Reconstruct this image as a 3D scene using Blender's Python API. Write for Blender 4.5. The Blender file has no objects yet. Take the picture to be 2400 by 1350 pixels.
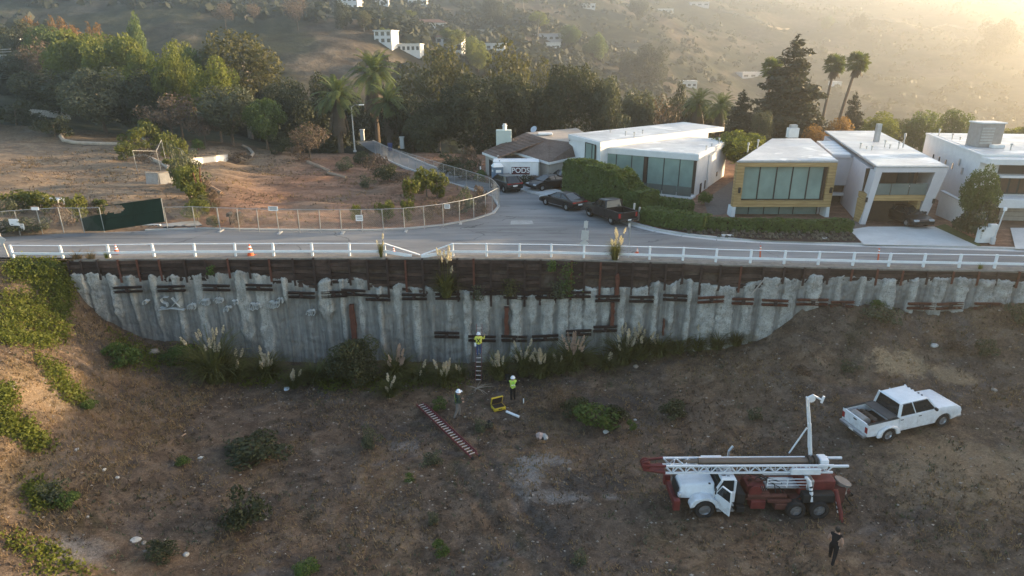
import bpy, bmesh, math, random
import numpy as np
from mathutils import Vector, Matrix, noise as mnoise
R = math.radians
PI = math.pi
scene = bpy.context.scene
col = scene.collection
random.seed(7)

# ---------------------------------------------------------------- camera
CAM_H, PITCH, FOC = 22.0, 20.0, 1500.0          # metres, degrees, focal length for a 2400 px wide frame
cam_d = bpy.data.cameras.new('camera')
cam_d.sensor_width = 36.0
cam_d.lens = 36.0 * FOC / 2400.0
cam_d.clip_start = 0.5
cam_d.clip_end = 6000
cam = bpy.data.objects.new('camera', cam_d)
col.objects.link(cam)
cam.location = (0, 0, CAM_H)
cam.rotation_euler = (R(90 - PITCH), 0, 0)
scene.camera = cam

# ---------------------------------------------------------------- sky and sun
SUN_EL, SUN_AZ = 9.0, 77.0                       # elevation, degrees to the right of the view axis
world = bpy.data.worlds.new('World')
scene.world = world
world.use_nodes = True
wn = world.node_tree.nodes
wl = world.node_tree.links
wn.clear()
sky = wn.new('ShaderNodeTexSky')
sky.sky_type = 'NISHITA'
sky.sun_disc = False
sky.sun_elevation = R(SUN_EL)
sky.sun_rotation = R(SUN_AZ)
sky.altitude = 200
sky.air_density = 1.0
sky.dust_density = 1.9
sky.ozone_density = 1.3
bg = wn.new('ShaderNodeBackground')
bg.inputs['Strength'].default_value = 0.15
wo = wn.new('ShaderNodeOutputWorld')
wl.new(sky.outputs[0], bg.inputs[0])
wl.new(bg.outputs[0], wo.inputs[0])

sun_d = bpy.data.lights.new('sun', 'SUN')
sun_d.energy = 5.0
sun_d.color = (1.0, 0.74, 0.44)
sun_d.angle = R(0.5)
sun = bpy.data.objects.new('sun', sun_d)
col.objects.link(sun)
sdir = Vector((math.sin(R(SUN_AZ)) * math.cos(R(SUN_EL)), math.cos(R(SUN_AZ)) * math.cos(R(SUN_EL)), math.sin(R(SUN_EL))))
sun.rotation_euler = sdir.to_track_quat('Z', 'Y').to_euler()
sun.location = (60, 30, 60)

scene.view_settings.view_transform = 'Standard'
scene.view_settings.look = 'None'
scene.view_settings.exposure = 1.98
scene.view_settings.gamma = 1.0
scene.view_settings.use_curve_mapping = False
scene.cycles.use_denoising = True
scene.cycles.max_bounces = 6
scene.cycles.diffuse_bounces = 3
scene.cycles.glossy_bounces = 2
scene.cycles.transmission_bounces = 4
scene.cycles.transparent_max_bounces = 8
scene.cycles.volume_bounces = 0
scene.cycles.caustics_reflective = False
scene.cycles.caustics_refractive = False
scene.cycles.sample_clamp_indirect = 4.0

# ---------------------------------------------------------------- from a picture point to a place
_c, _s = math.cos(R(PITCH)), math.sin(R(PITCH))
def ray(x, y):
    u, v = (x - 1200) / FOC, (y - 675) / FOC
    return Vector((u, _c - _s * v, -_s - _c * v))
def on_z(x, y, z):
    d = ray(x, y)
    return Vector((0, 0, CAM_H)) + d * ((z - CAM_H) / d.z)
def on_Y(x, y, Y):
    d = ray(x, y)
    return Vector((0, 0, CAM_H)) + d * (Y / d.y)
def on_f(x, y, f, t0=15.0, t1=1400.0):
    d = ray(x, y)
    t = t0
    step = 0.4
    while t < t1:
        p = Vector((0, 0, CAM_H)) + d * t
        if p.z <= f(p.x, p.y):
            a, b = t - step, t
            for _ in range(14):
                m = (a + b) / 2
                p = Vector((0, 0, CAM_H)) + d * m
                if p.z <= f(p.x, p.y): b = m
                else: a = m
            return Vector((0, 0, CAM_H)) + d * b
        t += step
        step = max(0.4, t * 0.01)
    return Vector((0, 0, CAM_H)) + d * t1

# ---------------------------------------------------------------- materials
def srgb(r, g, b):
    f = lambda c: (c / 255) / 12.92 if c / 255 <= 0.04045 else ((c / 255 + 0.055) / 1.055) ** 2.4
    return (f(r), f(g), f(b))
class NT:
    def __init__(s, name):
        s.m = bpy.data.materials.new(name)
        s.m.use_nodes = True
        s.t = s.m.node_tree
        s.n = s.t.nodes
        s.b = s.n['Principled BSDF']
        s.out = s.n['Material Output']
        s._tc = None
    def add(s, typ, **kw):
        n = s.n.new(typ)
        for k, v in kw.items(): setattr(n, k, v)
        return n
    def link(s, a, b): s.t.links.new(a, b)
    def coord(s, kind='Object'):
        if s._tc is None: s._tc = s.add('ShaderNodeTexCoord')
        return s._tc.outputs[kind]
    def pos(s):
        g = s.add('ShaderNodeNewGeometry')
        return g.outputs['Position']
    def noise(s, scale, detail=4, rough=0.55, vec=None, dist=0.0, stretch=None):
        n = s.add('ShaderNodeTexNoise')
        n.inputs['Scale'].default_value = scale
        n.inputs['Detail'].default_value = detail
        n.inputs['Roughness'].default_value = rough
        n.inputs['Distortion'].default_value = dist
        v = vec if vec is not None else s.pos()
        if stretch is not None:
            mp = s.add('ShaderNodeMapping')
            mp.inputs['Scale'].default_value = stretch
            s.link(v, mp.inputs['Vector']); v = mp.outputs[0]
        s.link(v, n.inputs['Vector'])
        return n.outputs['Fac']
    def ramp(s, fac, stops):
        r = s.add('ShaderNodeValToRGB')
        e = r.color_ramp.elements
        while len(e) < len(stops): e.new(0.5)
        for i, (p, c) in enumerate(stops):
            e[i].position = p
            e[i].color = (c[0], c[1], c[2], 1) if not isinstance(c, (int, float)) else (c, c, c, 1)
        s.link(fac, r.inputs[0])
        return r.outputs[0]
    def mix(s, fac, a, b, blend='MIX'):
        m = s.add('ShaderNodeMix', data_type='RGBA', blend_type=blend)
        for sock, val in ((m.inputs[0], fac), (m.inputs[6], a), (m.inputs[7], b)):
            if isinstance(val, (int, float)): sock.default_value = val
            elif isinstance(val, tuple): sock.default_value = (*val, 1)
            else: s.link(val, sock)
        return m.outputs[2]
    def math(s, op, a, b=0.0, clamp=False):
        m = s.add('ShaderNodeMath', operation=op, use_clamp=clamp)
        for sock, val in ((m.inputs[0], a), (m.inputs[1], b)):
            if isinstance(val, (int, float)): sock.default_value = val
            else: s.link(val, sock)
        return m.outputs[0]
    def color(s, c):
        if isinstance(c, tuple): s.b.inputs['Base Color'].default_value = (*c, 1)
        else: s.link(c, s.b.inputs['Base Color'])
        return s
    def set(s, rough=None, metal=None, spec=None, coat=None):
        if rough is not None:
            if isinstance(rough, (int, float)): s.b.inputs['Roughness'].default_value = rough
            else: s.link(rough, s.b.inputs['Roughness'])
        if metal is not None: s.b.inputs['Metallic'].default_value = metal
        if spec is not None: s.b.inputs['Specular IOR Level'].default_value = spec
        if coat is not None: s.b.inputs['Coat Weight'].default_value = coat
        return s
    def bump(s, h, strength=0.3, dist=0.05):
        b = s.add('ShaderNodeBump')
        b.inputs['Strength'].default_value = strength
        b.inputs['Distance'].default_value = dist
        s.link(h, b.inputs['Height'])
        s.link(b.outputs[0], s.b.inputs['Normal'])
        return s
MAT = {}
def plain(name, c, rough=0.6, metal=0.0, spec=0.4, var=0.18, scale=3.0, bump=0.0, coat=None):
    """one colour with the mottling that weather leaves"""
    if name in MAT: return MAT[name]
    t = NT(name)
    n1 = t.noise(scale, 5, 0.6)
    n2 = t.noise(scale * 7, 3, 0.6)
    f = t.math('ADD', t.math('MULTIPLY', n1, 0.65), t.math('MULTIPLY', n2, 0.35))
    lo = tuple(x * (1 - var) for x in c); hi = tuple(min(1, x * (1 + var)) for x in c)
    t.color(t.ramp(f, [(0.3, lo), (0.7, hi)]))
    t.set(rough, metal, spec, coat)
    if bump: t.bump(f, bump, 0.02)
    MAT[name] = t.m
    return t.m
def leafmat(name, c1, c2, c3=None, trans=0.35, scale=0.6, rough=0.6):
    if name in MAT: return MAT[name]
    t = NT(name)
    n1 = t.noise(scale, 3, 0.6)
    n2 = t.noise(scale * 9, 2, 0.5)
    oi = t.add('ShaderNodeObjectInfo')
    f = t.math('ADD', t.math('MULTIPLY', n1, 0.55), t.math('MULTIPLY', n2, 0.45))
    f = t.math('ADD', f, t.math('MULTIPLY', t.math('SUBTRACT', oi.outputs['Random'], 0.5), 0.12))
    stops = [(0.33, c1), (0.6, c2)] + ([(0.72, c3)] if c3 else [])
    cc = t.ramp(f, stops)
    t.color(cc)
    t.set(rough, 0, 0.25)
    tr = t.add('ShaderNodeBsdfTranslucent')
    bright = t.mix(1.0, cc, (1.25, 1.3, 0.75), 'MULTIPLY')
    t.link(bright, tr.inputs[0])
    ms = t.add('ShaderNodeMixShader')
    ms.inputs[0].default_value = trans
    t.link(t.b.outputs[0], ms.inputs[1]); t.link(tr.outputs[0], ms.inputs[2])
    t.link(ms.outputs[0], t.out.inputs['Surface'])
    MAT[name] = t.m
    return t.m

# ---------------------------------------------------------------- mesh helpers
class MB:
    """collects vertices and faces for one mesh object"""
    def __init__(s): s.v = []; s.f = []; s.mi = []; s.cur = 0
    def poly(s, pts):
        n = len(s.v); s.v += [tuple(p) for p in pts]; s.f.append(tuple(range(n, n + len(pts)))); s.mi.append(s.cur)
        return s
    def quad(s, a, b, c, d): return s.poly((a, b, c, d))
    def box(s, lo, hi, M=None):
        x0, y0, z0 = lo; x1, y1, z1 = hi
        p = [(x0,y0,z0),(x1,y0,z0),(x1,y1,z0),(x0,y1,z0),(x0,y0,z1),(x1,y0,z1),(x1,y1,z1),(x0,y1,z1)]
        if M is not None: p = [tuple(M @ Vector(q)) for q in p]
        return s.hexa(p)
    def hexa(s, p):
        n = len(s.v); s.v += [tuple(q) for q in p]
        for f in ((3,2,1,0),(4,5,6,7),(0,1,5,4),(1,2,6,5),(2,3,7,6),(3,0,4,7)):
            s.f.append(tuple(n + i for i in f)); s.mi.append(s.cur)
        return s
    def bar(s, a, b, w=0.05, h=None, up=(0,0,1)):
        """rectangular bar from a to b"""
        a = Vector(a); b = Vector(b); h = w if h is None else h
        d = (b - a)
        if d.length < 1e-6: return s
        d.normalize(); u = Vector(up)
        if abs(d.dot(u)) > 0.98: u = Vector((0,1,0)) if abs(d.y) < 0.9 else Vector((1,0,0))
        sx = d.cross(u).normalized(); sz = sx.cross(d).normalized()
        p = []
        for e in (a, b):
            p += [e - sx*w/2 - sz*h/2, e + sx*w/2 - sz*h/2, e + sx*w/2 + sz*h/2, e - sx*w/2 + sz*h/2]
        n = len(s.v); s.v += [tuple(q) for q in p]
        for f in ((3,2,1,0),(4,5,6,7),(0,1,5,4),(1,2,6,5),(2,3,7,6),(3,0,4,7)):
            s.f.append(tuple(n + i for i in f)); s.mi.append(s.cur)
        return s
    def tube(s, pts, r, n=8, caps=True):
        pts = [Vector(p) for p in pts]
        rs = r if isinstance(r, (list, tuple)) else [r] * len(pts)
        base = len(s.v)
        prev = None
        for i, p in enumerate(pts):
            d = (pts[min(i+1, len(pts)-1)] - pts[max(i-1, 0)])
            if d.length < 1e-9: d = Vector((0,0,1))
            d.normalize()
            if prev is None:
                ref = Vector((0,0,1)) if abs(d.z) < 0.9 else Vector((1,0,0))
                a = d.cross(ref).normalized()
            else:
                a = (prev - d * prev.dot(d))
                a = a.normalized() if a.length > 1e-6 else d.orthogonal().normalized()
            prev = a
            b = d.cross(a)
            for k in range(n):
                t = 2 * PI * k / n
                s.v.append(tuple(p + (a * math.cos(t) + b * math.sin(t)) * rs[i]))
        for i in range(len(pts) - 1):
            for k in range(n):
                k2 = (k + 1) % n
                s.f.append((base+i*n+k, base+i*n+k2, base+(i+1)*n+k2, base+(i+1)*n+k)); s.mi.append(s.cur)
        if caps:
            s.f.append(tuple(base + k for k in reversed(range(n)))); s.mi.append(s.cur)
            e = base + (len(pts)-1)*n
            s.f.append(tuple(e + k for k in range(n))); s.mi.append(s.cur)
        return s
    def prism(s, outline, axis, a, b):
        """outline of (u,v) points pushed along an axis ('x','y','z') from a to b"""
        def P(u, v, w): return {'x': (w, u, v), 'y': (u, w, v), 'z': (u, v, w)}[axis]
        n = len(outline); base = len(s.v)
        s.v += [P(u, v, a) for u, v in outline] + [P(u, v, b) for u, v in outline]
        s.f.append(tuple(reversed(range(base, base+n)))); s.mi.append(s.cur)
        s.f.append(tuple(range(base+n, base+2*n))); s.mi.append(s.cur)
        for i in range(n):
            j = (i+1) % n
            s.f.append((base+i, base+j, base+n+j, base+n+i)); s.mi.append(s.cur)
        return s
    def wall_poly(s, outline, z0, z1):
        """closed solid from a plan outline"""
        return s.prism([(p[0], p[1]) for p in outline], 'z', z0, z1)
    def lathe(s, prof, c=(0,0,0), n=12, axis=None, caps=True):
        base = len(s.v); c = Vector(c)
        M = Matrix.Identity(3) if axis is None else Vector(axis).normalized().to_track_quat('Z', 'Y').to_matrix()
        for r, z in prof:
            for k in range(n):
                t = 2*PI*k/n
                s.v.append(tuple(c + M @ Vector((r*math.cos(t), r*math.sin(t), z))))
        for i in range(len(prof)-1):
            for k in range(n):
                k2 = (k+1) % n
                s.f.append((base+i*n+k, base+i*n+k2, base+(i+1)*n+k2, base+(i+1)*n+k)); s.mi.append(s.cur)
        if caps:
            s.f.append(tuple(base+k for k in reversed(range(n)))); s.mi.append(s.cur)
            s.f.append(tuple(base+(len(prof)-1)*n+k for k in range(n))); s.mi.append(s.cur)
        return s
    def mesh(s, name, mats):
        me = bpy.data.meshes.new(name)
        me.from_pydata(s.v, [], s.f)
        for m in (mats if isinstance(mats, (list, tuple)) else [mats]): me.materials.append(m)
        if max(s.mi, default=0) > 0: me.polygons.foreach_set('material_index', s.mi)
        me.update()
        return me
    def build(s, name, mats, parent=None, smooth=False, bevel=0.0, seg=2, fix=True):
        me = s.mesh(name, mats)
        if fix:
            bm = bmesh.new(); bm.from_mesh(me)
            bmesh.ops.recalc_face_normals(bm, faces=bm.faces)
            if bevel > 0:
                bmesh.ops.remove_doubles(bm, verts=bm.verts, dist=1e-4)
                ed = [e for e in bm.edges if len(e.link_faces) == 2 and e.calc_face_angle(0) > 0.35]
                bmesh.ops.bevel(bm, geom=ed, offset=bevel, segments=seg, affect='EDGES', clamp_overlap=True, profile=0.5)
            bm.to_mesh(me); bm.free()
        if smooth:
            me.shade_smooth(); me.set_sharp_from_angle(angle=R(42))
        return link(name, me, parent)
def link(name, me, parent=None):
    o = bpy.data.objects.new(name, me)
    col.objects.link(o)
    if parent is not None: o.parent = parent
    return o
def tag(o, label=None, cat=None, group=None, kind=None):
    if label: o['label'] = label
    if cat: o['category'] = cat
    if group: o['group'] = group
    if kind: o['kind'] = kind
    return o
def thing(name, loc, label, cat, rz=0.0, group=None):
    o = bpy.data.objects.new(name, None)
    o.empty_display_size = 0.3
    col.objects.link(o)
    o.location = loc; o.rotation_euler = (0, 0, rz)
    return tag(o, label, cat, group)
def copy_tree(o, parent=None):
    c = o.copy(); col.objects.link(c); c.parent = parent
    for ch in list(o.children): copy_tree(ch, c)
    return c
def fbm(x, y, s=1.0, oct=4, seed=0.0):
    v, a = 0.0, 1.0
    for _ in range(oct):
        v += a * mnoise.noise(Vector((x * s + seed, y * s - seed, seed * 0.37)))
        s *= 2.03; a *= 0.5
    return v
def sstep(a, b, x):
    t = min(1.0, max(0.0, (x - a) / (b - a)))
    return t * t * (3 - 2 * t)
# ================================================================ LAND
ROAD = 8.2
_wl = [on_z(x, y, ROAD) for x, y in ((160,613),(333,609),(720,607),(1110,608),(1300,610),(1600,618),(1700,623),(1900,628),(2100,633),(2400,638))]
_wlx = np.array([-120.0, -60.0] + [p.x for p in _wl] + [55.0, 100.0])
_wly = np.array([44.2, 43.9] + [p.y for p in _wl] + [_wl[-1].y - 2.6, _wl[-1].y - 9.5])
def WL(x): return float(np.interp(x, _wlx, _wly))       # the line of the retaining wall in plan

_ctl = [(-70,44,8.1),(-60,44,8.1),(-45,43.6,8.1),(-34,43.4,8.1),(-31.8,43.4,7.9),(-31.2,43.4,6.4),(-30.6,43.4,4.9),(-30,43.4,3.9),(-27.6,43.5,2.3),(-24.5,43.6,1.6),(-20.6,43.7,.35),(-15,43.8,0),(-8,44,0),(0,44,.15),
 (6.3,43.8,.9),(13,43.2,1.5),(17.7,42.6,2.5),(19.3,42.4,3.8),(20.6,42.3,5.1),(23,42,5.3),(26,41.8,5.4),(34,41.2,5.7),(42,40.2,6.2),(55,38.6,7.4),(62,37.5,8),(80,36,19),  # far right end climbs out of view, part of the added shading ridge
 (-70,40,8.4),(-50,40,8.3),(-42,40,8.2),(-36,40,7.8),(-33,40,6.9),(-31,40,5.6),(-28.5,40,3.6),(-26,40,2.2),(-22,40,.7),
 (-45,36,8),(-34,36,7.0),(-30,36,5.4),(-27.5,36,3.7),(-24,36,1.6),(-20,36,.4),
 (-40,32,7.4),(-34,32,6.6),(-28.5,32,5.4),(-25.8,32,4.0),(-23,32,2.1),(-19,32,.6),(-15,32,.1),
 (-36,26,6.4),(-30,26,5.7),(-26,26,4.4),(-23,26,2.9),(-20,26,1.4),(-16,26,.4),(-12,26,0),
 (-30,18,5),(-24,18,3.6),(-18,18,1.5),(-12,18,.2),(-20,6,2),(0,6,-.8),(20,6,.2),(40,6,4),(-60,6,7),(70,6,14),
 (20.5,40,4.2),(21,38,3.0),(22,36.5,2.3),(26,39.4,4.2),(30,38.4,3.8),(28,36,2.7),(35,37.4,4.4),(35,34,3.5),(27,32,1.9),(22,30,1.2),(35,29,3.2),(30,26,1.7),(20,25,.4),(25,21,.7),
 (14,36,.8),(10,38,.55),(15,30,.35),(5,30,0),(-5,30,0),(-5,36,0),(5,38,.25),(-12,36,0),(0,22,-.15),(10,22,0),(-10,22,-.1),(50,30,6.6),(50,20,5.6),(40,20,3.2),(60,34,9),(60,22,9),(68,30,15),(68,18,14),(80,28,20),(80,14,19)]  # outer right points raise an unseen ridge, added to shade the pit
_P = np.array(_ctl, float)
_A = np.linalg.norm(_P[:, None, :2] - _P[None, :, :2], axis=2)
_n = len(_P)
_M = np.zeros((_n + 3, _n + 3)); _M[:_n, :_n] = _A; _M[:_n, _n] = 1; _M[:_n, _n+1:_n+3] = _P[:, :2]; _M[_n:, :_n] = _M[:_n, _n:].T
_W = np.linalg.solve(_M, np.concatenate([_P[:, 2], [0, 0, 0]]))
PX0, PY0, PST = -72.0, 4.0, 0.25
_gx = np.arange(PX0, 82.01, PST); _gy = np.arange(PY0, 45.6, PST)
_GX, _GY = np.meshgrid(_gx, _gy)
_Z = _W[_n] + _W[_n+1] * _GX + _W[_n+2] * _GY
for i in range(_n):
    _Z += _W[i] * np.hypot(_GX - _P[i, 0], _GY - _P[i, 1])
_bank = np.clip((-22 - _GX) / 6, 0, 1) + np.clip((_GX - 18) / 6, 0, 1) * np.clip((_GY - 33) / 5, 0, 1)
_nz = np.array([[fbm(x, y, 0.16, 5, 3.1) for x in _gx[::2]] for y in _gy[::2]])
_nz = np.repeat(np.repeat(_nz, 2, 0), 2, 1)[:_Z.shape[0], :_Z.shape[1]]
_nz = (_nz + np.roll(_nz, 1, 0) + np.roll(_nz, 1, 1) + np.roll(np.roll(_nz, 1, 0), 1, 1)) / 4
_rng = np.random.default_rng(5)
_fine = _rng.normal(0, 1, _Z.shape)
_fine = (_fine + np.roll(_fine, 1, 0) + np.roll(_fine, 1, 1) + np.roll(_fine, -1, 0) + np.roll(_fine, -1, 1)) / 5
_Z += _nz * (0.27 + 0.55 * _bank) + _fine * (0.048 + 0.05 * np.clip(_bank, 0, 1))
# wheel ruts of the track that climbs to the right
for (ax, ay), (bx, by) in (((13, 22), (40, 33)), ((15, 20.6), (42, 31.4)), ((2, 21), (-3.5, 31)), ((4, 20.5), (-1.2, 31))):
    L = math.hypot(bx-ax, by-ay); ux, uy = (bx-ax)/L, (by-ay)/L
    d = np.abs((_GX-ax)*(-uy) + (_GY-ay)*ux); s_ = (_GX-ax)*ux + (_GY-ay)*uy
    _Z -= 0.12 * np.exp(-(d/0.35)**2) * ((s_ > 0) & (s_ < L))
    _Z += 0.05 * np.exp(-((d-0.6)/0.25)**2) * ((s_ > 0) & (s_ < L))
_wlg = np.interp(_GX, _wlx, _wly)
_Z = np.where(_GY > _wlg - 0.25, np.minimum(_Z, ROAD - 0.12), _Z)
def zpit(x, y):
    i = (x - PX0) / PST; j = (y - PY0) / PST
    i = min(max(i, 0), _Z.shape[1] - 1.001); j = min(max(j, 0), _Z.shape[0] - 1.001)
    i0, j0 = int(i), int(j); fx, fy = i - i0, j - j0
    return float((_Z[j0, i0]*(1-fx) + _Z[j0, i0+1]*fx)*(1-fy) + (_Z[j0+1, i0]*(1-fx) + _Z[j0+1, i0+1]*fx)*fy)
def on_pit(x, y): return on_f(x, y, zpit)

# roads drawn from points of the photograph that lie on the street
EDGE_L = [(-400,566),(0,556),(120,549),(230,545),(340,541),(480,537),(620,540),(760,541),(880,541),(960,537),(1040,529),(1110,516),(1160,500),(1172,484),(1160,462),(1110,444),(1040,424),(980,403),(930,384),(890,366),(862,350),(838,332)]
EDGE_R = [(872,330),(905,345),(945,362),(1000,386),(1060,407),(1120,424),(1180,438),(1240,452),(1300,468),(1360,486),(1420,506),(1480,525),(1540,541),(1600,551),(1680,560),(1780,566),(1900,570),(2060,576),(2230,581),(2400,586),(2700,592)]
EL = [on_z(x, y, ROAD) for x, y in EDGE_L]
ER = [on_z(x, y, ROAD) for x, y in EDGE_R]
NEAR = [Vector((x, WL(x) + 0.9, ROAD)) for x in np.linspace(72, -95, 60)]
ROADPOLY = [(p.x, p.y) for p in EL + ER] + [(78, ER[-1].y - 2)] + [(p.x, p.y) for p in NEAR] + [(-95, EL[0].y)]
def in_poly(X, Y, poly):
    inside = np.zeros(np.shape(X), bool); n = len(poly)
    for i in range(n):
        x0, y0 = poly[i]; x1, y1 = poly[(i+1) % n]
        c = ((y0 > Y) != (y1 > Y)) & (X < (x1-x0)*(Y-y0)/((y1-y0) if y1 != y0 else 1e-9) + x0)
        inside ^= c
    return inside
# land beyond the street: height by direction (X/Y) and distance
_aa = [-1.5, -0.8, -0.5, -0.25, 0.0, 0.2, 0.4, 0.9, 1.6]
_yy = [44, 95, 125, 160, 200, 240, 300, 380, 480, 600, 740]
_hh = [[8.2, 9.5, 16, 22, 24, 30, 44, 56, 66, 76, 84],
       [8.2, 9.5, 15, 20, 20, 26, 42, 56, 66, 78, 86],
       [8.2, 8.8, 9, 6, 4, 17, 40, 56, 68, 78, 88],
       [8.2, 8.2, 3, -6, -4, 14, 33, 44, 58, 76, 88],
       [8.2, 8.2, 1, -12, -18, -6, 12, 29, 42, 68, 90],
       [8.2, 8.2, 0, -16, -24, -20, -6, 10, 34, 66, 90],
       [8.2, 8.2, 0, -18, -28, -30, -24, -6, 24, 58, 88],
       [8.2, 8.2, 0, -18, -28, -30, -26, -8, 20, 50, 80],
       [8.2, 8.2, 0, -18, -28, -32, -36, -30, -20, -6, 4]]
_hh = np.array(_hh)
def zland(x, y):
    a = min(max(x / max(y, 30.0), -1.49), 1.59)
    i = max(j for j in range(len(_aa)-1) if _aa[j] <= a)
    t = (a - _aa[i]) / (_aa[i+1] - _aa[i]); t = t*t*(3-2*t)
    ye = y if y < 250 else 250 + (y-250) / (1 + .75*sstep(-.05, .4, a))
    z = float(np.interp(ye, _yy, _hh[i]) * (1-t) + np.interp(ye, _yy, _hh[i+1]) * t)
    if z > -30: z = CAM_H + (z-CAM_H)*(y/ye) if ye < y else z
    if x > 60 and y < 84: z += 12.5 * sstep(66, 82, x) * (1 - sstep(66, 82, y)) * sstep(40, 50, y)  # unseen ridge added at far right to keep low sun off the road
    k = sstep(105, 260, y)
    if k > 0:
        r = 1 - abs(mnoise.noise(Vector((x*0.011, y*0.009, 4.2)))) * 2
        z += k * (fbm(x, y, 0.012, 4, 9.3) * 7 + r * 5 - 2) * (0.5 + 0.5*sstep(200, 500, y))
        z += k * fbm(x, y, 0.06, 3, 2.2) * 1.2
    return z if z < 112 else 112 + 22 * (1 - math.exp(-(z - 112) / 22))
def on_land(x, y): return on_f(x, y, zland, 60.0)

# ---- dirt
def dirt_mat():
    t = NT('dry_earth')
    big = t.noise(0.13, 5, 0.65, dist=1.0); mid = t.noise(0.9, 6, 0.7, dist=0.5); fine = t.noise(9.0, 6, 0.78, dist=0.4); grit = t.noise(34, 3, 0.7)
    cfac = t.math('ADD', t.math('MULTIPLY', mid, 0.55), t.math('MULTIPLY', fine, 0.45))
    earth = t.ramp(cfac, [(0.36, (0.037, 0.026, 0.020)), (0.47, (0.083, 0.061, 0.045)), (0.56, (0.135, 0.100, 0.074)), (0.68, (0.235, 0.182, 0.136))])
    straw = t.ramp(cfac, [(0.36, (0.053, 0.033, 0.024)), (0.5, (0.140, 0.092, 0.058)), (0.64, (0.261, 0.182, 0.119))])
    grey = t.ramp(cfac, [(0.36, (0.032, 0.028, 0.027)), (0.5, (0.083, 0.072, 0.068)), (0.66, (0.179, 0.158, 0.149))])
    c = t.mix(t.ramp(big, [(0.46, 0.0), (0.60, 1.0)]), earth, straw)
    big2 = t.noise(0.21, 5, 0.65, stretch=(1.0, 1.4, 1), dist=1.2)
    c = t.mix(t.ramp(big2, [(0.54, 0.0), (0.66, 0.7)]), c, grey)
    moss = t.noise(0.4, 6, 0.72, stretch=(1.1, 0.8, 1), dist=0.6)
    c = t.mix(t.ramp(moss, [(0.56, 0.0), (0.68, 0.8)]), c, t.ramp(fine, [(0.38, (0.018, 0.015, 0.009)), (0.62, (0.085, 0.072, 0.038))]))
    speck = t.noise(13.0, 2, 0.5)
    c = t.mix(t.ramp(speck, [(0.70, 0.0), (0.76, 0.5)]), c, (0.36, 0.32, 0.27))
    # spilled pale grout where the rig worked
    def spot(px, py, rx, ry, col_, amt, soft=0.35):
        nonlocal c
        p = on_pit(px, py)
        mp = t.add('ShaderNodeMapping'); mp.vector_type = 'POINT'
        mp.inputs['Location'].default_value = (-p.x / rx, -p.y / ry, 0); mp.inputs['Scale'].default_value = (1/rx, 1/ry, 0)
        t.link(t.pos(), mp.inputs['Vector'])
        ln = t.add('ShaderNodeVectorMath', operation='LENGTH'); t.link(mp.outputs[0], ln.inputs[0])
        wob = t.math('ADD', ln.outputs['Value'], t.math('MULTIPLY', t.math('SUBTRACT', t.noise(1.3, 6, 0.72), 0.5), 2.2))
        c = t.mix(t.ramp(wob, [(1 - soft, amt), (1.0, 0.0)]), c, col_)
    pale = t.ramp(fine, [(0.35, (0.13, 0.125, 0.12)), (0.65, (0.36, 0.345, 0.33))])
    slag = t.ramp(fine, [(0.35, (0.02, 0.018, 0.017)), (0.65, (0.085, 0.077, 0.072))])
    spot(1235, 1112, 1.3, 2.0, pale, 0.62, .7); spot(1310, 1165, 1.9, 0.7, pale, 0.55, .7); spot(1430, 1165, 0.7, 0.4, pale, 0.5, .7)
    spot(1270, 1075, 1.6, 0.8, pale, 0.55); spot(945, 1045, 1.1, 0.7, pale, 0.4); spot(170, 1290, 2.0, 1.0, pale, 0.55, .7)
    spot(1390, 1130, 2.2, 1.1, slag, 0.75); spot(1150, 1120, 0.8, 2.6, slag, 0.6); spot(920, 1020, 2.8, 1.6, slag, 0.45); spot(1300, 1260, 1.5, 2.5, slag, 0.5)
    spot(700, 1000, 1.8, 1.4, slag, 0.55); spot(600, 1190, 1.5, 1.2, slag, 0.7); spot(1460, 940, 2.6, 1.3, slag, 0.5); spot(1390, 950, 1.8, 1.0, slag, 0.5)
    tan = t.ramp(fine, [(0.35, (0.21, 0.145, 0.085)), (0.65, (0.42, 0.31, 0.19))])
    spot(2110, 850, 2.0, 1.2, tan, 0.75); spot(2240, 880, 1.6, 0.9, tan, 0.5); spot(60, 900, 3.2, 4, tan, 0.4, .7); spot(80, 690, 3.5, 2, tan, 0.5, .7); spot(30, 1110, 3.0, 2.6, tan, 0.35, .7)
    spot(1650, 1010, 3.5, 1.6, straw, 0.6); spot(2250, 1100, 5, 3.2, tan, 0.35)
    t.color(c).set(0.95, 0, 0.15)
    h = t.math('ADD', t.math('MULTIPLY', mid, 1.2), t.math('ADD', t.math('MULTIPLY', fine, 0.5), t.math('MULTIPLY', grit, 0.12)))
    t.bump(h, 0.9, 0.16)
    return t.m
M_dirt = dirt_mat()
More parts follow.
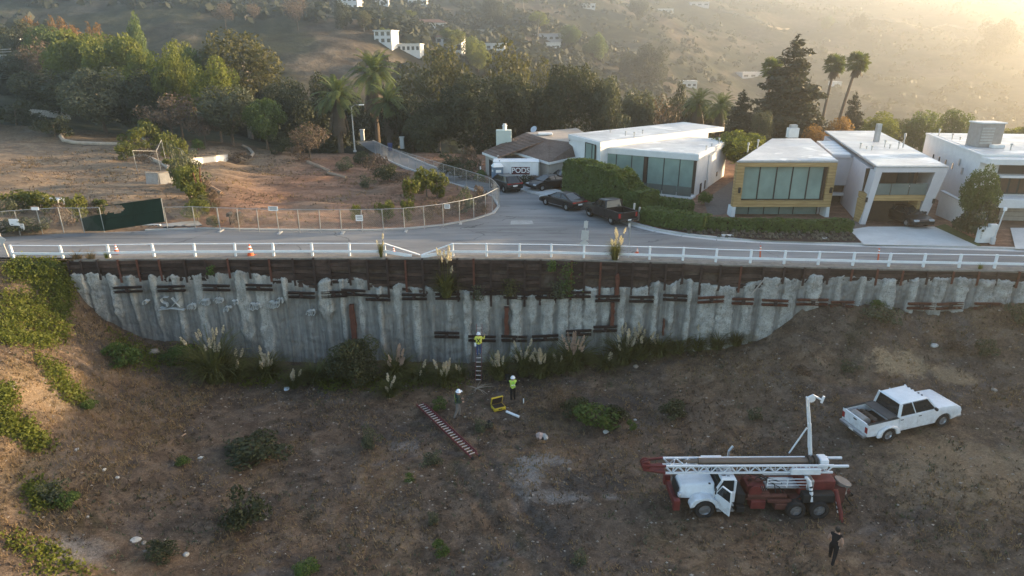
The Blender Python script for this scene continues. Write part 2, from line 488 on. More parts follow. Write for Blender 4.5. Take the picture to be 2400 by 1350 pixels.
def lot_mat():
    t = NT('cleared_lot')
    big = t.noise(0.09, 4, 0.6); mid = t.noise(0.5, 5, 0.65, stretch=(0.55, 1.6, 1), dist=0.8); fine = t.noise(3.2, 5, 0.72)
    f = t.math('ADD', t.math('MULTIPLY', mid, 0.55), t.math('MULTIPLY', fine, 0.45))
    tan = t.ramp(f, [(0.36, (0.11, 0.076, 0.05)), (0.5, (0.22, 0.155, 0.10)), (0.64, (0.35, 0.255, 0.165))])
    red = t.ramp(f, [(0.36, (0.10, 0.055, 0.036)), (0.5, (0.21, 0.118, 0.076)), (0.64, (0.34, 0.205, 0.135))])
    sep = t.add('ShaderNodeSeparateXYZ'); t.link(t.pos(), sep.inputs[0])
    right = t.ramp(t.math('ADD', t.math('MULTIPLY', sep.outputs['X'], 0.02), 1.0), [(0.30, 0.0), (0.5, 1.0)])
    c = t.mix(right, tan, red)
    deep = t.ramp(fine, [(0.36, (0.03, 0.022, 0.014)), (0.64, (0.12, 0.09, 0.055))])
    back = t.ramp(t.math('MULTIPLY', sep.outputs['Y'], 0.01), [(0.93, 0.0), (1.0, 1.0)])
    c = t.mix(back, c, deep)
    c = t.mix(t.ramp(big, [(0.55, 0.0), (0.66, 0.5)]), c, (0.15, 0.125, 0.095))
    t.color(c).set(0.95, 0, 0.15)
    t.bump(f, 1.0, 0.22)
    return t.m
M_lot = lot_mat()
def hill_mat():
    t = NT('chaparral_slope')
    a = t.noise(0.018, 5, 0.6); b = t.noise(0.12, 6, 0.7)
    dry = t.ramp(b, [(0.35, (0.045, 0.036, 0.027)), (0.5, (0.088, 0.070, 0.050)), (0.66, (0.16, 0.128, 0.092))])
    scrub = t.ramp(b, [(0.35, (0.016, 0.019, 0.012)), (0.5, (0.034, 0.038, 0.021)), (0.66, (0.075, 0.070, 0.040))])
    c = t.mix(t.ramp(a, [(0.38, 0.0), (0.50, 1.0)]), dry, scrub)
    t.color(c).set(0.95, 0, 0.1)
    t.bump(b, 1.0, 1.2)
    return t.m
M_hill = hill_mat()
def asphalt_mat():
    t = NT('worn_asphalt')
    big = t.noise(0.13, 4, 0.6, stretch=(0.5, 1.5, 1)); streak = t.noise(0.6, 5, 0.7, stretch=(0.16, 2.0, 1), dist=0.5); fine = t.noise(22, 4, 0.7)
    f = t.math('ADD', t.math('MULTIPLY', big, 0.4), t.math('ADD', t.math('MULTIPLY', streak, 0.42), t.math('MULTIPLY', fine, 0.18)))
    c = t.ramp(f, [(0.38, (0.13, 0.13, 0.131)), (0.5, (0.20, 0.197, 0.194)), (0.62, (0.27, 0.263, 0.255))])
    vo = t.add('ShaderNodeTexVoronoi', feature='DISTANCE_TO_EDGE'); vo.inputs['Scale'].default_value = 0.2
    mp = t.add('ShaderNodeMapping'); mp.inputs['Scale'].default_value = (0.55, 1.3, 1)
    nn = t.add('ShaderNodeTexNoise'); nn.inputs['Scale'].default_value = 0.9; nn.inputs['Detail'].default_value = 4
    t.link(t.pos(), nn.inputs['Vector'])
    vm = t.add('ShaderNodeVectorMath', operation='MULTIPLY_ADD'); vm.inputs[1].default_value = (1.6, 1.6, 0)
    t.link(nn.outputs['Color'], vm.inputs[0]); t.link(t.pos(), vm.inputs[2])
    t.link(vm.outputs[0], mp.inputs['Vector']); t.link(mp.outputs[0], vo.inputs['Vector'])
    crack = t.ramp(vo.outputs['Distance'], [(0.0, 0.75), (0.012, 0.0)])
    gate = t.ramp(t.noise(0.12, 2, 0.5), [(0.45, 0.0), (0.55, 1.0)])
    c = t.mix(t.math('MULTIPLY', crack, gate), c, (0.03, 0.03, 0.031))
    st = t.ramp(t.noise(0.3, 5, 0.75, stretch=(0.3, 2.4, 1), dist=1.0), [(0.58, 0.0), (0.66, 0.45)])
    c = t.mix(st, c, (0.065, 0.064, 0.064))
    t.color(c).set(0.9, 0, 0.25)
    t.bump(fine, 0.25, 0.02)
    return t.m
M_asph = asphalt_mat()
M_conc = plain('kerb_concrete', (0.42, 0.41, 0.39), 0.9, 0, 0.2, 0.22, 1.2, 0.2)
M_conc2 = plain('driveway_concrete', (0.52, 0.515, 0.50), 0.88, 0, 0.2, 0.14, 0.8, 0.15)

def grid_mesh(name, V, nx, ny, mat, keep=None):
    idx = np.arange(nx*ny).reshape(ny, nx)
    q = np.stack([idx[:-1, :-1], idx[:-1, 1:], idx[1:, 1:], idx[1:, :-1]], -1).reshape(-1, 4)
    if keep is not None: q = q[keep.reshape(-1)]
    me = bpy.data.meshes.new(name)
    me.from_pydata(V.tolist(), [], q.tolist())
    me.materials.append(mat); me.shade_smooth()
    return tag(link(name, me), kind='structure')

V = np.stack([_GX, _GY, _Z], -1).reshape(-1, 3)
_cy = (_GY[:-1, :-1] + _GY[1:, 1:]) / 2; _cx = (_GX[:-1, :-1] + _GX[1:, 1:]) / 2
pit_ground = grid_mesh('pit_ground', V, len(_gx), len(_gy), M_dirt, _cy < np.interp(_cx, _wlx, _wly) + 0.9)
tag(pit_ground, 'bare brown earth floor of the excavated pit below the wall')

# upper lots
ux = np.arange(-130, 130.1, 0.5); uy = np.arange(42.0, 104.1, 0.5)
UX, UY = np.meshgrid(ux, uy)
inr = in_poly(UX, UY, ROADPOLY)
def blur(m, k):
    m = m.astype(float)
    for _ in range(k): m = (m + np.roll(m,1,0) + np.roll(m,-1,0) + np.roll(m,1,1) + np.roll(m,-1,1)) / 5
    return m
rb = np.clip(blur(inr, 3) * 1.6, 0, 1); ROADMASK = rb
UZ = np.array([[zland(x, y) for x in ux] for y in uy])
lotmask = ((UX < 2) & (UY > 53)) * 1.0
bm_ = np.array([[fbm(x*0.6, y*1.5, 0.22, 5, 6.6) for x in ux[:280]] for y in uy])
bump_ = np.zeros_like(UZ); bump_[:, :280] = bm_
UZ = UZ + 0.05 + bump_ * 0.48 * lotmask * (1 - rb)
# the middle lot lies a little lower than the left one, with a bank between them
sepx = np.interp(UY, [50, 62, 72, 85, 100], [-21.5, -25.5, -31, -37, -42])
UZ += 0.55 * (1 / (1 + np.exp((UX - sepx) / 0.8))) * np.clip((UY - 56) / 6, 0, 1) * (1 - rb)
UZ = UZ * (1 - rb) + (ROAD - 0.16) * rb
UZ = np.where(inr, ROAD - 0.16, UZ)
def zup(x, y):
    if y > 103.4 or abs(x) > 129: return zland(x, y)
    i = (x + 130) / 0.5; j = (y - 42.0) / 0.5
    i = min(max(i, 0), UZ.shape[1]-1.001); j = min(max(j, 0), UZ.shape[0]-1.001)
    i0, j0 = int(i), int(j); fx, fy = i-i0, j-j0
    return float((UZ[j0,i0]*(1-fx)+UZ[j0,i0+1]*fx)*(1-fy)+(UZ[j0+1,i0]*(1-fx)+UZ[j0+1,i0+1]*fx)*fy)
def on_up(x, y): return on_f(x, y, zup, 44.0)
keep = ((UY[:-1,:-1] + UY[1:,1:])/2) > np.interp((UX[:-1,:-1]+UX[1:,1:])/2, _wlx, _wly) + 0.35
lots = grid_mesh('upper_ground', np.stack([UX, UY, UZ], -1).reshape(-1, 3), len(ux), len(uy), M_lot, keep)
tag(lots, 'cleared orange-brown dirt lots above the street')
# canyon and far hills
fa = np.linspace(-1.45, 1.55, 260); fy = np.geomspace(102.6, 1240, 220)
FV = []
for y in fy:
    for a in fa:
        x = a * y
        FV.append((x, y, zland(x, y) - (0.06 if y < 110 else 0)))
hills = grid_mesh('hills', np.array(FV), len(fa), len(fy), M_hill)
tag(hills, 'dry chaparral hillsides across the canyon')

# ---- street surface
mb = MB(); mb.poly([(x, y, ROAD) for x, y in ROADPOLY])
me = mb.mesh('street', M_asph)
bm = bmesh.new(); bm.from_mesh(me); bmesh.ops.triangulate(bm, faces=bm.faces[:]); bm.normal_update()
for f in bm.faces:
    if f.normal.z < 0: f.normal_flip()
bm.to_mesh(me); bm.free()
tag(link('street', me), 'worn grey asphalt street with a side street climbing away', kind='structure')
def strip(name, pts, w, h, z, mat, side=1, kind='structure'):
    """a kerb: rectangular section swept along a plan line, its depth on one side of the line"""
    m = MB(); n = len(pts); sec = []
    for i, p in enumerate(pts):
        a = pts[max(i-1, 0)]; b = pts[min(i+1, n-1)]
        d = Vector((b[0]-a[0], b[1]-a[1], 0)).normalized(); o = Vector((-d.y, d.x, 0)) * side
        p = Vector((p[0], p[1], 0))
        q = p + o * w
        sec.append([(p.x,p.y,z-0.25),(p.x,p.y,z+h),(q.x,q.y,z+h),(q.x,q.y,z-0.25)])
    for i in range(n-1):
        for k in range(4):
            k2 = (k+1) % 4
            m.quad(sec[i][k], sec[i+1][k], sec[i+1][k2], sec[i][k2])
    m.poly(sec[0]); m.poly(sec[-1][::-1])
    return tag(m.build(name, mat, bevel=0.0), kind=kind)
def resample(pts, d):
    pts = [Vector((p[0], p[1], 0)) for p in pts]; out = [pts[0]]
    for a, b in zip(pts[:-1], pts[1:]):
        k = max(1, int((b-a).length / d))
        for i in range(1, k+1): out.append(a.lerp(b, i/k))
    return [(p.x, p.y) for p in out]
strip('kerb', resample([(p.x, p.y) for p in ER[6:]], 1.5), 0.32, 0.13, ROAD, M_conc, 1)
strip('kerb', resample([(p.x, p.y) for p in ER[:6]], 1.5), 0.25, 0.12, ROAD, M_conc, 1)
strip('kerb', resample([(p.x, p.y) for p in EL[4:20]], 1.5), 0.25, 0.10, ROAD, M_conc, 1)
# pale gutter pan in front of the right kerb
g = resample([(p.x, p.y) for p in ER[10:]], 1.5)
m = MB()
for i in range(len(g)-1):
    a = Vector((*g[i], 0)); b = Vector((*g[i+1], 0)); d = (b-a).normalized(); o = Vector((-d.y, d.x, 0)) * -0.5
    m.quad((a.x,a.y,ROAD+.006),(b.x,b.y,ROAD+.006),(b.x+o.x,b.y+o.y,ROAD+.006),(a.x+o.x,a.y+o.y,ROAD+.006))
tag(m.build('gutter', M_conc2), kind='structure')
# patched concrete rectangle in the turning area and a concrete cap along the wall
m = MB(); q = [on_z(x, y, ROAD+.005) for x, y in ((1196,526),(1251,525),(1247,517),(1198,517))]
m.poly(q); tag(m.build('road_patch', plain('patch', (0.33,0.325,0.31), 0.9, 0, .2, .35, 2.5)), kind='structure')
cap = [(x, WL(x)) for x in np.linspace(-31.2, 72, 90)]
strip('wall_cap', cap, 0.9, 0.10, ROAD-0.03, plain('dirty_cap', (.21,.19,.165), .95, 0, .1, .35, 2.5, .3), 1)

# pale roads cut into the far slopes
def far_road(pxs, w, label):
    P = [on_land(x, y) for x, y in pxs]; Q = []
    for a, b in zip(P[:-1], P[1:]):
        k = max(2, int((b-a).length/3))
        Q += [a.lerp(b, i/k) for i in range(k)]
    Q.append(P[-1]); m = MB()
    for a, b in zip(Q[:-1], Q[1:]):
        z0 = max(zland(a.x, a.y), zland(a.x, a.y+w))+.35; z1 = max(zland(b.x, b.y), zland(b.x, b.y+w))+.35
        m.hexa([(a.x,a.y,z0-2.5),(b.x,b.y,z1-2.5),(b.x,b.y+w,z1-2.5),(a.x,a.y+w,z0-2.5),(a.x,a.y,z0),(b.x,b.y,z1),(b.x,b.y+w,z1),(a.x,a.y+w,z0)])
    tag(m.build('far_road', plain('pale_cut_earth', (.30,.25,.19), .95, 0, .1, .3, .3)), label, kind='structure')
far_road([(575,48),(610,34),(680,31),(740,36),(800,41)], 3.5, 'pale road on the far left slope')
far_road([(1690,26),(1760,45),(1800,62),(1850,70)], 4, 'pale track on the hazy right slope')
far_road([(2010,40),(2100,52),(2220,60),(2330,66)], 4, 'pale track near the top right ridge')
# ================================================================ RETAINING WALL
M_timber = plain('creosoted_timber', (0.040, 0.026, 0.021), 0.85, 0, 0.25, 0.5, 2.2, 0.4)
M_timber2 = plain('weathered_timber', (0.075, 0.05, 0.04), 0.9, 0, 0.2, 0.5, 2.0, 0.4)
M_steel = plain('dark_rusted_steel', (0.050, 0.032, 0.027), 0.7, 0.3, 0.4, 0.5, 5.0, 0.2)
M_rust = plain('bright_rust', (0.115, 0.045, 0.030), 0.85, 0.1, 0.3, 0.45, 4.0, 0.4)
M_soil = plain('packed_soil', (0.10, 0.075, 0.06), 0.95, 0, 0.1, 0.5, 2.5, 0.6)
def shot_mat():
    t = NT('shotcrete')
    at = t.add('ShaderNodeAttribute'); at.attribute_name = 'pale'
    n = t.noise(1.6, 6, 0.7); f = t.noise(11, 5, 0.75); st = t.noise(1.5, 5, 0.65, stretch=(2.2, 2.2, 0.16), dist=0.3)
    grey = t.ramp(st, [(0.34, (0.125, 0.122, 0.115)), (0.5, (0.19, 0.187, 0.176)), (0.66, (0.265, 0.26, 0.245))])
    pale = t.ramp(t.math('ADD', t.math('MULTIPLY', n, .5), t.math('MULTIPLY', f, .5)), [(0.36, (0.17, 0.165, 0.15)), (0.47, (0.32, 0.312, 0.288)), (0.62, (0.50, 0.485, 0.45))])
    c = t.mix(at.outputs['Fac'], grey, pale)
    warm = t.ramp(t.noise(0.5, 4, 0.7), [(0.55, 0.0), (0.7, 0.45)])
    c = t.mix(warm, c, (0.30, 0.25, 0.19))
    drip = t.ramp(t.noise(1.1, 4, 0.7, stretch=(3.2, 3.2, 0.12)), [(0.56, 0.0), (0.70, 0.45)])
    c = t.mix(drip, c, (0.11, 0.105, 0.095))
    run = t.ramp(t.noise(0.9, 5, 0.75, stretch=(4.5, 4.5, 0.10), dist=0.2), [(0.60, 0.0), (0.66, 0.55)])
    c = t.mix(run, c, (0.085, 0.070, 0.055))
    pit_ = t.ramp(f, [(0.34, 0.75), (0.40, 0.0)])
    c = t.mix(pit_, c, (0.06, 0.055, 0.05))
    t.color(c).set(0.92, 0, 0.2)
    t.bump(t.math('ADD', n, t.math('MULTIPLY', f, 0.6)), 0.7, 0.07)
    return t.m
M_shot = shot_mat()
wall = thing('retaining_wall', (0, 44, 0), 'long failing retaining wall of grey shotcrete ribs under dark timber lagging', 'wall')
def wpart(o):
    o.matrix_parent_inverse = Matrix.Translation((0, -44, 0)); return o
def wx(px, py):                                  # picture point to place on the wall
    p = on_Y(px, py, 43.5)
    for _ in range(4): p = on_Y(px, py, WL(p.x) - 0.1)
    return p
PILE_PX = [160,190,229,277,322,374,432,481,535,583,632,687,735,772,818,860,907,950,990,1030,1072,1110,1150,1190,1230,1267,1303,1340,1370,1408,1446,1484,1524,1562,1602,1645,1690,1738,1792,1840,1888,1945,2000,2060,2120,2180,2240,2300,2345,2395,2450,2510,2570]
piles = [wx(px, 620).x for px in PILE_PX]
TOP_PX = [(150,636),(160,640),(230,640),(275,645),(330,645),(380,642),(430,648),(480,638),(580,635),(640,648),(690,655),(735,668),(765,650),(800,655),(830,648),(860,655),(880,672),(905,674),(940,660),(965,672),(1000,674),(1040,688),(1100,680),(1150,690),(1300,690),(1370,672),(1420,675),(1455,672),(1500,675),(1525,668),(1545,660),(1570,668),(1600,650),(1640,662),(1700,668),(1730,672),(1790,650),(1840,652),(1880,655),(1910,642),(1950,650),(1990,645),(2060,652),(2120,655),(2160,650),(2250,650),(2330,655),(2400,660)]
_tp = [wx(x, y) for x, y in TOP_PX]
_tx = np.array([p.x for p in _tp] + [70.0]); _tz = np.array([p.z for p in _tp] + [_tp[-1].z])
def ctop(x):
    z = float(np.interp(x, _tx, _tz))
    return min(ROAD - 0.35, z + 0.14 * mnoise.noise(Vector((x*2.3, 1.7, 0))) + 0.10 * mnoise.noise(Vector((x*9.0, 4.4, 0))))
# ribs of gunned concrete over the piles
ribs = []
rr = random.Random(11)
for a, b in zip(piles[:-1], piles[1:]):
    ribs.append((0.5*(a+b) + rr.uniform(-.08, .08), rr.choice((rr.uniform(.16, .30), rr.uniform(.3, .5), rr.uniform(.4, .62))), rr.uniform(.06, .26), rr.uniform(-4.0, 2.6)))
wx0, wx1, ws = -31.75, 46.0, 0.075
NX = int((wx1 - wx0) / ws); NZ = 64
vs, pal, qs = [], [], []
for i in range(NX + 1):
    x = wx0 + ws * i
    zb = min(zpit(x, WL(x) - 0.6), zpit(x, WL(x) - 0.3)) - 0.7; zt = ctop(x)
    zt = max(zt, zb + 0.05)
    near = sorted(ribs, key=lambda r: abs(r[0] - x))[:2]
    for k in range(NZ + 1):
        z = zb + (zt - zb) * k / NZ
        d = 0.06; pl = 0.0
        for (cx, w, pr, foot) in near:
            ww = w * (1 + 0.38 * mnoise.noise(Vector((cx*3.1, z*0.9, 2.0))) + 0.22 * mnoise.noise(Vector((cx*5.1, z*3.4, 7.0))))
            lim = foot + 3.2 + (1.2 if x < 2 else -1.5)
            below = sstep(lim - 1.2, lim, z)
            ww *= 0.35 + 0.65 * below
            ed = .05 + .09*abs(mnoise.noise(Vector((cx*7, z*.7, 1)))); e = sstep(ww + ed, ww - ed, abs(x - cx))
            d = max(d, 0.06 + pr * e * (0.35 + 0.65 * below))
            pl = max(pl, e * (0.15 + 0.85 * below) * (0.55 + 0.9 * abs(mnoise.noise(Vector((x*1.3, z*1.1, 9.0))) + 0.35)))
        if z > zt - 0.9:                         # pale band left under the timber
            pl = max(pl, 0.75 * sstep(zt - 0.9, zt - 0.5, z) * (0.5 + 0.5 * mnoise.noise(Vector((x*1.1, z, 3)))))
        d += 0.07 * mnoise.noise(Vector((x*2.2, z*2.0, 5.5))) + 0.05 * mnoise.noise(Vector((x*7.2, z*6.0, 1.5)))
        if x > 20: d += 0.10 * max(0, mnoise.noise(Vector((x*1.2, z*1.4, 8.8))))
        d -= 0.25 * sstep(zt - 0.06, zt, z)
        vs.append((x, WL(x) - d, z)); pal.append(min(1.0, max(0.0, pl)))
for i in range(NX):
    for k in range(NZ):
        a = i*(NZ+1)+k
        qs.append((a, a+NZ+1, a+NZ+2, a+1))
me = bpy.data.meshes.new('concrete_face'); me.from_pydata(vs, [], qs); me.materials.append(M_shot); me.shade_smooth()
at = me.attributes.new('pale', 'FLOAT', 'POINT'); at.data.foreach_set('value', pal)
o = wpart(link('concrete_face', me, wall)); o['label'] = 'chipped pale and grey shotcrete ribs'
# earth showing behind lost boards
m = MB(); xs = np.arange(-31.7, 46, 0.4)
for j in range(len(xs)-1):
    for z0 in np.arange(4.2, 8.0, 0.4):
        f = lambda x, z: (x, WL(x) + 0.16 + 0.10*mnoise.noise(Vector((x*1.5, z*1.5, 3.3))), z)
        m.quad(f(xs[j], z0), f(xs[j+1], z0), f(xs[j+1], z0+.4), f(xs[j], z0+.4))
wpart(m.build('earth_backing', M_soil, wall, fix=False))
# lagging boards bay by bay
nb = 0
for a, b in zip(piles[:-1], piles[1:]):
    ym = (WL(a) + WL(b)) / 2; zl = min(ctop(a + .2), ctop(b - .2), ctop((a+b)/2)) - 0.18
    z = ROAD - 0.02; row = 0
    while z > zl and nb < 300 and b < 45:
        h = rr.uniform(0.235, 0.29)
        lost = rr.random() < (0.30 if (-14 < a < 16 and row >= 2) else 0.04)
        if not lost or row < 1:
            tilt = rr.uniform(-.02, .02) * (3 if row > 2 else 1); off = rr.uniform(-.02, .03)
            m = MB(); m.bar((a + .02, WL(a) - .02 + off, z - h/2 - tilt), (b - .02, WL(b) - .02 + off, z - h/2 + tilt), 0.085, h - 0.018)
            wpart(m.build('lagging_board', rr.choice([M_timber, M_timber, M_timber2]), wall, fix=False)); nb += 1
        z -= h; row += 1
# steel piles (wide-flange sections, front flange and web)
for i, x in enumerate(piles[:-3]):
    zt = ROAD + rr.uniform(-.02, .1); zb = ctop(x) - 0.5
    if -14 < x < 14: zb -= rr.uniform(0.0, .5)
    y = WL(x)
    m = MB(); m.box((x-.075, y-.16, zb), (x+.075, y-.135, zt)); m.box((x-.010, y-.135, zb), (x+.010, y+.02, zt)); m.box((x-.075, y+.02, zb), (x+.075, y+.045, zt))
    wpart(m.build('steel_pile', M_steel if rr.random() < .75 else M_rust, wall))
# piles laid bare lower down
for (px, y0, y1, w) in ((825, 712, 812, .34), (1187, 718, 782, .30), (1436, 706, 762, .28), (1447, 640, 690, .26), (1556, 745, 785, .10)):
    p0, p1 = wx(px, y0), wx(px, y1); m = MB(); yy = WL(p0.x) - 0.36
    n = 8; pts = []
    for k in range(n+1): pts.append((p0.x - w/2 + rr.uniform(-.05, .05), p0.z + (p1.z-p0.z)*k/n))
    for k in range(n, -1, -1): pts.append((p0.x + w/2 + rr.uniform(-.06, .06), p0.z + (p1.z-p0.z)*k/n))
    m.prism(pts, 'y', yy, yy + 0.3)
    wpart(m.build('exposed_pile', M_rust, wall))
# walers: two channels with an anchor head between
WAL = [(305,676,54),(405,674,50),(510,672,48),(610,671,46),(709,689,46),(785,687,44),(830,683,40),(887,695,42),(972,693,42),(1050,692,42),(1133,681,46),(1208,690,40),(1285,689,46),(1353,686,46),(1423,695,42),(1502,697,42),(1580,693,42),(1663,696,48),(1738,702,36),(1813,705,48),(1900,703,60),(1970,709,40),(2153,713,48),(2220,713,46),(2308,713,48),(1048,782,42),(1130,790,48),(1205,790,44),(1277,788,46),(1355,775,44),(1417,766,40)]
for px, py, w in WAL:
    a, b = wx(px - w/2 - 8, py), wx(px + w/2 + 8, py); yy = min(WL(a.x), WL(b.x)) - 0.34
    dz = rr.uniform(-.05, .05)
    root = None
    m = MB()
    for s in (-1, 1):
        za = a.z + s * .10 - dz; zb = a.z + s * .10 + dz
        m.bar((a.x, yy, za), (b.x, yy, zb), 0.16, 0.022); m.bar((a.x, yy, za + .13*s - .004*s), (b.x, yy, zb + .13*s - .004*s), 0.16, 0.022)
        m.bar((a.x, yy + .07, za + .065*s), (b.x, yy + .07, zb + .065*s), 0.022, 0.12)
    w_ = wpart(m.build('waler', M_steel if px < 1600 else M_rust, wall))
    m = MB(); cx = (a.x + b.x)/2; m.box((cx-.13, yy-.13, a.z-.16), (cx+.13, yy-.082, a.z+.16)); m.lathe([(.05,-.0),(.05,.12),(.03,.16)], (cx, yy-.13, a.z), 8, (0,-1,-.25))
    h_ = m.build('anchor_head', M_steel, w_)
# spray paint
M_spray = plain('white_spray_paint', (0.46, 0.48, 0.48), 0.8, 0, .2, .2, 6)
gm = MB()
def stroke(pts, wd=0.05):
    q = []
    for (px, py) in pts:
        p = wx(px, py)
        q.append(p)
    for a, b in zip(q[:-1], q[1:]):
        n = max(2, int((b-a).length / .1))
        for k in range(n):
            u, v = a.lerp(b, k/n), a.lerp(b, (k+1)/n)
            d = (v-u); s = Vector((-d.z, 0, d.x)).normalized() * wd/2
            y0 = WL(u.x) - 0.40; y1 = WL(v.x) - 0.40
            gm.hexa([(u.x-s.x,y0,u.z-s.z),(v.x-s.x,y1,v.z-s.z),(v.x-s.x,y1+.3,v.z-s.z),(u.x-s.x,y0+.3,u.z-s.z),(u.x+s.x,y0,u.z+s.z),(v.x+s.x,y1,v.z+s.z),(v.x+s.x,y1+.3,v.z+s.z),(u.x+s.x,y0+.3,u.z+s.z)])
def glyph(cx, cy, sc, pts): stroke([(cx + x*sc, cy + y*sc) for x, y in pts], .03)
glyph(388, 707, 12, [(.7,-1),(-.1,-1.1),(-.7,-.6),(-.3,-.1),(.5,.2),(.7,.7),(.1,1.1),(-.7,.9)]); stroke([(376,724),(405,720),(436,724)], .04)
glyph(415, 706, 10, [(-1,-1),(1,1)]); glyph(415, 706, 10, [(1,-1.1),(-.9,1)])
for i, (cx, cy, sc, turns) in enumerate(((344,706,6,2),(452,716,7,3),(484,706,8,3),(516,702,7,3),(534,722,7,2),(556,706,6,2),(600,716,9,4),(645,712,9,4),(660,702,6,2),(730,730,7,3))):
    r2 = random.Random(i*5+2); n = turns*7; ph = r2.uniform(0, 6)
    glyph(cx, cy, sc, [(-1.1+2.2*k/n+.55*math.cos(ph+2*PI*turns*k/n)*r2.uniform(.6, 1.2), .9*math.sin(ph+2*PI*turns*k/n)*r2.uniform(.6, 1.2)) for k in range(n+1)])
o = wpart(gm.build('graffiti', M_spray, wall)); o['label'] = 'white sprayed letters across the ribs'
# loose broken slab hanging by the right end of the lagging
m = MB(); a, b = wx(1752, 690), wx(1790, 648); m.bar((a.x, WL(a.x)-.5, a.z), (b.x, WL(b.x)-.42, b.z), .09, .05); wpart(m.build('loose_strut', plain('bleached_wood', (.33,.29,.25), .9), wall))

# ================================================================ WHITE GUARD RAIL
M_white = plain('white_rail_paint', (0.72, 0.74, 0.76), 0.6, 0, 0.35, 0.10, 2.5, 0.1)
def rail(name, px, label, ends=(None, None)):
    xs = []
    for x in px:
        p = on_z(x, 600, ROAD)
        for _ in range(4): p = Vector((p.x, WL(p.x) + .55, ROAD + .08)); d = ray(x, 600); Z = 0.9397*p.y + (CAM_H - p.z)*0.342; p.x = d.x * Z
        xs.append(p.x)
    base = thing(name, (xs[0], WL(xs[0]) + .55, ROAD + .07), label, 'guard rail')
    inv = Matrix.Translation(-Vector(base.location))
    P = [Vector((x, WL(x) + .55, ROAD + .07)) for x in xs]
    def part(m, nm):
        o = m.build(nm, M_white, base, bevel=.012, seg=1); o.matrix_parent_inverse = inv; return o
    for p in P:
        ti = rr.uniform(-.03, .03)
        m = MB(); m.bar(p, p + Vector((ti, rr.uniform(-.03,.03), 0.98)), 0.145, 0.145, (0,1,0)); part(m, 'post')
    for a, b in zip(P[:-1], P[1:]):
        m = MB(); m.bar(a + Vector((0,0,.94)), b + Vector((0,0,.94)), 0.10, 0.048); part(m, 'top_rail')
        m = MB(); m.bar(a + Vector((0,-.13,.38)), b + Vector((0,-.13,.38)), 0.06, 0.175); part(m, 'lower_rail')
    return base, P, part
gl, PL, partL = rail('guard_rail', [32,148,257,362,458,553,642,733,820,903], 'left run of white wooden guard rail above the wall')
q = on_Y(985, 601, PL[-1].y)
m = MB(); m.bar(PL[-1] + Vector((0,0,.94)), (q.x, q.y, ROAD+.15), .14, .07); o = partL(m, 'top_rail'); o['label'] = 'broken top rail sagging to the ground'
m = MB(); m.bar(PL[-1] + Vector((0,-.13,.38)), (q.x-.6, q.y-.13, ROAD+.1), .06, .24); partL(m, 'lower_rail')
gr_, PR, partR = rail('guard_rail', [1062,1141,1217,1292,1368,1447,1522,1600,1677,1758,1837,1917,1998,2082,2163,2247,2330,2412,2494], 'right run of white wooden guard rail above the wall')
q = on_Y(988, 602, PR[0].y)
m = MB(); m.bar(PR[0] + Vector((0,0,.94)), (q.x, q.y, ROAD+.17), .14, .07); o = partR(m, 'top_rail'); o['label'] = 'broken top rail sagging to the ground'
m = MB(); m.bar(PR[0] + Vector((0,-.13,.38)), (q.x, q.y-.3, ROAD+.12), .06, .24); partR(m, 'lower_rail')
# ================================================================ VEGETATION
NR = np.random.default_rng(21)
M_bark = plain('grey_brown_bark', (0.13, 0.10, 0.075), 0.95, 0, 0.1, 0.4, 3, 0.5)
M_barkp = plain('pale_bark', (0.27, 0.235, 0.195), 0.95, 0, 0.1, 0.35, 3, 0.4)
L_green = leafmat('leaf_green', (0.058, 0.085, 0.023), (0.111, 0.150, 0.039), (0.182, 0.195, 0.052), 0.4)
L_yell = leafmat('leaf_yellow_green', (0.095, 0.110, 0.022), (0.165, 0.180, 0.036), (0.24, 0.235, 0.055), 0.45)
L_olive = leafmat('leaf_olive', (0.058, 0.065, 0.039), (0.111, 0.117, 0.072), (0.169, 0.169, 0.111), 0.3)
L_dark = leafmat('leaf_dark', (0.031, 0.036, 0.018), (0.062, 0.068, 0.031), (0.111, 0.104, 0.046), 0.3)
L_brown = leafmat('leaf_autumn', (0.062, 0.060, 0.024), (0.115, 0.108, 0.040), (0.19, 0.160, 0.055), 0.4)
L_dry = leafmat('leaf_dead', (0.095, 0.065, 0.048), (0.155, 0.110, 0.082), (0.22, 0.165, 0.12), 0.3)
L_orange = leafmat('leaf_orange', (0.14, 0.075, 0.028), (0.23, 0.13, 0.045), (0.30, 0.18, 0.06), 0.45)
L_con = leafmat('needle_dark', (0.023, 0.029, 0.018), (0.047, 0.049, 0.029), (0.078, 0.072, 0.039), 0.2)
L_palm = leafmat('palm_green', (0.058, 0.081, 0.029), (0.111, 0.137, 0.044), (0.182, 0.182, 0.058), 0.35)
L_skirt = leafmat('palm_skirt', (0.075, 0.058, 0.042), (0.13, 0.10, 0.075), (0.20, 0.16, 0.12), 0.2)
L_hedge = leafmat('leaf_hedge', (0.055, 0.085, 0.020), (0.10, 0.145, 0.034), (0.15, 0.19, 0.05), 0.35, 1.2)
L_far = leafmat('leaf_far', (0.022, 0.026, 0.014), (0.042, 0.046, 0.023), (0.075, 0.070, 0.038), 0.3, 0.05)
L_straw = leafmat('straw', (0.16, 0.105, 0.055), (0.28, 0.195, 0.11), (0.42, 0.32, 0.19), 0.3, 1.0)
L_ivy = leafmat('leaf_ivy', (0.085, 0.100, 0.018), (0.150, 0.165, 0.030), (0.22, 0.22, 0.045), 0.45, 1.0)
L_pamp = leafmat('leaf_pampas', (0.075, 0.080, 0.028), (0.135, 0.135, 0.045), (0.22, 0.19, 0.08), 0.35, 1.0)
L_plume = leafmat('plume_pale', (0.46, 0.39, 0.33), (0.62, 0.54, 0.47), (0.72, 0.65, 0.58), 0.5, 2.0)
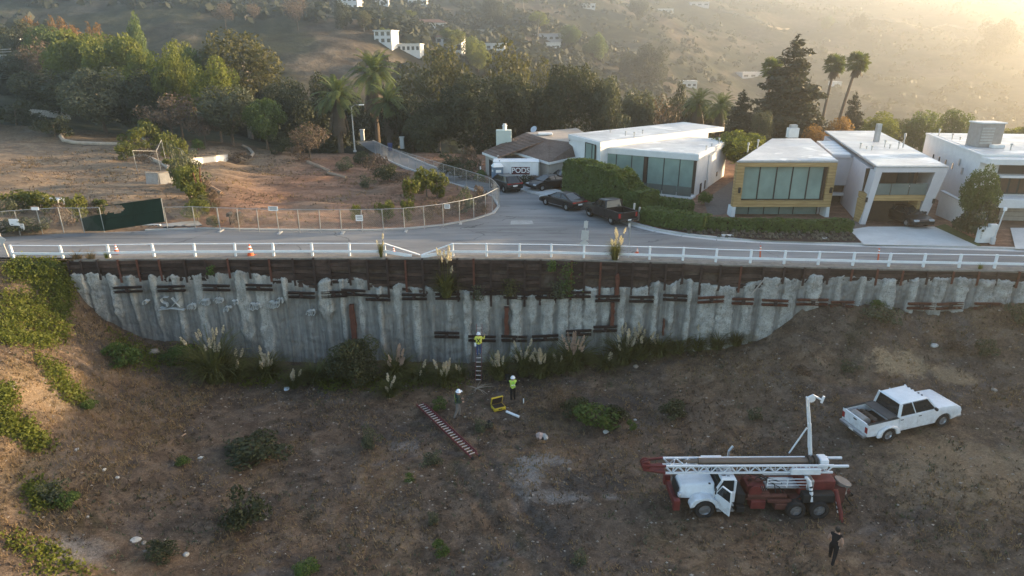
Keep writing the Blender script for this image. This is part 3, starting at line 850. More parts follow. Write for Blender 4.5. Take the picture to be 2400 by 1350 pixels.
L_plumep = leafmat('plume_pink', (0.42, 0.29, 0.26), (0.56, 0.42, 0.37), (0.66, 0.52, 0.46), 0.5, 2.0)

def cards(C, N, size, asp=0.6, jitter=1.0, rng=NR, curl=0.25):
    """leaf-sized quads at C facing roughly N; returns verts, faces"""
    n = len(C)
    N = N + rng.normal(0, jitter, (n, 3)); N /= np.linalg.norm(N, axis=1)[:, None] + 1e-9
    T = rng.normal(0, 1, (n, 3)); T -= N * (T*N).sum(1)[:, None]; T /= np.linalg.norm(T, axis=1)[:, None] + 1e-9
    B = np.cross(N, T)
    s = size * rng.uniform(0.6, 1.4, n)[:, None]
    a = C - T*s*.5; b = C + B*s*asp*.5 + N*s*curl*.3; c = C + T*s*.5; d = C - B*s*asp*.5 + N*s*curl*.3
    V = np.stack([a, b, c, d], 1).reshape(-1, 3)
    return V
def card_mesh(name, Vs, mat, extra=None):
    """leaf cards, optionally with extra MB geometry (material slot 1)"""
    V = np.concatenate(Vs) if isinstance(Vs, list) else Vs
    nq = len(V)//4
    me = bpy.data.meshes.new(name)
    me.vertices.add(len(V)); me.vertices.foreach_set('co', V.astype(np.float32).ravel())
    me.loops.add(nq*4); me.loops.foreach_set('vertex_index', np.arange(nq*4, dtype=np.int32))
    me.polygons.add(nq); me.polygons.foreach_set('loop_start', np.arange(0, nq*4, 4, dtype=np.int32))
    me.polygons.foreach_set('loop_total', np.full(nq, 4, np.int32))
    me.materials.append(mat); me.update(calc_edges=True)
    return me
def blob_pts(blobs, n, rng=NR, shell=0.55):
    vol = np.array([b[1][0]*b[1][1]+b[1][0]*b[1][2] for b in blobs]); pr = vol/vol.sum()
    k = rng.choice(len(blobs), n, p=pr)
    D = rng.normal(0, 1, (n, 3)); D /= np.linalg.norm(D, axis=1)[:, None]
    r = shell + (1-shell)*rng.random(n)**0.6
    C = np.array([b[0] for b in blobs])[k]; S = np.array([b[1] for b in blobs])[k]
    return C + D*S*r[:, None], D
def lumpy(w, h, z0, nb, rng, flat=0.8, core=True):
    """blobs filling a crown of half width w, from z0 to z0+h"""
    out = []
    for i in range(nb):
        while True:
            p = rng.uniform(-1, 1, 3)
            if np.linalg.norm(p) < 1: break
        p = p / max(np.linalg.norm(p), .3) * rng.uniform(.45, .85)
        r = rng.uniform(.22, .42)
        out.append(((p[0]*w, p[1]*w, z0 + h*(.5+.5*p[2])), (r*w, r*w, r*h*.5*flat*1.4)))
    if core: out.append(((0, 0, z0+h*.5), (w*.6, w*.6, h*.36)))
    return out
def trunk_mb(H, r, rng, limbs=5, spread=0.5, z0=0.35, bend=.06):
    m = MB(); pts = [Vector((0, 0, -.4))]
    x = y = 0
    for k in range(1, 6):
        x += rng.uniform(-bend, bend)*H; y += rng.uniform(-bend, bend)*H
        pts.append(Vector((x*k/5, y*k/5, H*k/5)))
    m.tube(pts, [r*1.25, r, r*.8, r*.6, r*.4, r*.15], 7)
    for i in range(limbs):
        f = rng.uniform(z0, .8); k = f*5; b = pts[int(k)].lerp(pts[min(int(k)+1, 5)], k-int(k))
        a = rng.uniform(0, 2*PI); L = H*spread*rng.uniform(.5, 1)
        e = b + Vector((math.cos(a)*L, math.sin(a)*L, L*rng.uniform(.35, .9)))
        mid = b.lerp(e, .5) + Vector((0, 0, -.08*L))
        m.tube([b, mid, e], [r*.45, r*.3, r*.08], 5)
    return m
LIB = {}
def make_kind(key, W, H, mat, nleaf, leaf, nb=16, z0=.25, variants=2, flat=.8, bark=None, limbs=6, jitter=.9, asp=.6, shell=.55, core=True, shape=None):
    """unit trees of half width W and height H; stored meshes are shared by every tree of that kind"""
    out = []
    for v in range(variants):
        rng = np.random.default_rng(hash((key, v)) % 9999 if False else sum(map(ord, key))*7+v)
        bl = shape(rng) if shape else lumpy(W, H*(1-z0), H*z0, nb, rng, flat, core)
        C, D = blob_pts(bl, nleaf, rng, shell)
        me = card_mesh('crown', cards(C, D + np.array([0, 0, .35]), leaf, asp, jitter, rng), mat)
        tr = trunk_mb(H*.8, .035*H*.6, rng, limbs, .38).mesh('trunk', bark or M_bark)
        out.append((me, tr, W, H))
    LIB[key] = out
make_kind('green', 4.2, 9, L_green, 7800, 0.336, 18, .2, 3)
make_kind('yellow', 4.2, 9, L_yell, 7800, 0.336, 20, .2, 3)
make_kind('olive', 4.2, 8, L_olive, 6900, 0.320, 18, .15, 2)
make_kind('dark', 4.2, 9, L_dark, 8400, 0.336, 20, .05, 3)
make_kind('autumn', 4.2, 10, L_brown, 5400, 0.336, 26, .2, 2, core=False, bark=M_barkp, limbs=12)
make_kind('dry', 3.2, 5.5, L_dry, 1500, .26, 20, .25, 2, core=False, limbs=18)
make_kind('orange', 3.2, 8, L_orange, 2600, .36, 18, .15, 2)
make_kind('lacy', 3.2, 8, L_yell, 2250, 0.320, 14, .35, 1, core=False, bark=M_barkp, limbs=10)
def _weep(rng):
    out = []
    for i in range(34):
        a = rng.uniform(0, 2*PI); r = rng.uniform(.15, 1)**.6*6.4; zt = 12.6 - (r/6.6)**2.2*6.0 + rng.uniform(-.5, .5); L = rng.uniform(2.2, 4.8)
        out.append(((math.cos(a)*r, math.sin(a)*r, max(1.4, zt-L*.5)), (1.05, 1.05, L*.55)))
    out.append(((0, 0, 6), (5, 5, 5.6)))
    return out
make_kind('weeping', 7.2, 13, L_dark, 16500, 0.368, shape=_weep, variants=2, shell=.6)
def _con(rng):
    out = []
    for i in range(15):
        f = i/14; z = 1.2 + f*16.2; r = (1-f)**.62*4.5 + .3
        n = max(4, int(12*(1-f)+3))
        for k in range(n):
            a = 2*PI*k/n + rng.uniform(-.4, .4); q = r*rng.uniform(.5, 1.0)
            out.append(((math.cos(a)*q*.62, math.sin(a)*q*.62, z + rng.uniform(-.35, .35) - q*.10), (q*.55, q*.55, .62)))
    out.append(((0, 0, 7.5), (1.7, 1.7, 7)))
    return out
make_kind('conifer', 4.3, 18.3, L_con, 20000, .62, shape=_con, variants=2, limbs=0, asp=.45, shell=.25)

# a few leafy frames shared by small shrubs
make_kind('shrub_green', 1.0, 1.4, L_hedge, 1116, 0.128, 9, .0, 3, limbs=3)
make_kind('shrub_weed', .9, 1.7, leafmat('leaf_weed', (0.08, 0.09, 0.02), (0.15, 0.155, 0.04), (0.23, 0.21, 0.06), .45, 1), 900, .17, 12, .0, 3, core=False, limbs=6)
make_kind('shrub_olive', 1.0, 1.2, L_olive, 936, 0.120, 9, .0, 2, limbs=3)
make_kind('shrub_dry', 1.0, 1.1, L_dry, 864, 0.112, 10, .0, 2, limbs=6, core=False)
make_kind('shrub_dark', 1.0, 1.3, L_dark, 1224, 0.128, 10, .0, 2, limbs=3)

# date palm and fan palm
def palm_mesh(n, L, droop, mat, rng, wid=.5, up=(.1, 1.35), nseg=6):
    V = []
    for i in range(n):
        a = 2*PI*i/n*1.618*3 + rng.uniform(-.2, .2); e = rng.uniform(*up)
        d = np.array([math.cos(a)*math.cos(e), math.sin(a)*math.cos(e), math.sin(e)]); p = np.zeros(3); side = np.array([-math.sin(a), math.cos(a), 0])
        l = L*rng.uniform(.8, 1.1)/nseg
        for k in range(nseg):
            q = p + d*l
            w = wid*math.sin(PI*(k+1.2)/(nseg+1.6)); w0 = wid*math.sin(PI*(k+.2)/(nseg+1.6))
            for s in (-1, 1):
                o0 = side*s*w0 - np.array([0, 0, .35*w0]); o1 = side*s*w - np.array([0, 0, .35*w])
                # split leaflets
                for h in range(3):
                    t0, t1 = h/3, (h+.62)/3
                    V.append(np.array([p+(q-p)*t0, p+(q-p)*t1, p+(q-p)*t1 + o0 + (o1-o0)*t1 + d*l*.35, p+(q-p)*t0 + o0 + (o1-o0)*t0 + d*l*.35]))
            p = q; d = d + np.array([0, 0, -droop]); d /= np.linalg.norm(d)
    return np.concatenate(V)
rg = np.random.default_rng(4)
dp = card_mesh('crown', palm_mesh(58, 3.4, .30, None, rg, .42, (-.3, 1.4)), L_palm)
ds = card_mesh('skirt', palm_mesh(40, 3.6, .34, None, rg, .34, (-1.45, -.75)), L_skirt)
fp_V = []
for i in range(120):
    a = rg.uniform(0, 2*PI); e = math.asin(rg.uniform(-.75, 1)); d = np.array([math.cos(a)*math.cos(e), math.sin(a)*math.cos(e), math.sin(e)])
    st = d*rg.uniform(.7, 1.05); up_ = np.array([0, 0, 1.0]); s = np.cross(d, up_); s /= np.linalg.norm(s)+1e-6; t = np.cross(s, d)
    for j in range(7):
        b = (j-3)/3*1.25
        v = d*math.cos(b)+s*math.sin(b); sp = (s*math.cos(b)-d*math.sin(b))*.06
        tip = st + v*.72 - np.array([0, 0, .18*abs(b)+.1])
        fp_V.append(np.array([st-sp*.4, st+sp*.4, st+v*.45+sp*1.6-np.array([0,0,.02]), tip]))
fpc = card_mesh('crown', np.concatenate(fp_V), L_palm)
fsk = card_mesh('skirt', palm_mesh(46, 1.6, .2, None, rg, .16, (-1.5, -1.0), 3), L_skirt)
def trunk_simple(H, r0, r1, lean=0, mat=None):
    m = MB(); n = 9
    m.tube([(lean*(k/n)**1.5, 0, -.4+(H+.4)*k/n) for k in range(n+1)], [r0+(r1-r0)*k/n + (.04*r0 if k % 2 else 0) for k in range(n+1)], 9)
    return m.mesh('trunk', mat or M_bark)

def at_tree(px, top, wid, Y, kind, label, cat='tree', group=None, v=None, zb=None, dz=0.0, name=None):
    """stand a tree so that its crown shows at px, its top at the given height and its width as seen"""
    p = on_Y(px, top, Y); z = zup(p.x, Y) if zb is None else zb
    lib = LIB[kind]; k = (int(px*7 + Y) if v is None else v) % len(lib); cm, tm, W, H = lib[k]
    Zd = .9397*Y + (CAM_H - p.z)*.342
    w = wid/2*Zd/FOC; h = max(1.0, p.z - z)
    nm = name or {'conifer': 'conifer_tree', 'dry': 'dry_tree'}.get(kind, 'broadleaf_tree')
    o = thing(nm, (p.x, Y, z + dz), label, cat, random.uniform(0, 6.28), group)
    o.scale = (w/W*1.02, w/W*1.02, h/(H*1.02))
    link('trunk', tm, o); link('crown', cm, o)
    return o
TREES = [
 (28,42,110,152,'dark','dark round tree at the left edge behind the upper balcony house'),
 (100,52,120,150,'green','green tree just right of the balcony with white railing'),
 (150,95,110,132,'yellow','sunlit low tree above the left slope, right of the tan bare tree'),
 (75,90,80,134,'dry','tan leafless-looking bush below the upper balcony'),
 (303,8,76,165,'green','tall lone tree standing above all others on the left skyline'),
 (190,58,170,128,'yellow','wide sunlit green tree with a pale forked trunk at upper left'),
 (262,66,150,122,'yellow','bright yellow-green tree below the tall lone tree'),
 (340,105,130,116,'yellow','bright green billowing tree left of the lacy tree'),
 (392,112,105,108,'yellow','sunlit pale green tree with stacked clumps'),
 (415,82,70,130,'lacy','thin lacy pale tree against the dark hillside'),
 (552,60,225,124,'autumn','largest bronze-green tree with pointed tops at upper left'),
 (490,142,120,106,'yellow','rounded bright green tree in front of the bronze tree'),
 (110,140,190,116,'dark','shaded dark tree right of the scaffolded house'),
 (215,150,190,106,'olive','shaded olive tree over the low curved wall'),
 (330,150,150,108,'dark','dark tree behind the brown dry tree'),
 (385,212,150,97,'dry','brown dry domed tree at the back of the lot'),
 (470,262,80,96,'dry','small brown dry tree right of the domed brown one'),
 (525,205,170,99,'olive','grey-green shaded tree at the back of the lot'),
 (612,225,110,97,'green','olive-green tree with a lit right edge'),
 (680,180,150,112,'dark','dark tree left of the palms'),
 (650,160,120,125,'dark','dark tree under the bronze tree, right side'),
 (718,282,95,88,'dry','small sparse tree by the side street fence'),
 (960,195,150,106,'dark','dark tree right of the tall date palm'),
 (1018,92,190,132,'autumn','rust-brown tree left of the tallest brown crown'),
 (1185,95,170,134,'autumn','tall golden brown tree behind the dark weeping trees'),
 (1275,140,110,128,'autumn','brown tree between the two weeping trees'),
 (1000,250,130,99,'dark','dark low tree beside the side street bend'),
 (1240,175,170,112,'dark','dark tree between the weeping trees'),
 (905,170,150,122,'dark','dark tree behind the tallest date palm'),
 (770,165,130,118,'dark','dark tree behind the lamp palm'),
 (1655,225,130,112,'dark','dark spreading tree behind the low palms'),
 (1500,215,110,112,'olive','dull green tree behind the white house, left of the dry tree'),
 (450,120,110,122,'green','green tree between the lacy tree and the bronze tree'),
 (30,110,120,135,'dark','dark tree at the left edge under the balcony house'),
 (1128,148,260,103,'weeping','big dark weeping tree behind the chimney'),
 (1352,118,230,107,'weeping','big dark weeping tree with a sunlit golden shoulder'),
 (1432,185,105,102,'olive','sunlit olive tree at the right flank of the weeping tree'),
 (1478,172,75,134,'dark','dark bushy tree right of the weeping trees'),
 (1545,182,95,136,'dark','dark tree on the ridge right of the weeping trees'),
 (1600,195,70,130,'dark','small dark tree at the canyon edge'),
 (1565,225,130,114,'dry','grey-brown dry tree behind the white house'),
 (1790,262,70,92,'olive','pale olive tree left of the great conifer'),
 (1975,258,80,94,'orange','orange-yellow tree right of the great conifer'),
 (1920,285,70,90,'orange','rusty orange tree against the great conifer'),
 (2060,268,110,102,'yellow','sunlit pale tree behind the skylight house'),
 (2115,272,80,112,'olive','hazy tree behind the right wing roof'),
 (2182,254,110,108,'green','hazy dark green tree left of the roof cooler'),
 (2252,248,90,104,'green','pointed hazy tree behind the roof cooler'),
 (2388,288,80,100,'yellow','pale hazy tree at the right edge'),
 (2325,300,60,112,'olive','low hazy tree right of the roof cooler'),
]
for px, top, w, Y, k, lab in TREES: at_tree(px, top, w, Y, k, lab)
for px, top, w, Y, lab in ((1875,60,195,97,'great dark conifer towering over the houses'),(1745,200,92,95,'smaller conifer left of the great one'),(2010,204,82,106,'low conifer under the tallest fan palm')):
    at_tree(px, top, w, Y, 'conifer', lab)
for i, (px, top, w, Y) in enumerate(((70,26,60,172),(120,24,60,174),(165,30,60,172),(212,38,55,170),(245,50,45,166))):
    at_tree(px, top, w, Y, 'orange', ('leftmost', 'second', 'third', 'fourth', 'rightmost')[i] + ' reddish bare tree of the row on the left skyline', group='row of reddish trees on the skyline', name='reddish_tree')
def date_palm(px, top, w, Y, label):
    p = on_Y(px, top, Y); z = zup(p.x, Y); Zd = .9397*Y + (CAM_H-p.z)*.342; s = (w/2*Zd/FOC)/3.0
    H = p.z - z - 2.2*s
    o = thing('date_palm', (p.x, Y, z), label, 'palm', random.uniform(0, 6))
    link('trunk', trunk_simple(H, .42, .34), o)
    a = link('crown', dp, o); a.location = (0, 0, H); a.scale = (s, s, s)
    b = link('skirt', ds, o); b.location = (0, 0, H-.1); b.scale = (s*.9, s*.9, s*1.15); b['label'] = 'hanging dead fronds'
for a in ((785,186,115,99,'date palm with a long skirt of dead fronds by the street lamp'),(872,128,125,113,'tallest date palm with an orange glint at its heart'),(905,205,100,104,'shorter date palm in shade right of the tallest palm'),(1640,214,80,108,'low green palm behind the white house, left one'),(1692,224,80,103,'low green palm behind the white house, right one')): date_palm(*a)
def fan_palm(px, top, w, Y, label, lean=0):
    p = on_Y(px, top, Y); z = zup(p.x, Y); Zd = .9397*Y + (CAM_H-p.z)*.342; s = (w/2*Zd/FOC)/1.55
    H = p.z - z - 1.5*s
    o = thing('fan_palm', (p.x-lean, Y, z), label, 'palm')
    link('trunk', trunk_simple(H, .30, .17, lean, M_bark), o)
    a = link('crown', fpc, o); a.location = (lean, 0, H); a.scale = (s, s, s)
    b = link('skirt', fsk, o); b.location = (lean, 0, H-.2); b.scale = (s*1.1, s*1.1, s); b['label'] = 'dead fan leaves'
fan_palm(1815,130,58,103,'fan palm half behind the great conifer, left side',.4); fan_palm(1962,122,56,112,'fan palm just right of the great conifer',1.0); fan_palm(2016,116,58,104,'tallest fan palm with a leaning trunk, rightmost',2.0)

# ---- scrub on the far slopes: one mass nobody could count
def far_scrub():
    rng = np.random.default_rng(17); Cs, Ns = [], []
    VP = [on_land(*q) for q in ((898,104),(952,122),(1003,72),(1052,118),(815,22),(978,10),(1285,95),(1297,116),(1135,86),(1160,118),(1170,48),(1765,182),(895,12))]
    n = 0
    while n < 17500:
        y = 128 + (1150-128)*rng.random()**1.7; a = rng.uniform(-1.0, 1.05); x = a*y
        d = mnoise.noise(Vector((x*.02, y*.02, 1.1))) + .5*mnoise.noise(Vector((x*.07, y*.07, 5.1)))
        if a < -.1 and 205 < y < 290: d -= .35
        else: d += .15
        if -.22 < a < .22 and 225 < y < 480: d += .35
        if d < rng.uniform(-.45, .25) or (a > .1 and y > 400 and rng.random() < .7): continue
        if any(abs(x-v.x) < 10 and -24 < y-v.y < 9 for v in VP): continue
        z = zland(x, y); s = rng.uniform(1.0, 2.8)*(1 + y/420); k = 9
        if -.3 < a < .22 and 225 < y < 480: s *= 1.55; k = 16
        D = rng.normal(0, 1, (k, 3)); D /= np.linalg.norm(D, axis=1)[:, None]; D[:, 2] = np.abs(D[:, 2])
        Cs.append(np.array([x, y, z]) + D*np.array([s*.75, s*.75, s*.75])); Ns.append(D); n += 1
    C = np.concatenate(Cs); N = np.concatenate(Ns)
    return card_mesh('hillside_scrub', cards(C, N, 3.0, .8, .35, rng), L_far)
tag(link('hillside_scrub', far_scrub()), 'dark brush covering the far canyon slopes', 'brush', kind='stuff')
FAR = [(850,22,44,262,'autumn','tall reddish tree by the far white house'),(900,62,30,300,'yellow','small bright tree above the far white house'),(1150,-15,60,330,'dark','dark tall tree at the top centre'),(1228,-25,46,335,'lacy','tall pale eucalyptus at the top centre'),(1262,24,54,330,'lacy','forked pale tree right of the eucalyptus'),(1060,60,60,350,'yellow','sunlit hedge-like tree above the tile-roofed villa'),(1120,90,80,300,'yellow','sunlit tree right of the arched villa'),(1335,55,60,380,'green','tree beside the long far roof'),(1530,98,90,300,'dark','dark round tree at the centre right of the canyon'),(1480,120,60,330,'dark','dark bush left of the round canyon tree'),(800,0,60,300,'dark','tree below the top white house'),(690,-10,70,310,'dry','bare tree above the far road'),(590,5,40,290,'dry','bare tree on the far road bend'),(520,0,60,300,'dry','bare grey tree at the top left'),(960,22,30,330,'lacy','thin tall tree left of the tile-roofed villa'),(1180,20,50,360,'dark','dark tree above the tile-roofed villa'),(1400,70,70,420,'green','hazy tree above the long far roof'),(2350,40,90,520,'dark','hazy wide tree near the top right corner'),(2020,30,40,560,'dark','hazy tree on the far right ridge'),(1940,36,34,560,'green','hazy tree left on the far right ridge'),(1500,-10,50,520,'dark','hazy tall tree at the top right of centre')]
for px, top, w, Y, k, lab in FAR:
    p = on_land(px, max(top + w*1.15, 4)); Y = p.y
    at_tree(px, top, w, Y, k, lab, zb=p.z, name='far_tree')

# ---- hedges: clipped volumes of leaf
def hedge(name, poly, h, label, mat=L_hedge, dens=150, cat='hedge', leaf=.21, zf=None):
    """poly: plan outline; h: height"""
    P = [Vector((p[0], p[1], 0)) for p in poly]; c = sum(P, Vector())/len(P)
    z0 = min(zup(p.x, p.y) for p in P)
    o = thing(name, (c.x, c.y, z0), label, cat)
    rng = np.random.default_rng(int(abs(c.x)*31+abs(c.y)*7)); pts, nor = [], []
    n = len(P); L = sum((P[(i+1) % n]-P[i]).length for i in range(n))
    hh = lambda x, y: (h if zf is None else zf(x, y)) * (1 + .10*mnoise.noise(Vector((x*.8, y*.8, 2)))) 
    for i in range(n):
        a, b = P[i], P[(i+1) % n]; d = b-a; k = int(d.length*(h if zf is None else (zf(a.x,a.y)+zf(b.x,b.y))/2)*dens)
        nn = Vector((d.y, -d.x, 0)).normalized()
        if nn.dot(a-c) < 0: nn = -nn
        for _ in range(k):
            t, u = rng.random(), rng.random()
            q = a + d*t
            H = hh(q.x, q.y); off = rng.normal(0, .07) + .12*mnoise.noise(Vector((q.x*1.3, q.y*1.3, u*H*1.5)))
            pts.append((q.x+nn.x*off-c.x, q.y+nn.y*off-c.y, u*H)); nor.append((nn.x, nn.y, .25))
    xs = [p.x for p in P]; ys = [p.y for p in P]; A = (max(xs)-min(xs))*(max(ys)-min(ys)); k = int(A*dens*1.6)
    X = rng.uniform(min(xs), max(xs), k); Y = rng.uniform(min(ys), max(ys), k); ins = in_poly(X, Y, [(p.x, p.y) for p in P])
    for x, y in zip(X[ins], Y[ins]):
        pts.append((x-c.x, y-c.y, hh(x, y) + rng.normal(0, .06))); nor.append((0, 0, 1))
    link('foliage', card_mesh('foliage', cards(np.array(pts), np.array(nor)*1.6, leaf, .7, .5, rng), mat), o)
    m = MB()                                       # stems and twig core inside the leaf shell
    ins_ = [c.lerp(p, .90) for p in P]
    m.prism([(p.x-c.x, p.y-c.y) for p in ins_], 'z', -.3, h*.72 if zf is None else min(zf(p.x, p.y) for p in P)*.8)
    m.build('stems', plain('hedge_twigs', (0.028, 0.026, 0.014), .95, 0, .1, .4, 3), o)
    return o
# ================================================================ HOUSES
M_stucco = plain('white_stucco', (0.66, 0.66, 0.65), 0.9, 0, 0.2, 0.10, 1.1, 0.15)
M_lav = plain('grey_stucco', (0.52, 0.50, 0.51), 0.9, 0, 0.2, 0.07, 1.5, 0.15)
def roof_mat():
    t = NT('white_roof_membrane')
    a = t.noise(0.35, 5, 0.6); b = t.noise(1.8, 4, 0.7)
    c = t.ramp(t.math('ADD', t.math('MULTIPLY', a, .6), t.math('MULTIPLY', b, .4)), [(0.34, (0.36, 0.37, 0.375)), (0.5, (0.47, 0.48, 0.485)), (0.64, (0.57, 0.575, 0.575))])
    pud = t.ramp(t.noise(0.28, 3, 0.55, dist=.6), [(0.60, 0.0), (0.63, 1.0)])
    c = t.mix(pud, c, (0.68, 0.68, 0.67))
    stain = t.ramp(t.noise(0.22, 4, 0.7, stretch=(0.4, 1.6, 1)), [(0.6, 0.0), (0.7, 0.45)])
    c = t.mix(stain, c, (0.36, 0.33, 0.28))
    rg_ = t.ramp(t.noise(0.5, 3, .6), [(0.4, 0.35), (0.62, 0.6)])
    t.color(c).set(rg_, 0, 0.4); t.bump(b, .1, .02)
    return t.m
M_roof = roof_mat()
def siding_mat():
    t = NT('yellow_cedar_siding')
    w = t.add('ShaderNodeTexWave', wave_type='BANDS', bands_direction='Z'); w.inputs['Scale'].default_value = 1.1; w.inputs['Distortion'].default_value = 0.3
    t.link(t.pos(), w.inputs['Vector'])
    g = t.noise(2.2, 4, .6, stretch=(.4, .4, 7))
    c = t.ramp(g, [(0.32, (0.28, 0.18, 0.075)), (0.5, (0.37, 0.245, 0.105)), (0.68, (0.46, 0.315, 0.145))])
    c = t.mix(t.ramp(w.outputs['Fac'], [(0.0, 0.55), (0.12, 0.0)]), c, (0.16, 0.095, 0.03))
    t.color(c).set(0.7, 0, 0.3)
    return t.m
M_cedar = siding_mat()
def glass_mat(name, c, rough=0.16):
    t = NT(name); n = t.noise(0.5, 3, .6)
    t.color(t.ramp(n, [(0.3, tuple(x*.8 for x in c)), (0.7, tuple(x*1.15 for x in c))])).set(rough, 0, 0.6)
    return t.m
M_frost = glass_mat('shaded_green_glass', (0.22, 0.30, 0.265), 0.2)
M_glass = glass_mat('dark_window_glass', (0.035, 0.045, 0.048), 0.08)
M_rail = glass_mat('balustrade_glass', (0.13, 0.155, 0.14), 0.1)
M_black = plain('dark_bronze_frame', (0.025, 0.022, 0.02), 0.5, 0.2, .4, .2, 4)
M_brown = plain('dark_wood_door', (0.060, 0.038, 0.024), 0.6, 0, .3, .3, 3)
M_metal = plain('galvanised_metal', (0.42, 0.43, 0.44), 0.45, 0.7, .5, .2, 4)
def tile_mat():
    t = NT('brown_shingle'); s = t.pos()
    n = t.noise(6, 4, .7); b = t.noise(.6, 3, .6)
    t.color(t.ramp(t.math('ADD', t.math('MULTIPLY', n, .6), t.math('MULTIPLY', b, .4)), [(0.35, (0.075, 0.052, 0.042)), (0.5, (0.135, 0.096, 0.078)), (0.66, (0.20, 0.15, 0.12))])).set(0.9, 0, .2)
    t.bump(n, .5, .05); return t.m
M_shingle = tile_mat()

class House:
    def __init__(s, name, loc, label, cat='house'):
        s.o = thing(name, loc, label, cat); s.inv = Matrix.Translation(-Vector(loc))
    def part(s, m, name, mat, parent=None, bevel=0.0, label=None, smooth=False):
        o = m.build(name, mat, parent or s.o, bevel=bevel, seg=1, smooth=smooth)
        if parent is None: o.matrix_parent_inverse = s.inv
        if label: o['label'] = label
        return o
def on_plane(px, py, P0, n):
    d = ray(px, py); c = Vector((0, 0, CAM_H)); n = Vector(n); t = (Vector(P0)-c).dot(n)/d.dot(n)
    return c + d*t
class Face:
    """a vertical wall from plan point a to b; place panels by picture points or by (s along, z)"""
    def __init__(f, a, b):
        f.a = Vector((a[0], a[1], 0)); f.b = Vector((b[0], b[1], 0)); f.d = (f.b-f.a); f.L = f.d.length; f.d.normalize(); f.n = Vector((f.d.y, -f.d.x, 0))
        if f.n.dot(f.a) > 0: f.n = -f.n            # towards the camera
    def s(f, px, py): return (on_plane(px, py, f.a, f.n) - f.a).dot(f.d)
    def z(f, px, py): return on_plane(px, py, f.a, f.n).z
    def P(f, s, z, out=0.0): q = f.a + f.d*s + f.n*out; return Vector((q.x, q.y, z))
    def panel(f, m, s0, s1, z0, z1, o0, o1):
        """box from s0..s1, z0..z1 with depth from o0 to o1 in front of the wall"""
        m.hexa([f.P(s0,z0,o1), f.P(s1,z0,o1), f.P(s1,z0,o0), f.P(s0,z0,o0), f.P(s0,z1,o1), f.P(s1,z1,o1), f.P(s1,z1,o0), f.P(s0,z1,o0)]); return m
def glazing(H, F, ss, z0, z1, mat, frame=M_black, out=0.03, fw=.06, name='window_pane', depth=.05):
    """panes between the positions ss with mullions over them"""
    for a, b in zip(ss[:-1], ss[1:]):
        w = H.part(F.panel(MB(), a+.02, b-.02, z0, z1, out, out+depth), name, mat)
    for a in ss: H.part(F.panel(MB(), a-fw/2, a+fw/2, z0-.02, z1+.02, out-.01, out+depth+.06), 'mullion', frame)
    for z in (z0-.03, z1+.03): H.part(F.panel(MB(), ss[0]-fw/2, ss[-1]+fw/2, z-.035, z+.035, out-.01, out+depth+.045), 'window_frame', frame)
def roof_slab(m, pts, z0, z1): return m.wall_poly(pts, z0, z1)
def inset(poly, d):
    c = sum((Vector((p[0], p[1], 0)) for p in poly), Vector())/len(poly); out = []
    for p in poly:
        v = Vector((p[0], p[1], 0)) - c; out.append(c + v*(1 - d/v.length))
    return [(p.x, p.y) for p in out]
def vents(H, spots, zr, roof):
    for i, (px, py, h) in enumerate(spots):
        p = on_z(px, py, zr); m = MB(); m.lathe([(.06, 0), (.06, h*.75), (.11, h*.78), (.11, h)], (p.x, p.y, zr), 8)
        H.part(m, 'roof_vent', M_metal, roof)

# ---------------- white angular house
zb = 12.6
B = [on_z(1397,344,zb), on_z(1639,362.6,zb), on_z(1710,326.5,zb)]
B.append(B[0] + (B[2]-B[1]))
U = [on_z(x, y, 13.25) for x, y in ((1332,314.4),(1407,334),(1698,298),(1604,286))]
H = House('white_house', (B[1].x-3, B[1].y+4, 7.9), 'white angular flat-roofed house with a wall of green-tinted glass')
plB = [(p.x, p.y) for p in B]; plU = [(p.x, p.y) for p in U]
wl_ = inset(plB, .25)
rb_ = H.part(roof_slab(MB(), plB, zb-.62, zb), 'lower_roof', M_stucco, bevel=.02)
H.part(roof_slab(MB(), inset(plB, .3), zb-.1, zb+.035), 'roof_membrane', M_roof, rb_)
H.part(MB().wall_poly(wl_, 7.2, zb-.6), 'wall', M_stucco)
ru = H.part(roof_slab(MB(), plU, 12.75, 13.25), 'upper_roof', M_stucco, bevel=.02)
H.part(roof_slab(MB(), inset(plU, .3), 13.1, 13.285), 'roof_membrane', M_roof, ru)
wu = [U[0], U[1], U[1].lerp(U[2], .86), U[3].lerp(U[0], .12)]
H.part(MB().wall_poly(inset([(p.x, p.y) for p in wu], .12), 7.2, 12.77), 'wall', M_stucco)
F = Face(wl_[0], wl_[1])
zt, zl = F.z(1520, 366), F.z(1630, 452)
ss = [F.s(x, 400) for x in (1409,1444,1480)]; glazing(H, F, ss + [F.s(1509, 400)], zl, zt, M_frost)
ss = [F.s(x, 410) for x in (1517,1555,1592,1627)]; glazing(H, F, ss, zl, zt, M_frost)
H.part(F.panel(MB(), F.s(1509,400)+.04, F.s(1517,400)-.04, zl-.1, zt+.05, .02, .16), 'timber_post', M_brown)
H.part(F.panel(MB(), F.L-.34, F.L-.05, zl-.1, zt+.05, .02, .14), 'timber_post', M_brown)
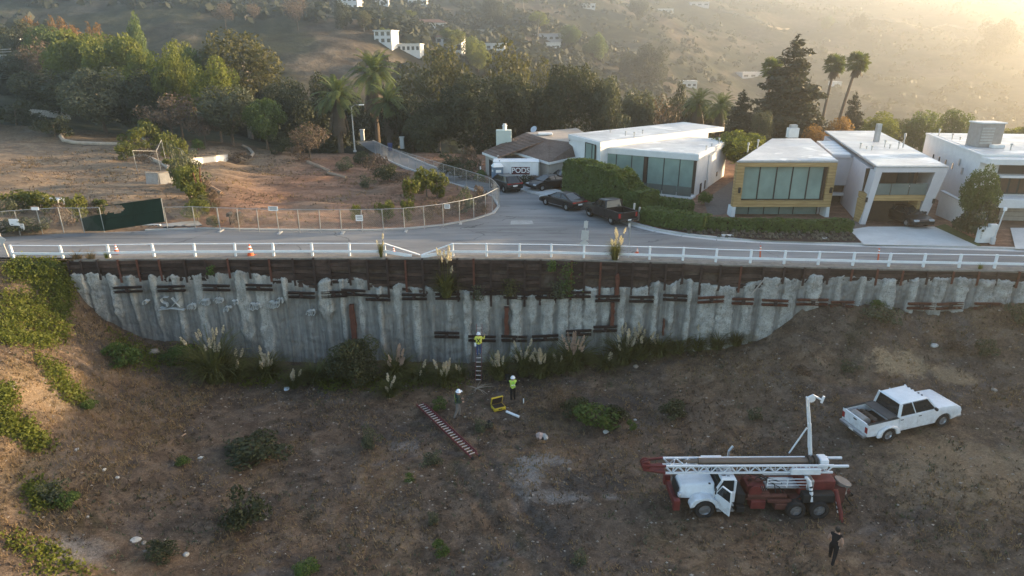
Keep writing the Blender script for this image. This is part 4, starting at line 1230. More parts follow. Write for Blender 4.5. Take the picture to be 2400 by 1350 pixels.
# terrace with glass balustrade
tz = zl - .12
H.part(F.panel(MB(), F.L*.28, F.L+.15, tz-.62, tz-.12, .01, 1.25), 'terrace', M_stucco, bevel=.02)
for k in range(5):
    s0 = F.L*.30 + k*(F.L*.70)/5
    H.part(F.panel(MB(), s0+.03, s0+F.L*.70/5-.03, tz-.10, tz+.85, 1.17, 1.20), 'balustrade_panel', M_rail)
Fu = Face(plU[0], plU[1])
ss = [Fu.s(x, 360) for x in (1373, 1389, 1396)]
glazing(H, Fu, ss, 9.0, Fu.z(1380, 336), M_frost, out=.02)
for (px, py, r) in ((1337,361,.16),(1344,376,.12),(1335.5,329,.07)):
    p = on_plane(px, py, Fu.a, Fu.n); m = MB(); m.lathe([(r,0),(r,.05)], p + Fu.n*.0, 12, Fu.n); H.part(m, 'porthole', M_glass)
Fr = Face(wl_[1], wl_[2]); Fr.n = Vector((Fr.d.y, -Fr.d.x, 0))
if Fr.n.x < 0: Fr.n = -Fr.n
for s0, s1, z0, z1 in ((2.0,2.7,8.1,9.3),(4.0,4.4,8.4,9.3),(9.5,10,8.9,9.4)):
    w = H.part(Fr.panel(MB(), s0, s1, z0, z1, .01, .05), 'window', M_glass); H.part(Fr.panel(MB(), s0-.06, s1+.06, z0-.08, z0-.02, .01, .09), 'sill', M_stucco, w)
H.part(MB().tube([Fr.P(4.6, zb-.5, .08), Fr.P(4.6, 9.6, .08), Fr.P(5.0, 9.4, .08), Fr.P(5.0, 8, .08)], .05, 6), 'downpipe', M_stucco)
vents(H, ((1466,318,.5),(1486,322,.6),(1506,314,.5),(1430,311,.3)), 13.285, ru); vents(H, ((1655,352,.5),(1685,336,.6),(1668,343,.3)), zb+.035, rb_)

# ---------------- house with the yellow-framed window and angular wing
zc = 13.3
C = [on_z(x, y, zc) for x, y in ((1730,377),(1963,376.5),(1900,324.5),(1809,324.5))]
C[1].y = C[0].y
W2 = [on_z(x, y, zc) for x, y in ((2055,390),(2229.5,391.5),(2059,306.6),(1932,306.6))]
W2[1].y = W2[0].y
H = House('yellow_framed_house', (C[1].x+1, C[1].y+5, 7.6), 'modern grey house with a yellow wood-framed picture window and a slanted garage wing')
pc = [(p.x, p.y) for p in C]
r1 = H.part(roof_slab(MB(), pc, zc-.16, zc), 'left_roof', M_metal, bevel=.02); H.part(roof_slab(MB(), inset(pc, .25), zc-.05, zc+.03), 'roof_membrane', M_roof, r1)
F = Face(pc[0], pc[1])
zf = F.z(1840, 485); pin = [(pc[0][0]+.05, pc[0][1]+.55), (pc[1][0]-.05, pc[1][1]+.55), pc[2], pc[3]]
H.part(MB().wall_poly(pin, zf, zc-.16), 'wall', M_lav)
pl_ = [(pc[0][0]+.3, pc[0][1]+1.3), (pc[1][0]-.3, pc[1][1]+1.3), pc[2], pc[3]]
H.part(MB().wall_poly(pl_, 6.9, zf), 'lower_wall', M_lav)
s0, s1 = F.s(1746, 392), F.s(1944, 392); z1, z0 = F.z(1840, 391), F.z(1840, 470.6)
fr = MB()
F.panel(fr, 0, s0, zf, zc-.165, -.6, .0); H.part(fr, 'cedar_frame', M_cedar)
H.part(F.panel(MB(), s1, F.L, zf, zc-.165, -.6, 0), 'cedar_frame', M_cedar)
H.part(F.panel(MB(), s0, s1, z1, zc-.165, -.6, 0), 'cedar_frame', M_cedar)
H.part(F.panel(MB(), s0, s1, zf, z0, -.6, 0), 'cedar_frame', M_cedar)
ss = [s0+.05] + [F.s(x, 392) for x in (1786,1826,1863.6,1902)] + [s1-.25]
glazing(H, F, ss, z0+.1, z1-.05, M_frost, out=-.42, fw=.09)
H.part(F.panel(MB(), s1-.22, s1-.01, z0+.02, z1-.02, -.5, -.2), 'timber_post', M_brown)
for px in (1732.5, 1947): p = F.s(px, 444); H.part(F.panel(MB(), p-.09, p+.09, F.z(1740,452), F.z(1740,439), .003, .14), 'wall_lamp', M_black)
ss = [F.s(x, 495) for x in (1742,1770,1812,1850,1888,1925)]
F2 = Face(pl_[0], pl_[1]); glazing(H, F2, [.3, 1.6, 3.0, 4.4, 5.7, F2.L-.3], 7.2, zf-.06, M_frost, out=.02)
for s_, e in ((0, -1), (F.L, 1)):                  # white fins the box stands on
    a = F.P(s_, 0); m = MB(); m.prism([(a.x-e*.3, 7.0), (a.x+e*.12, 7.0), (a.x-e*.02, zf-.003), (a.x-e*.3, zf-.003)], 'y', a.y+.02, a.y+1.2); H.part(m, 'fin_wall', M_stucco)
p = on_z(1856, 322, zc); ch = H.part(MB().box((p.x-.55, p.y-.4, zc), (p.x+.55, p.y+.4, zc+1.05)), 'chimney', M_stucco, r1); H.part(MB().box((p.x-.35, p.y-.3, zc+1.05), (p.x+.35, p.y+.3, zc+1.4)), 'chimney_cap', M_metal, r1)
vents(H, ((1752,357,.9),(1775,349,.9)), zc+.03, r1)
# link with skylights
zk = 12.95
K = [on_z(x, y, zk) for x, y in ((1951.5,363),(1995.5,364),(1954,331),(1914,331))]
pk = [(p.x, p.y) for p in K]
rk = H.part(MB().wall_poly(pk, zk-.25, zk), 'link_roof', M_lav)
for k in range(5):
    a, b = (k+.08)/5, (k+.92)/5
    q = [K[0].lerp(K[3], a), K[1].lerp(K[2], a), K[1].lerp(K[2], b), K[0].lerp(K[3], b)]
    H.part(MB().wall_poly([(v.x, v.y) for v in q], zk-.02, zk+.06), 'skylight', M_stucco, rk)
H.part(MB().wall_poly([(pk[0][0], pk[0][1]+.1), (pk[1][0]+.8, pk[1][1]+.1), (pk[2][0]+.8, pk[2][1]), pk[3]], 10.0, zk-.25), 'link_wall', M_lav)
H.part(MB().wall_poly([(pk[0][0]+.1, pk[0][1]+.6), (pk[1][0]+.6, pk[1][1]+.6), pk[2], pk[3]], 7.5, 10.0), 'entry_wall', M_brown)
Fk = Face((pk[0][0]+.1, pk[0][1]+.6), (pk[1][0]+.6, pk[1][1]+.6))
H.part(Fk.panel(MB(), .2, Fk.L-.1, 9.05, 9.25, .02, .9), 'entry_canopy', M_stucco); H.part(Fk.panel(MB(), Fk.L-.35, Fk.L, 7.5, 9.95, .02, .5), 'entry_pier', M_lav)
# garage wing
pw = [(p.x, p.y) for p in W2]
r2 = H.part(roof_slab(MB(), pw, zc-.14, zc), 'right_roof', M_metal, bevel=.02); H.part(roof_slab(MB(), inset(pw, .25), zc-.05, zc+.03), 'roof_membrane', M_roof, r2)
Fg = Face(pw[0], pw[1]); Lg = Fg.L
zfas = Fg.z(2140, 404); zband = Fg.z(2100, 458); zband0 = Fg.z(2100, 471)
H.part(Fg.panel(MB(), .003, Lg-.003, zfas, zc-.142, -.35, .0), 'fascia', M_lav)
back = [(pw[3][0]-pw[0][0]), (pw[3][1]-pw[0][1])]
def leaning(x0t, x1t, x0b, x1b, y0, dy, zb_, zt_):
    m = MB(); bx, by = back[0]*dy, back[1]*dy
    m.hexa([(x0b,y0,zb_),(x1b,y0,zb_),(x1b+bx,y0+by,zb_),(x0b+bx,y0+by,zb_),(x0t,y0,zt_),(x1t,y0,zt_),(x1t+bx,y0+by,zt_),(x0t+bx,y0+by,zt_)]); return m
ax, ay, bx2 = pw[0][0], pw[0][1], pw[1][0]
H.part(leaning(ax+.003, ax+.55, ax-.55, ax-.1, ay, .97, 7.6, zfas-.003), 'side_wall', M_lav, label='left wall leaning outward at the top')
H.part(leaning(bx2-1.0, bx2-.003, bx2-1.9, bx2-1.2, ay+.003, .97, 7.6, zfas-.003), 'side_wall', M_lav, label='right wall leaning outward at the top')
yb = ay + 1.9
H.part(MB().box((ax+.3, yb, 10.1), (bx2-1.2, yb+.2, zfas)), 'loggia_wall', M_brown)
w = H.part(MB().box((ax+3.0, yb-.06, 11.35), (bx2-1.55, yb-.005, 12.55)), 'window', M_glass)
H.part(MB().box((ax+2.95, yb-.09, 11.25), (bx2-1.5, yb-.062, 11.34)), 'sill', M_stucco, w); H.part(MB().box((ax+4.0, yb-.09, 11.35), (ax+4.08, yb-.062, 12.55)), 'mullion', M_black, w)
H.part(MB().box((ax-.05, ay+.1, zband0), (bx2-1.25, ay+1.95, zband)), 'cedar_band', M_cedar)
for k in range(3):
    x0 = ax+.12+k*(bx2-1.35-ax)/3; H.part(MB().box((x0, ay+.14, zband+.02), (x0+(bx2-1.35-ax)/3-.06, ay+.17, zband+.98)), 'balustrade_panel', M_rail)
H.part(MB().box((ax-.1, ay+1.6, 7.7), (bx2-1.6, ay+1.75, zband0)), 'garage_door', M_brown)
H.part(MB().box((ax-.28, ay+.25, 7.7), (ax+.1, ay+1.55, zband0-.003)), 'cedar_jamb', M_cedar); H.part(MB().box((bx2-1.75, ay+.25, 7.7), (bx2-1.5, ay+1.55, zband0-.003)), 'cedar_jamb', M_cedar)
for px, py in ((2030,468),(2187,471)): p = on_Y(px, py, ay); H.part(MB().box((p.x-.07, ay-.14, p.z-.2), (p.x+.07, ay-.002, p.z+.2)), 'wall_lamp', M_black)
vents(H, ((2016,348,.55),(2043,352,.45),(2073,345,.7),(2085,348,.4),(2105,349,.7),(2116,346,1.4),(2030,350,.3)), zc+.03, r2)
p = on_z(2053, 333, zc); H.part(MB().box((p.x-.22, p.y-.22, zc), (p.x+.22, p.y+.22, zc+1.9)), 'flue', M_metal, r2)
YEL_FRONT = (ax, ay, bx2)

# ---------------- white house at the right edge
zd = 13.8
D0, D1 = on_z(2301,366.7,zd), on_z(2171,315,zd)
fr_ = Vector((1, -.10, 0))
D = [D0, D0 + fr_*26, D1 + fr_*26, D1]
pd = [(p.x, p.y) for p in D]
H = House('white_stucco_house', (D0.x+8, D0.y+8, 7.9), 'white stucco house at the right edge with a big roof cooler')
H.part(MB().wall_poly([pd[0], (pd[1][0], pd[1][1]), pd[2], pd[3]], 7.0, zd-.02), 'wall', M_stucco)
rd = H.part(MB().wall_poly(inset(pd, -.08), zd-.018, zd+.16), 'roof', M_stucco, bevel=.02); H.part(MB().wall_poly(inset(pd, .4), zd+.1, zd+.185), 'roof_membrane', M_roof, rd)
Fd = Face(pd[0], pd[1])
H.part(Fd.panel(MB(), .0, 16, zd-.5, zd-.03, .01, 1.4), 'eave', M_stucco, bevel=.02)
H.part(Fd.panel(MB(), 1.6, 15, 10.6, zd-.55, .01, .05), 'window', M_glass, label='shaded upper window band')
H.part(Fd.panel(MB(), 1.4, 15, 12.15, 12.35, .06, 1.0), 'sun_shade', M_stucco)
for k in range(8): H.part(Fd.panel(MB(), 2.0+k*.8, 2.62+k*.8, 10.75, 12.1, .07, .10), 'shutter', M_brown)
H.part(Fd.panel(MB(), 1.2, 15, 9.75, 10.5, .01, 1.9), 'balcony', M_stucco, bevel=.02)
H.part(Fd.panel(MB(), 2.4, 6.6, 7.9, 9.7, .01, .08), 'garage_door', plain('tan_garage_door', (.42,.38,.33), .7))
for k in range(4): H.part(Fd.panel(MB(), 2.42, 6.58, 8.25+k*.4, 8.27+k*.4, .082, .09), 'panel_groove', M_brown)
H.part(Fd.panel(MB(), 1.7, 2.3, 7.8, 9.74, .01, .5), 'timber_post', M_brown)
Fl = Face(pd[3], pd[0]); Fl.n = Vector((-abs(Fl.d.y), Fl.d.x*(1 if Fl.d.y > 0 else -1), 0)) if False else Fl.n
for px, py in ((2188,368),(2202,374),(2217,381),(2233,389)):
    s_ = Fl.s(px, py); z_ = Fl.z(px, py); w = H.part(Fl.panel(MB(), s_-.14, s_+.14, z_-.28, z_+.28, .004, .05), 'window', M_glass); H.part(Fl.panel(MB(), s_-.2, s_+.2, z_-.36, z_-.3, .004, .1), 'sill', M_stucco, w)
for px, py in ((2251,380),(2257,401)): s_ = Fl.s(px, py); z_ = Fl.z(px, py); H.part(Fl.panel(MB(), s_-.12, s_+.12, z_-.3, z_+.3, .004, .14), 'wall_box', M_metal)
p = on_z(2303, 343, zd+.18)
ck = H.part(MB().box((p.x-1.0, p.y-.75, zd+.18), (p.x+1.1, p.y+1.0, zd+2.3)), 'roof_cooler', plain('cooler_panel', (.30,.285,.27), .6, .3), rd, bevel=.03); H.part(MB().box((p.x-1.1, p.y-.85, zd+2.3), (p.x+1.2, p.y+1.1, zd+2.42)), 'cooler_lid', M_stucco, rd, bevel=.03)
for k in range(6): H.part(MB().box((p.x-.9, p.y-.79, zd+.5+k*.26), (p.x+.2, p.y-.752, zd+.66+k*.26)), 'louvre', M_metal, rd)
H.part(MB().box((p.x-.1, p.y-1.5, zd+.18), (p.x+1.0, p.y-.9, zd+.5)), 'duct', M_stucco, rd, bevel=.05)
vents(H, ((2200,318,.7),(2231,327,.6),(2250,328,.3),(2368,352,.6)), zd+.18, rd)
# low garden wall between the two drives
g0, g1 = on_z(2206,452,8.3), on_z(2285,492,8.3)

# ---------------- ranch house with brown shingles
H = House('ranch_house', on_z(1235, 400, 8.0), 'brown-shingled ranch house with a pale green chimney')
def slab(pts, th, name, mat, parent=None):
    m = MB(); a = [Vector(p) for p in pts]; b = [Vector((p.x, p.y, p.z-th)) for p in a]
    m.poly(a); m.poly(b[::-1]); n = len(a)
    for i in range(n): m.quad(b[i], b[(i+1) % n], a[(i+1) % n], a[i])
    return H.part(m, name, mat, parent)
E1, E2, Rg, Vy = on_z(1130.5,356,11.0), on_z(1166,369,11.0), on_z(1232,311,12.7), on_z(1283,327,12.4)
s1_ = slab([E1, E2, Vy, Rg], .12, 'roof_slope', M_shingle)
G1, G2, G3, G4 = on_z(1184,349,11.35), on_z(1287,380,10.75), on_z(1352,366,10.9), on_z(1352,336,12.2)
s2_ = slab([G1, G2, G3, G4, Vy + Vector((0, 0, .02))], .12, 'roof_slope', M_shingle)
T1, T2 = on_z(1352,300,12.6), on_z(1400,330,12.2)
s3_ = slab([Rg + Vector((0,0,.03)), Vy + Vector((0,0,.05)), G4 + Vector((0,0,.05)), T2, T1], .12, 'flat_roof', plain('tan_flat_roof', (.33,.29,.25), .9, 0, .2, .2, 1))
for a, b in ((E1, E2), (G1, G2), (G2, G3)):
    H.part(MB().bar(a - Vector((0, .04, .16)), b - Vector((0, .04, .16)), .07, .26), 'fascia_board', M_stucco)
# shingle courses stand proud as thin battens along the slopes
def courses(A, B_, C_, D_, n, par):
    for k in range(1, n):
        t = k/n; a, b = A.lerp(D_, t), B_.lerp(C_, t)
        H.part(MB().bar(a + Vector((0,0,.02)), b + Vector((0,0,.02)), .16, .03), 'shingle_course', M_shingle, par)
courses(E1, E2, Vy, Rg, 10, s1_); courses(G2, G3, G4, Vy, 12, s2_)
def wallp(a, b, z1, z0=7.6, th=.2, mat=M_stucco, name='wall'): H.part(MB().bar(Vector((a.x, a.y+.5, (z0+z1)/2)), Vector((b.x, b.y+.5, (z0+z1)/2)), th, z1-z0), name, mat)
M_tan = plain('tan_stucco', (.42,.39,.35), .9, 0, .2, .1, 1.5)
wallp(E1.lerp(Rg, .08), E2, 10.85, mat=M_tan); wallp(E2, G1, 11.1, mat=M_tan); wallp(G1.lerp(G2, .02), G2, 10.6, mat=M_tan); wallp(G2, G3, 10.6, mat=M_tan); wallp(G3, T2, 11, mat=M_tan); wallp(E1.lerp(Rg, .08), Rg, 11, mat=M_tan)
fg = Face(G1, G2)
for k in range(4):
    s_ = fg.L*(.42 + k*.14); H.part(fg.panel(MB(), s_, s_+fg.L*.10, 10.15, 10.5, -.35, -.28), 'clerestory_window', M_glass)
fg2 = Face(E1, E2); H.part(fg2.panel(MB(), fg2.L*.3, fg2.L*.55, 8.3, 10.3, -.36, -.28), 'window', M_glass); H.part(fg2.panel(MB(), fg2.L*.62, fg2.L*.9, 8.0, 10.3, -.36, -.28), 'door', M_brown)
c0 = on_z(1181, 339, 11.5); chm = H.part(MB().box((c0.x-.95, c0.y-.6, 9.5), (c0.x+.95, c0.y+.6, 13.3)), 'chimney', plain('pale_green_stucco', (.50,.56,.52), .9, 0, .2, .06), s1_, bevel=.02)
H.part(MB().lathe([(.26,0),(.26,.45),(.32,.46),(.32,.58),(.2,.6),(.2,.75)], (c0.x+.1, c0.y, 13.3), 10), 'chimney_pot', M_stucco, s1_)
p = on_z(1252, 306, 12.9); H.part(MB().lathe([(.0,0),(.25,.04),(.42,.14),(.45,.16)], (p.x, p.y, 13.0), 12, (-.5,-.7,.5)), 'satellite_dish', M_metal, s3_)
p = on_z(1278, 315, 12.65); H.part(MB().box((p.x-.9,p.y-.7,12.6),(p.x+.9,p.y+.7,12.85)), 'skylight', M_stucco, s3_, bevel=.06)

# ---------------- scaffolded house and balcony house at the left edge
p = on_z(30, 262, 10.2); zg = zup(p.x, p.y)
H = House('scaffolded_house', (p.x, p.y, zg), 'grey-roofed house wrapped in pale scaffolding at the left edge')
Yh = p.y; pr = on_Y(38, 140, Yh); x1 = pr.x - .4; zr_ = pr.z
H.part(MB().box((x1-14, Yh, zg-1), (x1-1.2, Yh+9, zr_-.3)), 'wall', M_stucco)
H.part(MB().prism([(x1-15, zr_+.9), (x1-15, zr_+1.1), (x1, zr_+.05), (x1, zr_-.25)], 'y', Yh-1.4, Yh+9.6), 'roof', plain('grey_roofing', (.27,.25,.24), .9))
for k in range(3): H.part(MB().box((x1-3.2-k*2, Yh-.06, zr_-2.4), (x1-1.9-k*2, Yh-.01, zr_-.6)), 'window', M_glass)
M_scaf = plain('scaffold_tube', (.50,.47,.43), .7, .1)
for i in range(4):
    x = x1 - 3.6 + i*1.5
    for y in (Yh-2.2, Yh-.9): H.part(MB().tube([(x, y, zg-.3), (x, y, zr_-1.6 + (i % 2)*.8)], .06, 5), 'scaffold_pole', M_scaf)
for z in (zg+2.2, zg+4.4):
    H.part(MB().box((x1-4.0, Yh-2.4, z), (x1+1.3, Yh-.7, z+.1)), 'scaffold_deck', M_scaf)
    for dz in (.5, 1.0): H.part(MB().tube([(x1-4.0, Yh-2.4, z+dz), (x1+1.5, Yh-2.4, z+dz+.25)], .05, 5), 'scaffold_rail', M_scaf)
for i in range(3): H.part(MB().tube([(x1-3.6+i*1.5, Yh-2.25, zg+.2), (x1-2.1+i*1.5, Yh-2.25, zg+2.2)], .045, 5), 'scaffold_brace', M_scaf)
p = on_land(50, 112); YB = p.y; zg = p.z; p = on_Y(50, 98, YB)
H = House('balcony_house', (p.x-4, YB, zg-.3), 'yellow-walled house with a white-railed terrace at the upper left edge')
H.part(MB().box((p.x-12, YB, zg-2), (p.x-.3, YB+8, p.z+.6)), 'wall', plain('ochre_stucco', (.34,.28,.12), .9))
H.part(MB().box((p.x-12, YB-1.4, p.z+.6), (p.x+.2, YB+8.2, p.z+1.1)), 'terrace', M_stucco)
for k in range(7): H.part(MB().bar((p.x+.1-k*.9, YB-1.25, p.z+1.1), (p.x+.1-k*.9, YB-1.25, p.z+2.55), .12, .1), 'baluster', M_stucco)
H.part(MB().bar((p.x+.2, YB-1.25, p.z+2.55), (p.x-8, YB-1.25, p.z+2.55), .12, .09), 'handrail', M_stucco)
# picket fence below the scaffolded house
p = on_up(72, 272); q = on_up(165, 280)
fz = thing('picket_fence', p, 'grey picket fence below the scaffolded house', 'fence')
n = 26
for k in range(n+1):
    a = p.lerp(q, k/n); z = zup(a.x, a.y); o = MB().box((a.x-.09, a.y-.02, z-.1), (a.x+.09, a.y+.02, z+1.15)).build('picket', M_scaf, fz); o.matrix_parent_inverse = Matrix.Translation(-p)
for h in (.35, .85):
    o = MB().bar((p.x, p.y+.05, zup(p.x,p.y)+h), (q.x, q.y+.05, zup(q.x,q.y)+h), .05, .08).build('fence_rail', M_scaf, fz); o.matrix_parent_inverse = Matrix.Translation(-p)

# ---------------- villas across the canyon
M_tileroof = plain('red_brown_tile', (.20,.115,.085), .9, 0, .2, .25, 2)
def villa(px, py, wpx, Y, label, stor=2, roof='flat', rz=0.0, win=4, depth=7, arches=0, wall=M_stucco, name='villa', hs=1.0):
    p = on_land(px, py); Y = p.y; W = wpx*(.9397*Y+(CAM_H-p.z)*.342)/FOC; hs *= max(.7, min(1.3, Y/330)); hgt = stor*3.0*hs; depth *= hs
    H = House(name, (p.x, p.y, p.z), label)
    H.o.rotation_euler = (0, 0, rz); H.inv = Matrix.Identity(4)
    H.part(MB().box((-W/2, 0, -2.5), (W/2, depth, hgt)), 'wall', wall)
    if roof == 'flat':
        H.part(MB().box((-W/2-.3, -.4, hgt), (W/2+.3, depth+.3, hgt+.35)), 'roof', wall)
    else:
        m = MB(); e = .6; h = hgt
        b = [(-W/2-e,-e,h),(W/2+e,-e,h),(W/2+e,depth+e,h),(-W/2-e,depth+e,h)]; r0, r1 = (-W/2+depth*.42, depth/2, h+2.0), (W/2-depth*.42, depth/2, h+2.0)
        if r0[0] > r1[0]: r0 = (-.1, depth/2, h+2); r1 = (.1, depth/2, h+2)
        m.quad(b[0], b[1], r1, r0); m.quad(b[2], b[3], r0, r1); m.poly((b[1], b[2], r1)); m.poly((b[3], b[0], r0)); m.poly(b[::-1])
        H.part(m, 'roof', M_tileroof)
    for s_ in range(stor):
        for k in range(win):
            x = -W/2 + W*(k+.5)/win; w = W/win*.28; z = s_*3.0*hs
            if arches and s_ == 0:
                pts = [(x-w*1.2, z+.2), (x+w*1.2, z+.2), (x+w*1.2, z+1.6)] + [(x+w*1.2*math.cos(t), z+1.6+w*1.2*math.sin(t)) for t in np.linspace(.3, PI-.3, 6)] + [(x-w*1.2, z+1.6)]
                f_ = H.part(MB().prism(pts, 'y', -.06, -.005), 'window', M_glass)
            else:
                f_ = H.part(MB().box((x-w, -.06, z+.8), (x+w, -.005, z+2.2)), 'window', M_glass)
                H.part(MB().box((x-w-.08, -.12, z+.68), (x+w+.08, -.005, z+.79)), 'sill', wall, f_)
    return H
villa(898,104,46,300,'white boxy two-storey house on the far slope', 2, 'flat', -.35, 3)
villa(952,122,66,292,'long low white house with terraces below the boxy house', 1, 'flat', -.1, 6, hs=1.15)
villa(1003,72,88,335,'rambling far house with brown tile roof and white chimney', 1, 'hip', .05, 6, hs=1.2)
villa(1052,118,62,315,'white far villa with hipped roof and arched ground-floor openings', 2, 'hip', -.2, 4, arches=1)
villa(815,22,50,360,'white house at the top edge left of centre', 2, 'flat', -.2, 4)
villa(978,10,44,400,'pale house at the top edge of the photo', 1, 'flat', 0, 4)
villa(1285,95,82,430,'long hazy roof on a dirt terrace', 1, 'flat', .05, 6, wall=M_lav)
villa(1297,116,32,400,'small white shed under the long hazy roof', 1, 'flat', 0, 3)
villa(1135,86,40,390,'half hidden far house with pale roof', 1, 'flat', .1, 3, wall=M_tan)
villa(1160,118,44,300,'pinkish white far house among the brown trees', 1, 'flat', -.1, 3)
villa(1170,48,30,450,'small hazy roof high on the far slope', 1, 'flat', 0, 3)
villa(1765,182,62,330,'hazy white-roofed building left of the great conifer', 1, 'flat', .35, 3, depth=12, wall=M_lav)
villa(1615,205,36,300,'small hazy white building at the canyon edge', 1, 'flat', 0, 3)
villa(1962,205,18,330,'tiny white building seen between the fan palms', 1, 'flat', 0, 2)
villa(1640,14,44,640,'hazy house on the far right ridge', 1, 'flat', 0, 3, wall=M_lav)
villa(1560,30,36,620,'hazy pale house on the far ridge', 1, 'flat', 0, 3)
villa(1380,20,30,560,'hazy small house on the far ridge right of the eucalyptus', 1, 'flat', 0, 3)
villa(895,12,30,380,'small pale roof near the top edge', 1, 'flat', .1, 3)
# ================================================================ VEHICLES
def paint(name, c, rough=.3, coat=.15, var=.05):
    return plain(name, c, rough, 0.0, .35, var, 1.2, 0, coat)
def dusty(name, c, rough, amt=.8):
    """paint with dried mud splashed up from the wheels and streaks of dust"""
    t = NT(name); z = t.add('ShaderNodeSeparateXYZ'); t.link(t.coord('Object'), z.inputs[0])
    n = t.noise(2.6, 6, .72); f = t.noise(14, 4, .7)
    low = t.math('SUBTRACT', 1.25, t.math('MULTIPLY', z.outputs['Z'], .95), True)
    k = t.math('MULTIPLY', t.ramp(n, [(.40, 0.0), (.66, 1.0)]), t.math('ADD', t.math('MULTIPLY', low, amt), .16))
    cc = t.mix(k, c, (.25, .19, .14)); cc = t.mix(t.ramp(f, [(.66, 0.0), (.74, .35)]), cc, (.2, .17, .14))
    t.color(cc).set(rough, 0, .45); MAT[name] = t.m
    return t.m
P_black = paint('black_car_paint', (0.016, 0.014, 0.014)); P_white = dusty('white_truck_paint', (0.74, 0.75, 0.77), .35, .5)
M_tyre = plain('tyre_rubber', (0.028, 0.026, 0.025), .9, 0, .2, .3, 6); M_rim = plain('alloy_rim', (0.48, 0.48, 0.49), .3, .8, .5, .1, 6)
M_cglass = glass_mat('car_glass', (0.018, 0.022, 0.024), .05); M_trim = plain('black_plastic', (0.022, 0.022, 0.022), .6, 0, .3, .2, 5)
M_red = plain('tail_lamp_red', (0.28, 0.02, 0.02), .2, 0, .5, .1, 5); M_plate = plain('number_plate', (0.72, 0.72, 0.70), .5, 0, .3, .05, 5); M_lamp = plain('headlamp', (0.55, 0.57, 0.6), .1, .2, .6, .05, 5)
M_rimdark = plain('dark_rim', (0.12, 0.12, 0.125), .35, .7, .5, .1, 6)
def wheel(parent, x, y, r, w, rim=None, s=None):
    s = s or (1 if y > 0 else -1)
    m = MB(); m.lathe([(r*.62, -w/2), (r*.92, -w/2), (r, -w*.3), (r, w*.3), (r*.92, w/2), (r*.62, w/2), (r*.60, w*.3), (r*.60, -w*.3), (r*.62, -w/2)], (0, 0, 0), 20, (0, s, 0), caps=False)
    t = m.build('tyre', M_tyre, None, smooth=False)
    wo = m = None
    hub = MB(); hub.lathe([(r*.63, -w*.45), (r*.63, w*.30), (r*.56, w*.34), (r*.50, w*.16), (r*.2, w*.2), (r*.16, w*.34), (.01, w*.36)], (0, 0, 0), 16, (0, s, 0))
    for k in range(5):
        a = 2*PI*k/5; hub.bar((math.cos(a)*r*.12, s*w*.28, math.sin(a)*r*.12), (math.cos(a)*r*.54, s*w*.30, math.sin(a)*r*.54), r*.16, w*.1, (0, 1, 0))
    e = t; e.name = 'wheel'; e.parent = parent; e.location = (x, y, r)
    h = hub.build('rim', rim or M_rim, e)
    return e
def arch_outline(top, xf, xr, r, zb):
    """closed side outline: the top line from rear to front, then the sill with two wheel arches"""
    pts = list(top)
    for cx in (xf, xr):
        pts += [(cx + r*math.cos(t), zb + r*1.02*math.sin(t) if False else max(zb, r*.92 + r*1.06*math.sin(t))) for t in np.linspace(-.25, PI+.25, 11)]
    return pts
def loft_body(outline, W, taper=.05):
    """side outline pushed across the width with rounded-in flanks"""
    m = MB(); n = len(outline); secs = []
    zs = [p[1] for p in outline]; zm = .5*(min(zs)+max(zs)); hz = .5*(max(zs)-min(zs))
    for yy, k in ((-W/2, .0), (-W/2, .5), (-W/2, 1), (W/2, 1), (W/2, .5), (W/2, .0)): pass
    for f in (-1, 1):
        sec = []
        for x, z in outline:
            q = (z-zm)/hz; sec.append((x, f*(W/2 - taper*max(0, q)**2 - taper*.5*max(0, -q)**2), z))
        secs.append(sec)
    b = len(m.v); m.v += secs[0] + secs[1]
    m.f.append(tuple(range(b, b+n))); m.mi.append(0); m.f.append(tuple(reversed(range(b+n, b+2*n)))); m.mi.append(0)
    for i in range(n):
        j = (i+1) % n; m.f.append((b+i, b+n+i, b+n+j, b+j)); m.mi.append(0)
    return m
def place_heading(front_px, rear_px, zf):
    a, b = zf(*front_px), zf(*rear_px); d = a-b; return a, b, math.atan2(d.y, d.x)
def green(o, xs, zb, zt, wb, wt, paintm, pillars=True, name='greenhouse'):
    """cab: xs = windscreen base, roof front, roof rear, rear glass base"""
    f0, f1, r1, r0 = xs
    g = MB(); g.hexa([(r0,-wb,zb),(f0,-wb,zb),(f0,wb,zb),(r0,wb,zb),(r1,-wt,zt),(f1,-wt,zt),(f1,wt,zt),(r1,wt,zt)])
    gl = g.build('window_glass', M_cglass, o, bevel=.05)
    rf = MB(); rf.hexa([(r1-.05,-wt-.02,zt-.04),(f1+.06,-wt-.02,zt-.04),(f1+.06,wt+.02,zt-.04),(r1-.05,wt+.02,zt-.04),(r1+.05,-wt+.1,zt+.045),(f1-.05,-wt+.1,zt+.045),(f1-.05,wt-.1,zt+.045),(r1+.05,wt-.1,zt+.045)])
    rf.build('roof', paintm, o, bevel=.04, seg=3, smooth=True)
    for s in (-1, 1):
        m = MB(); m.bar((f0,s*wb,zb), (f1,s*wt,zt), .075, .07); m.build('pillar', paintm, o)
        m = MB(); m.bar((r0,s*wb,zb), (r1,s*wt,zt), .16, .09); m.build('pillar', paintm, o)
        xm = (f0*.45+r0*.55); xt = (f1*.4+r1*.6); m = MB(); m.bar((xm,s*(wb+.006),zb), (xt,s*(wt+.006),zt), .07, .05); m.build('pillar', paintm, o)
    return gl
def mirror_(o, x, y, z, mat):
    for s in (-1, 1): MB().box((x-.06, s*y-.10, z-.08), (x+.06, s*y+.10, z+.09)).build('wing_mirror', mat, o, bevel=.03)
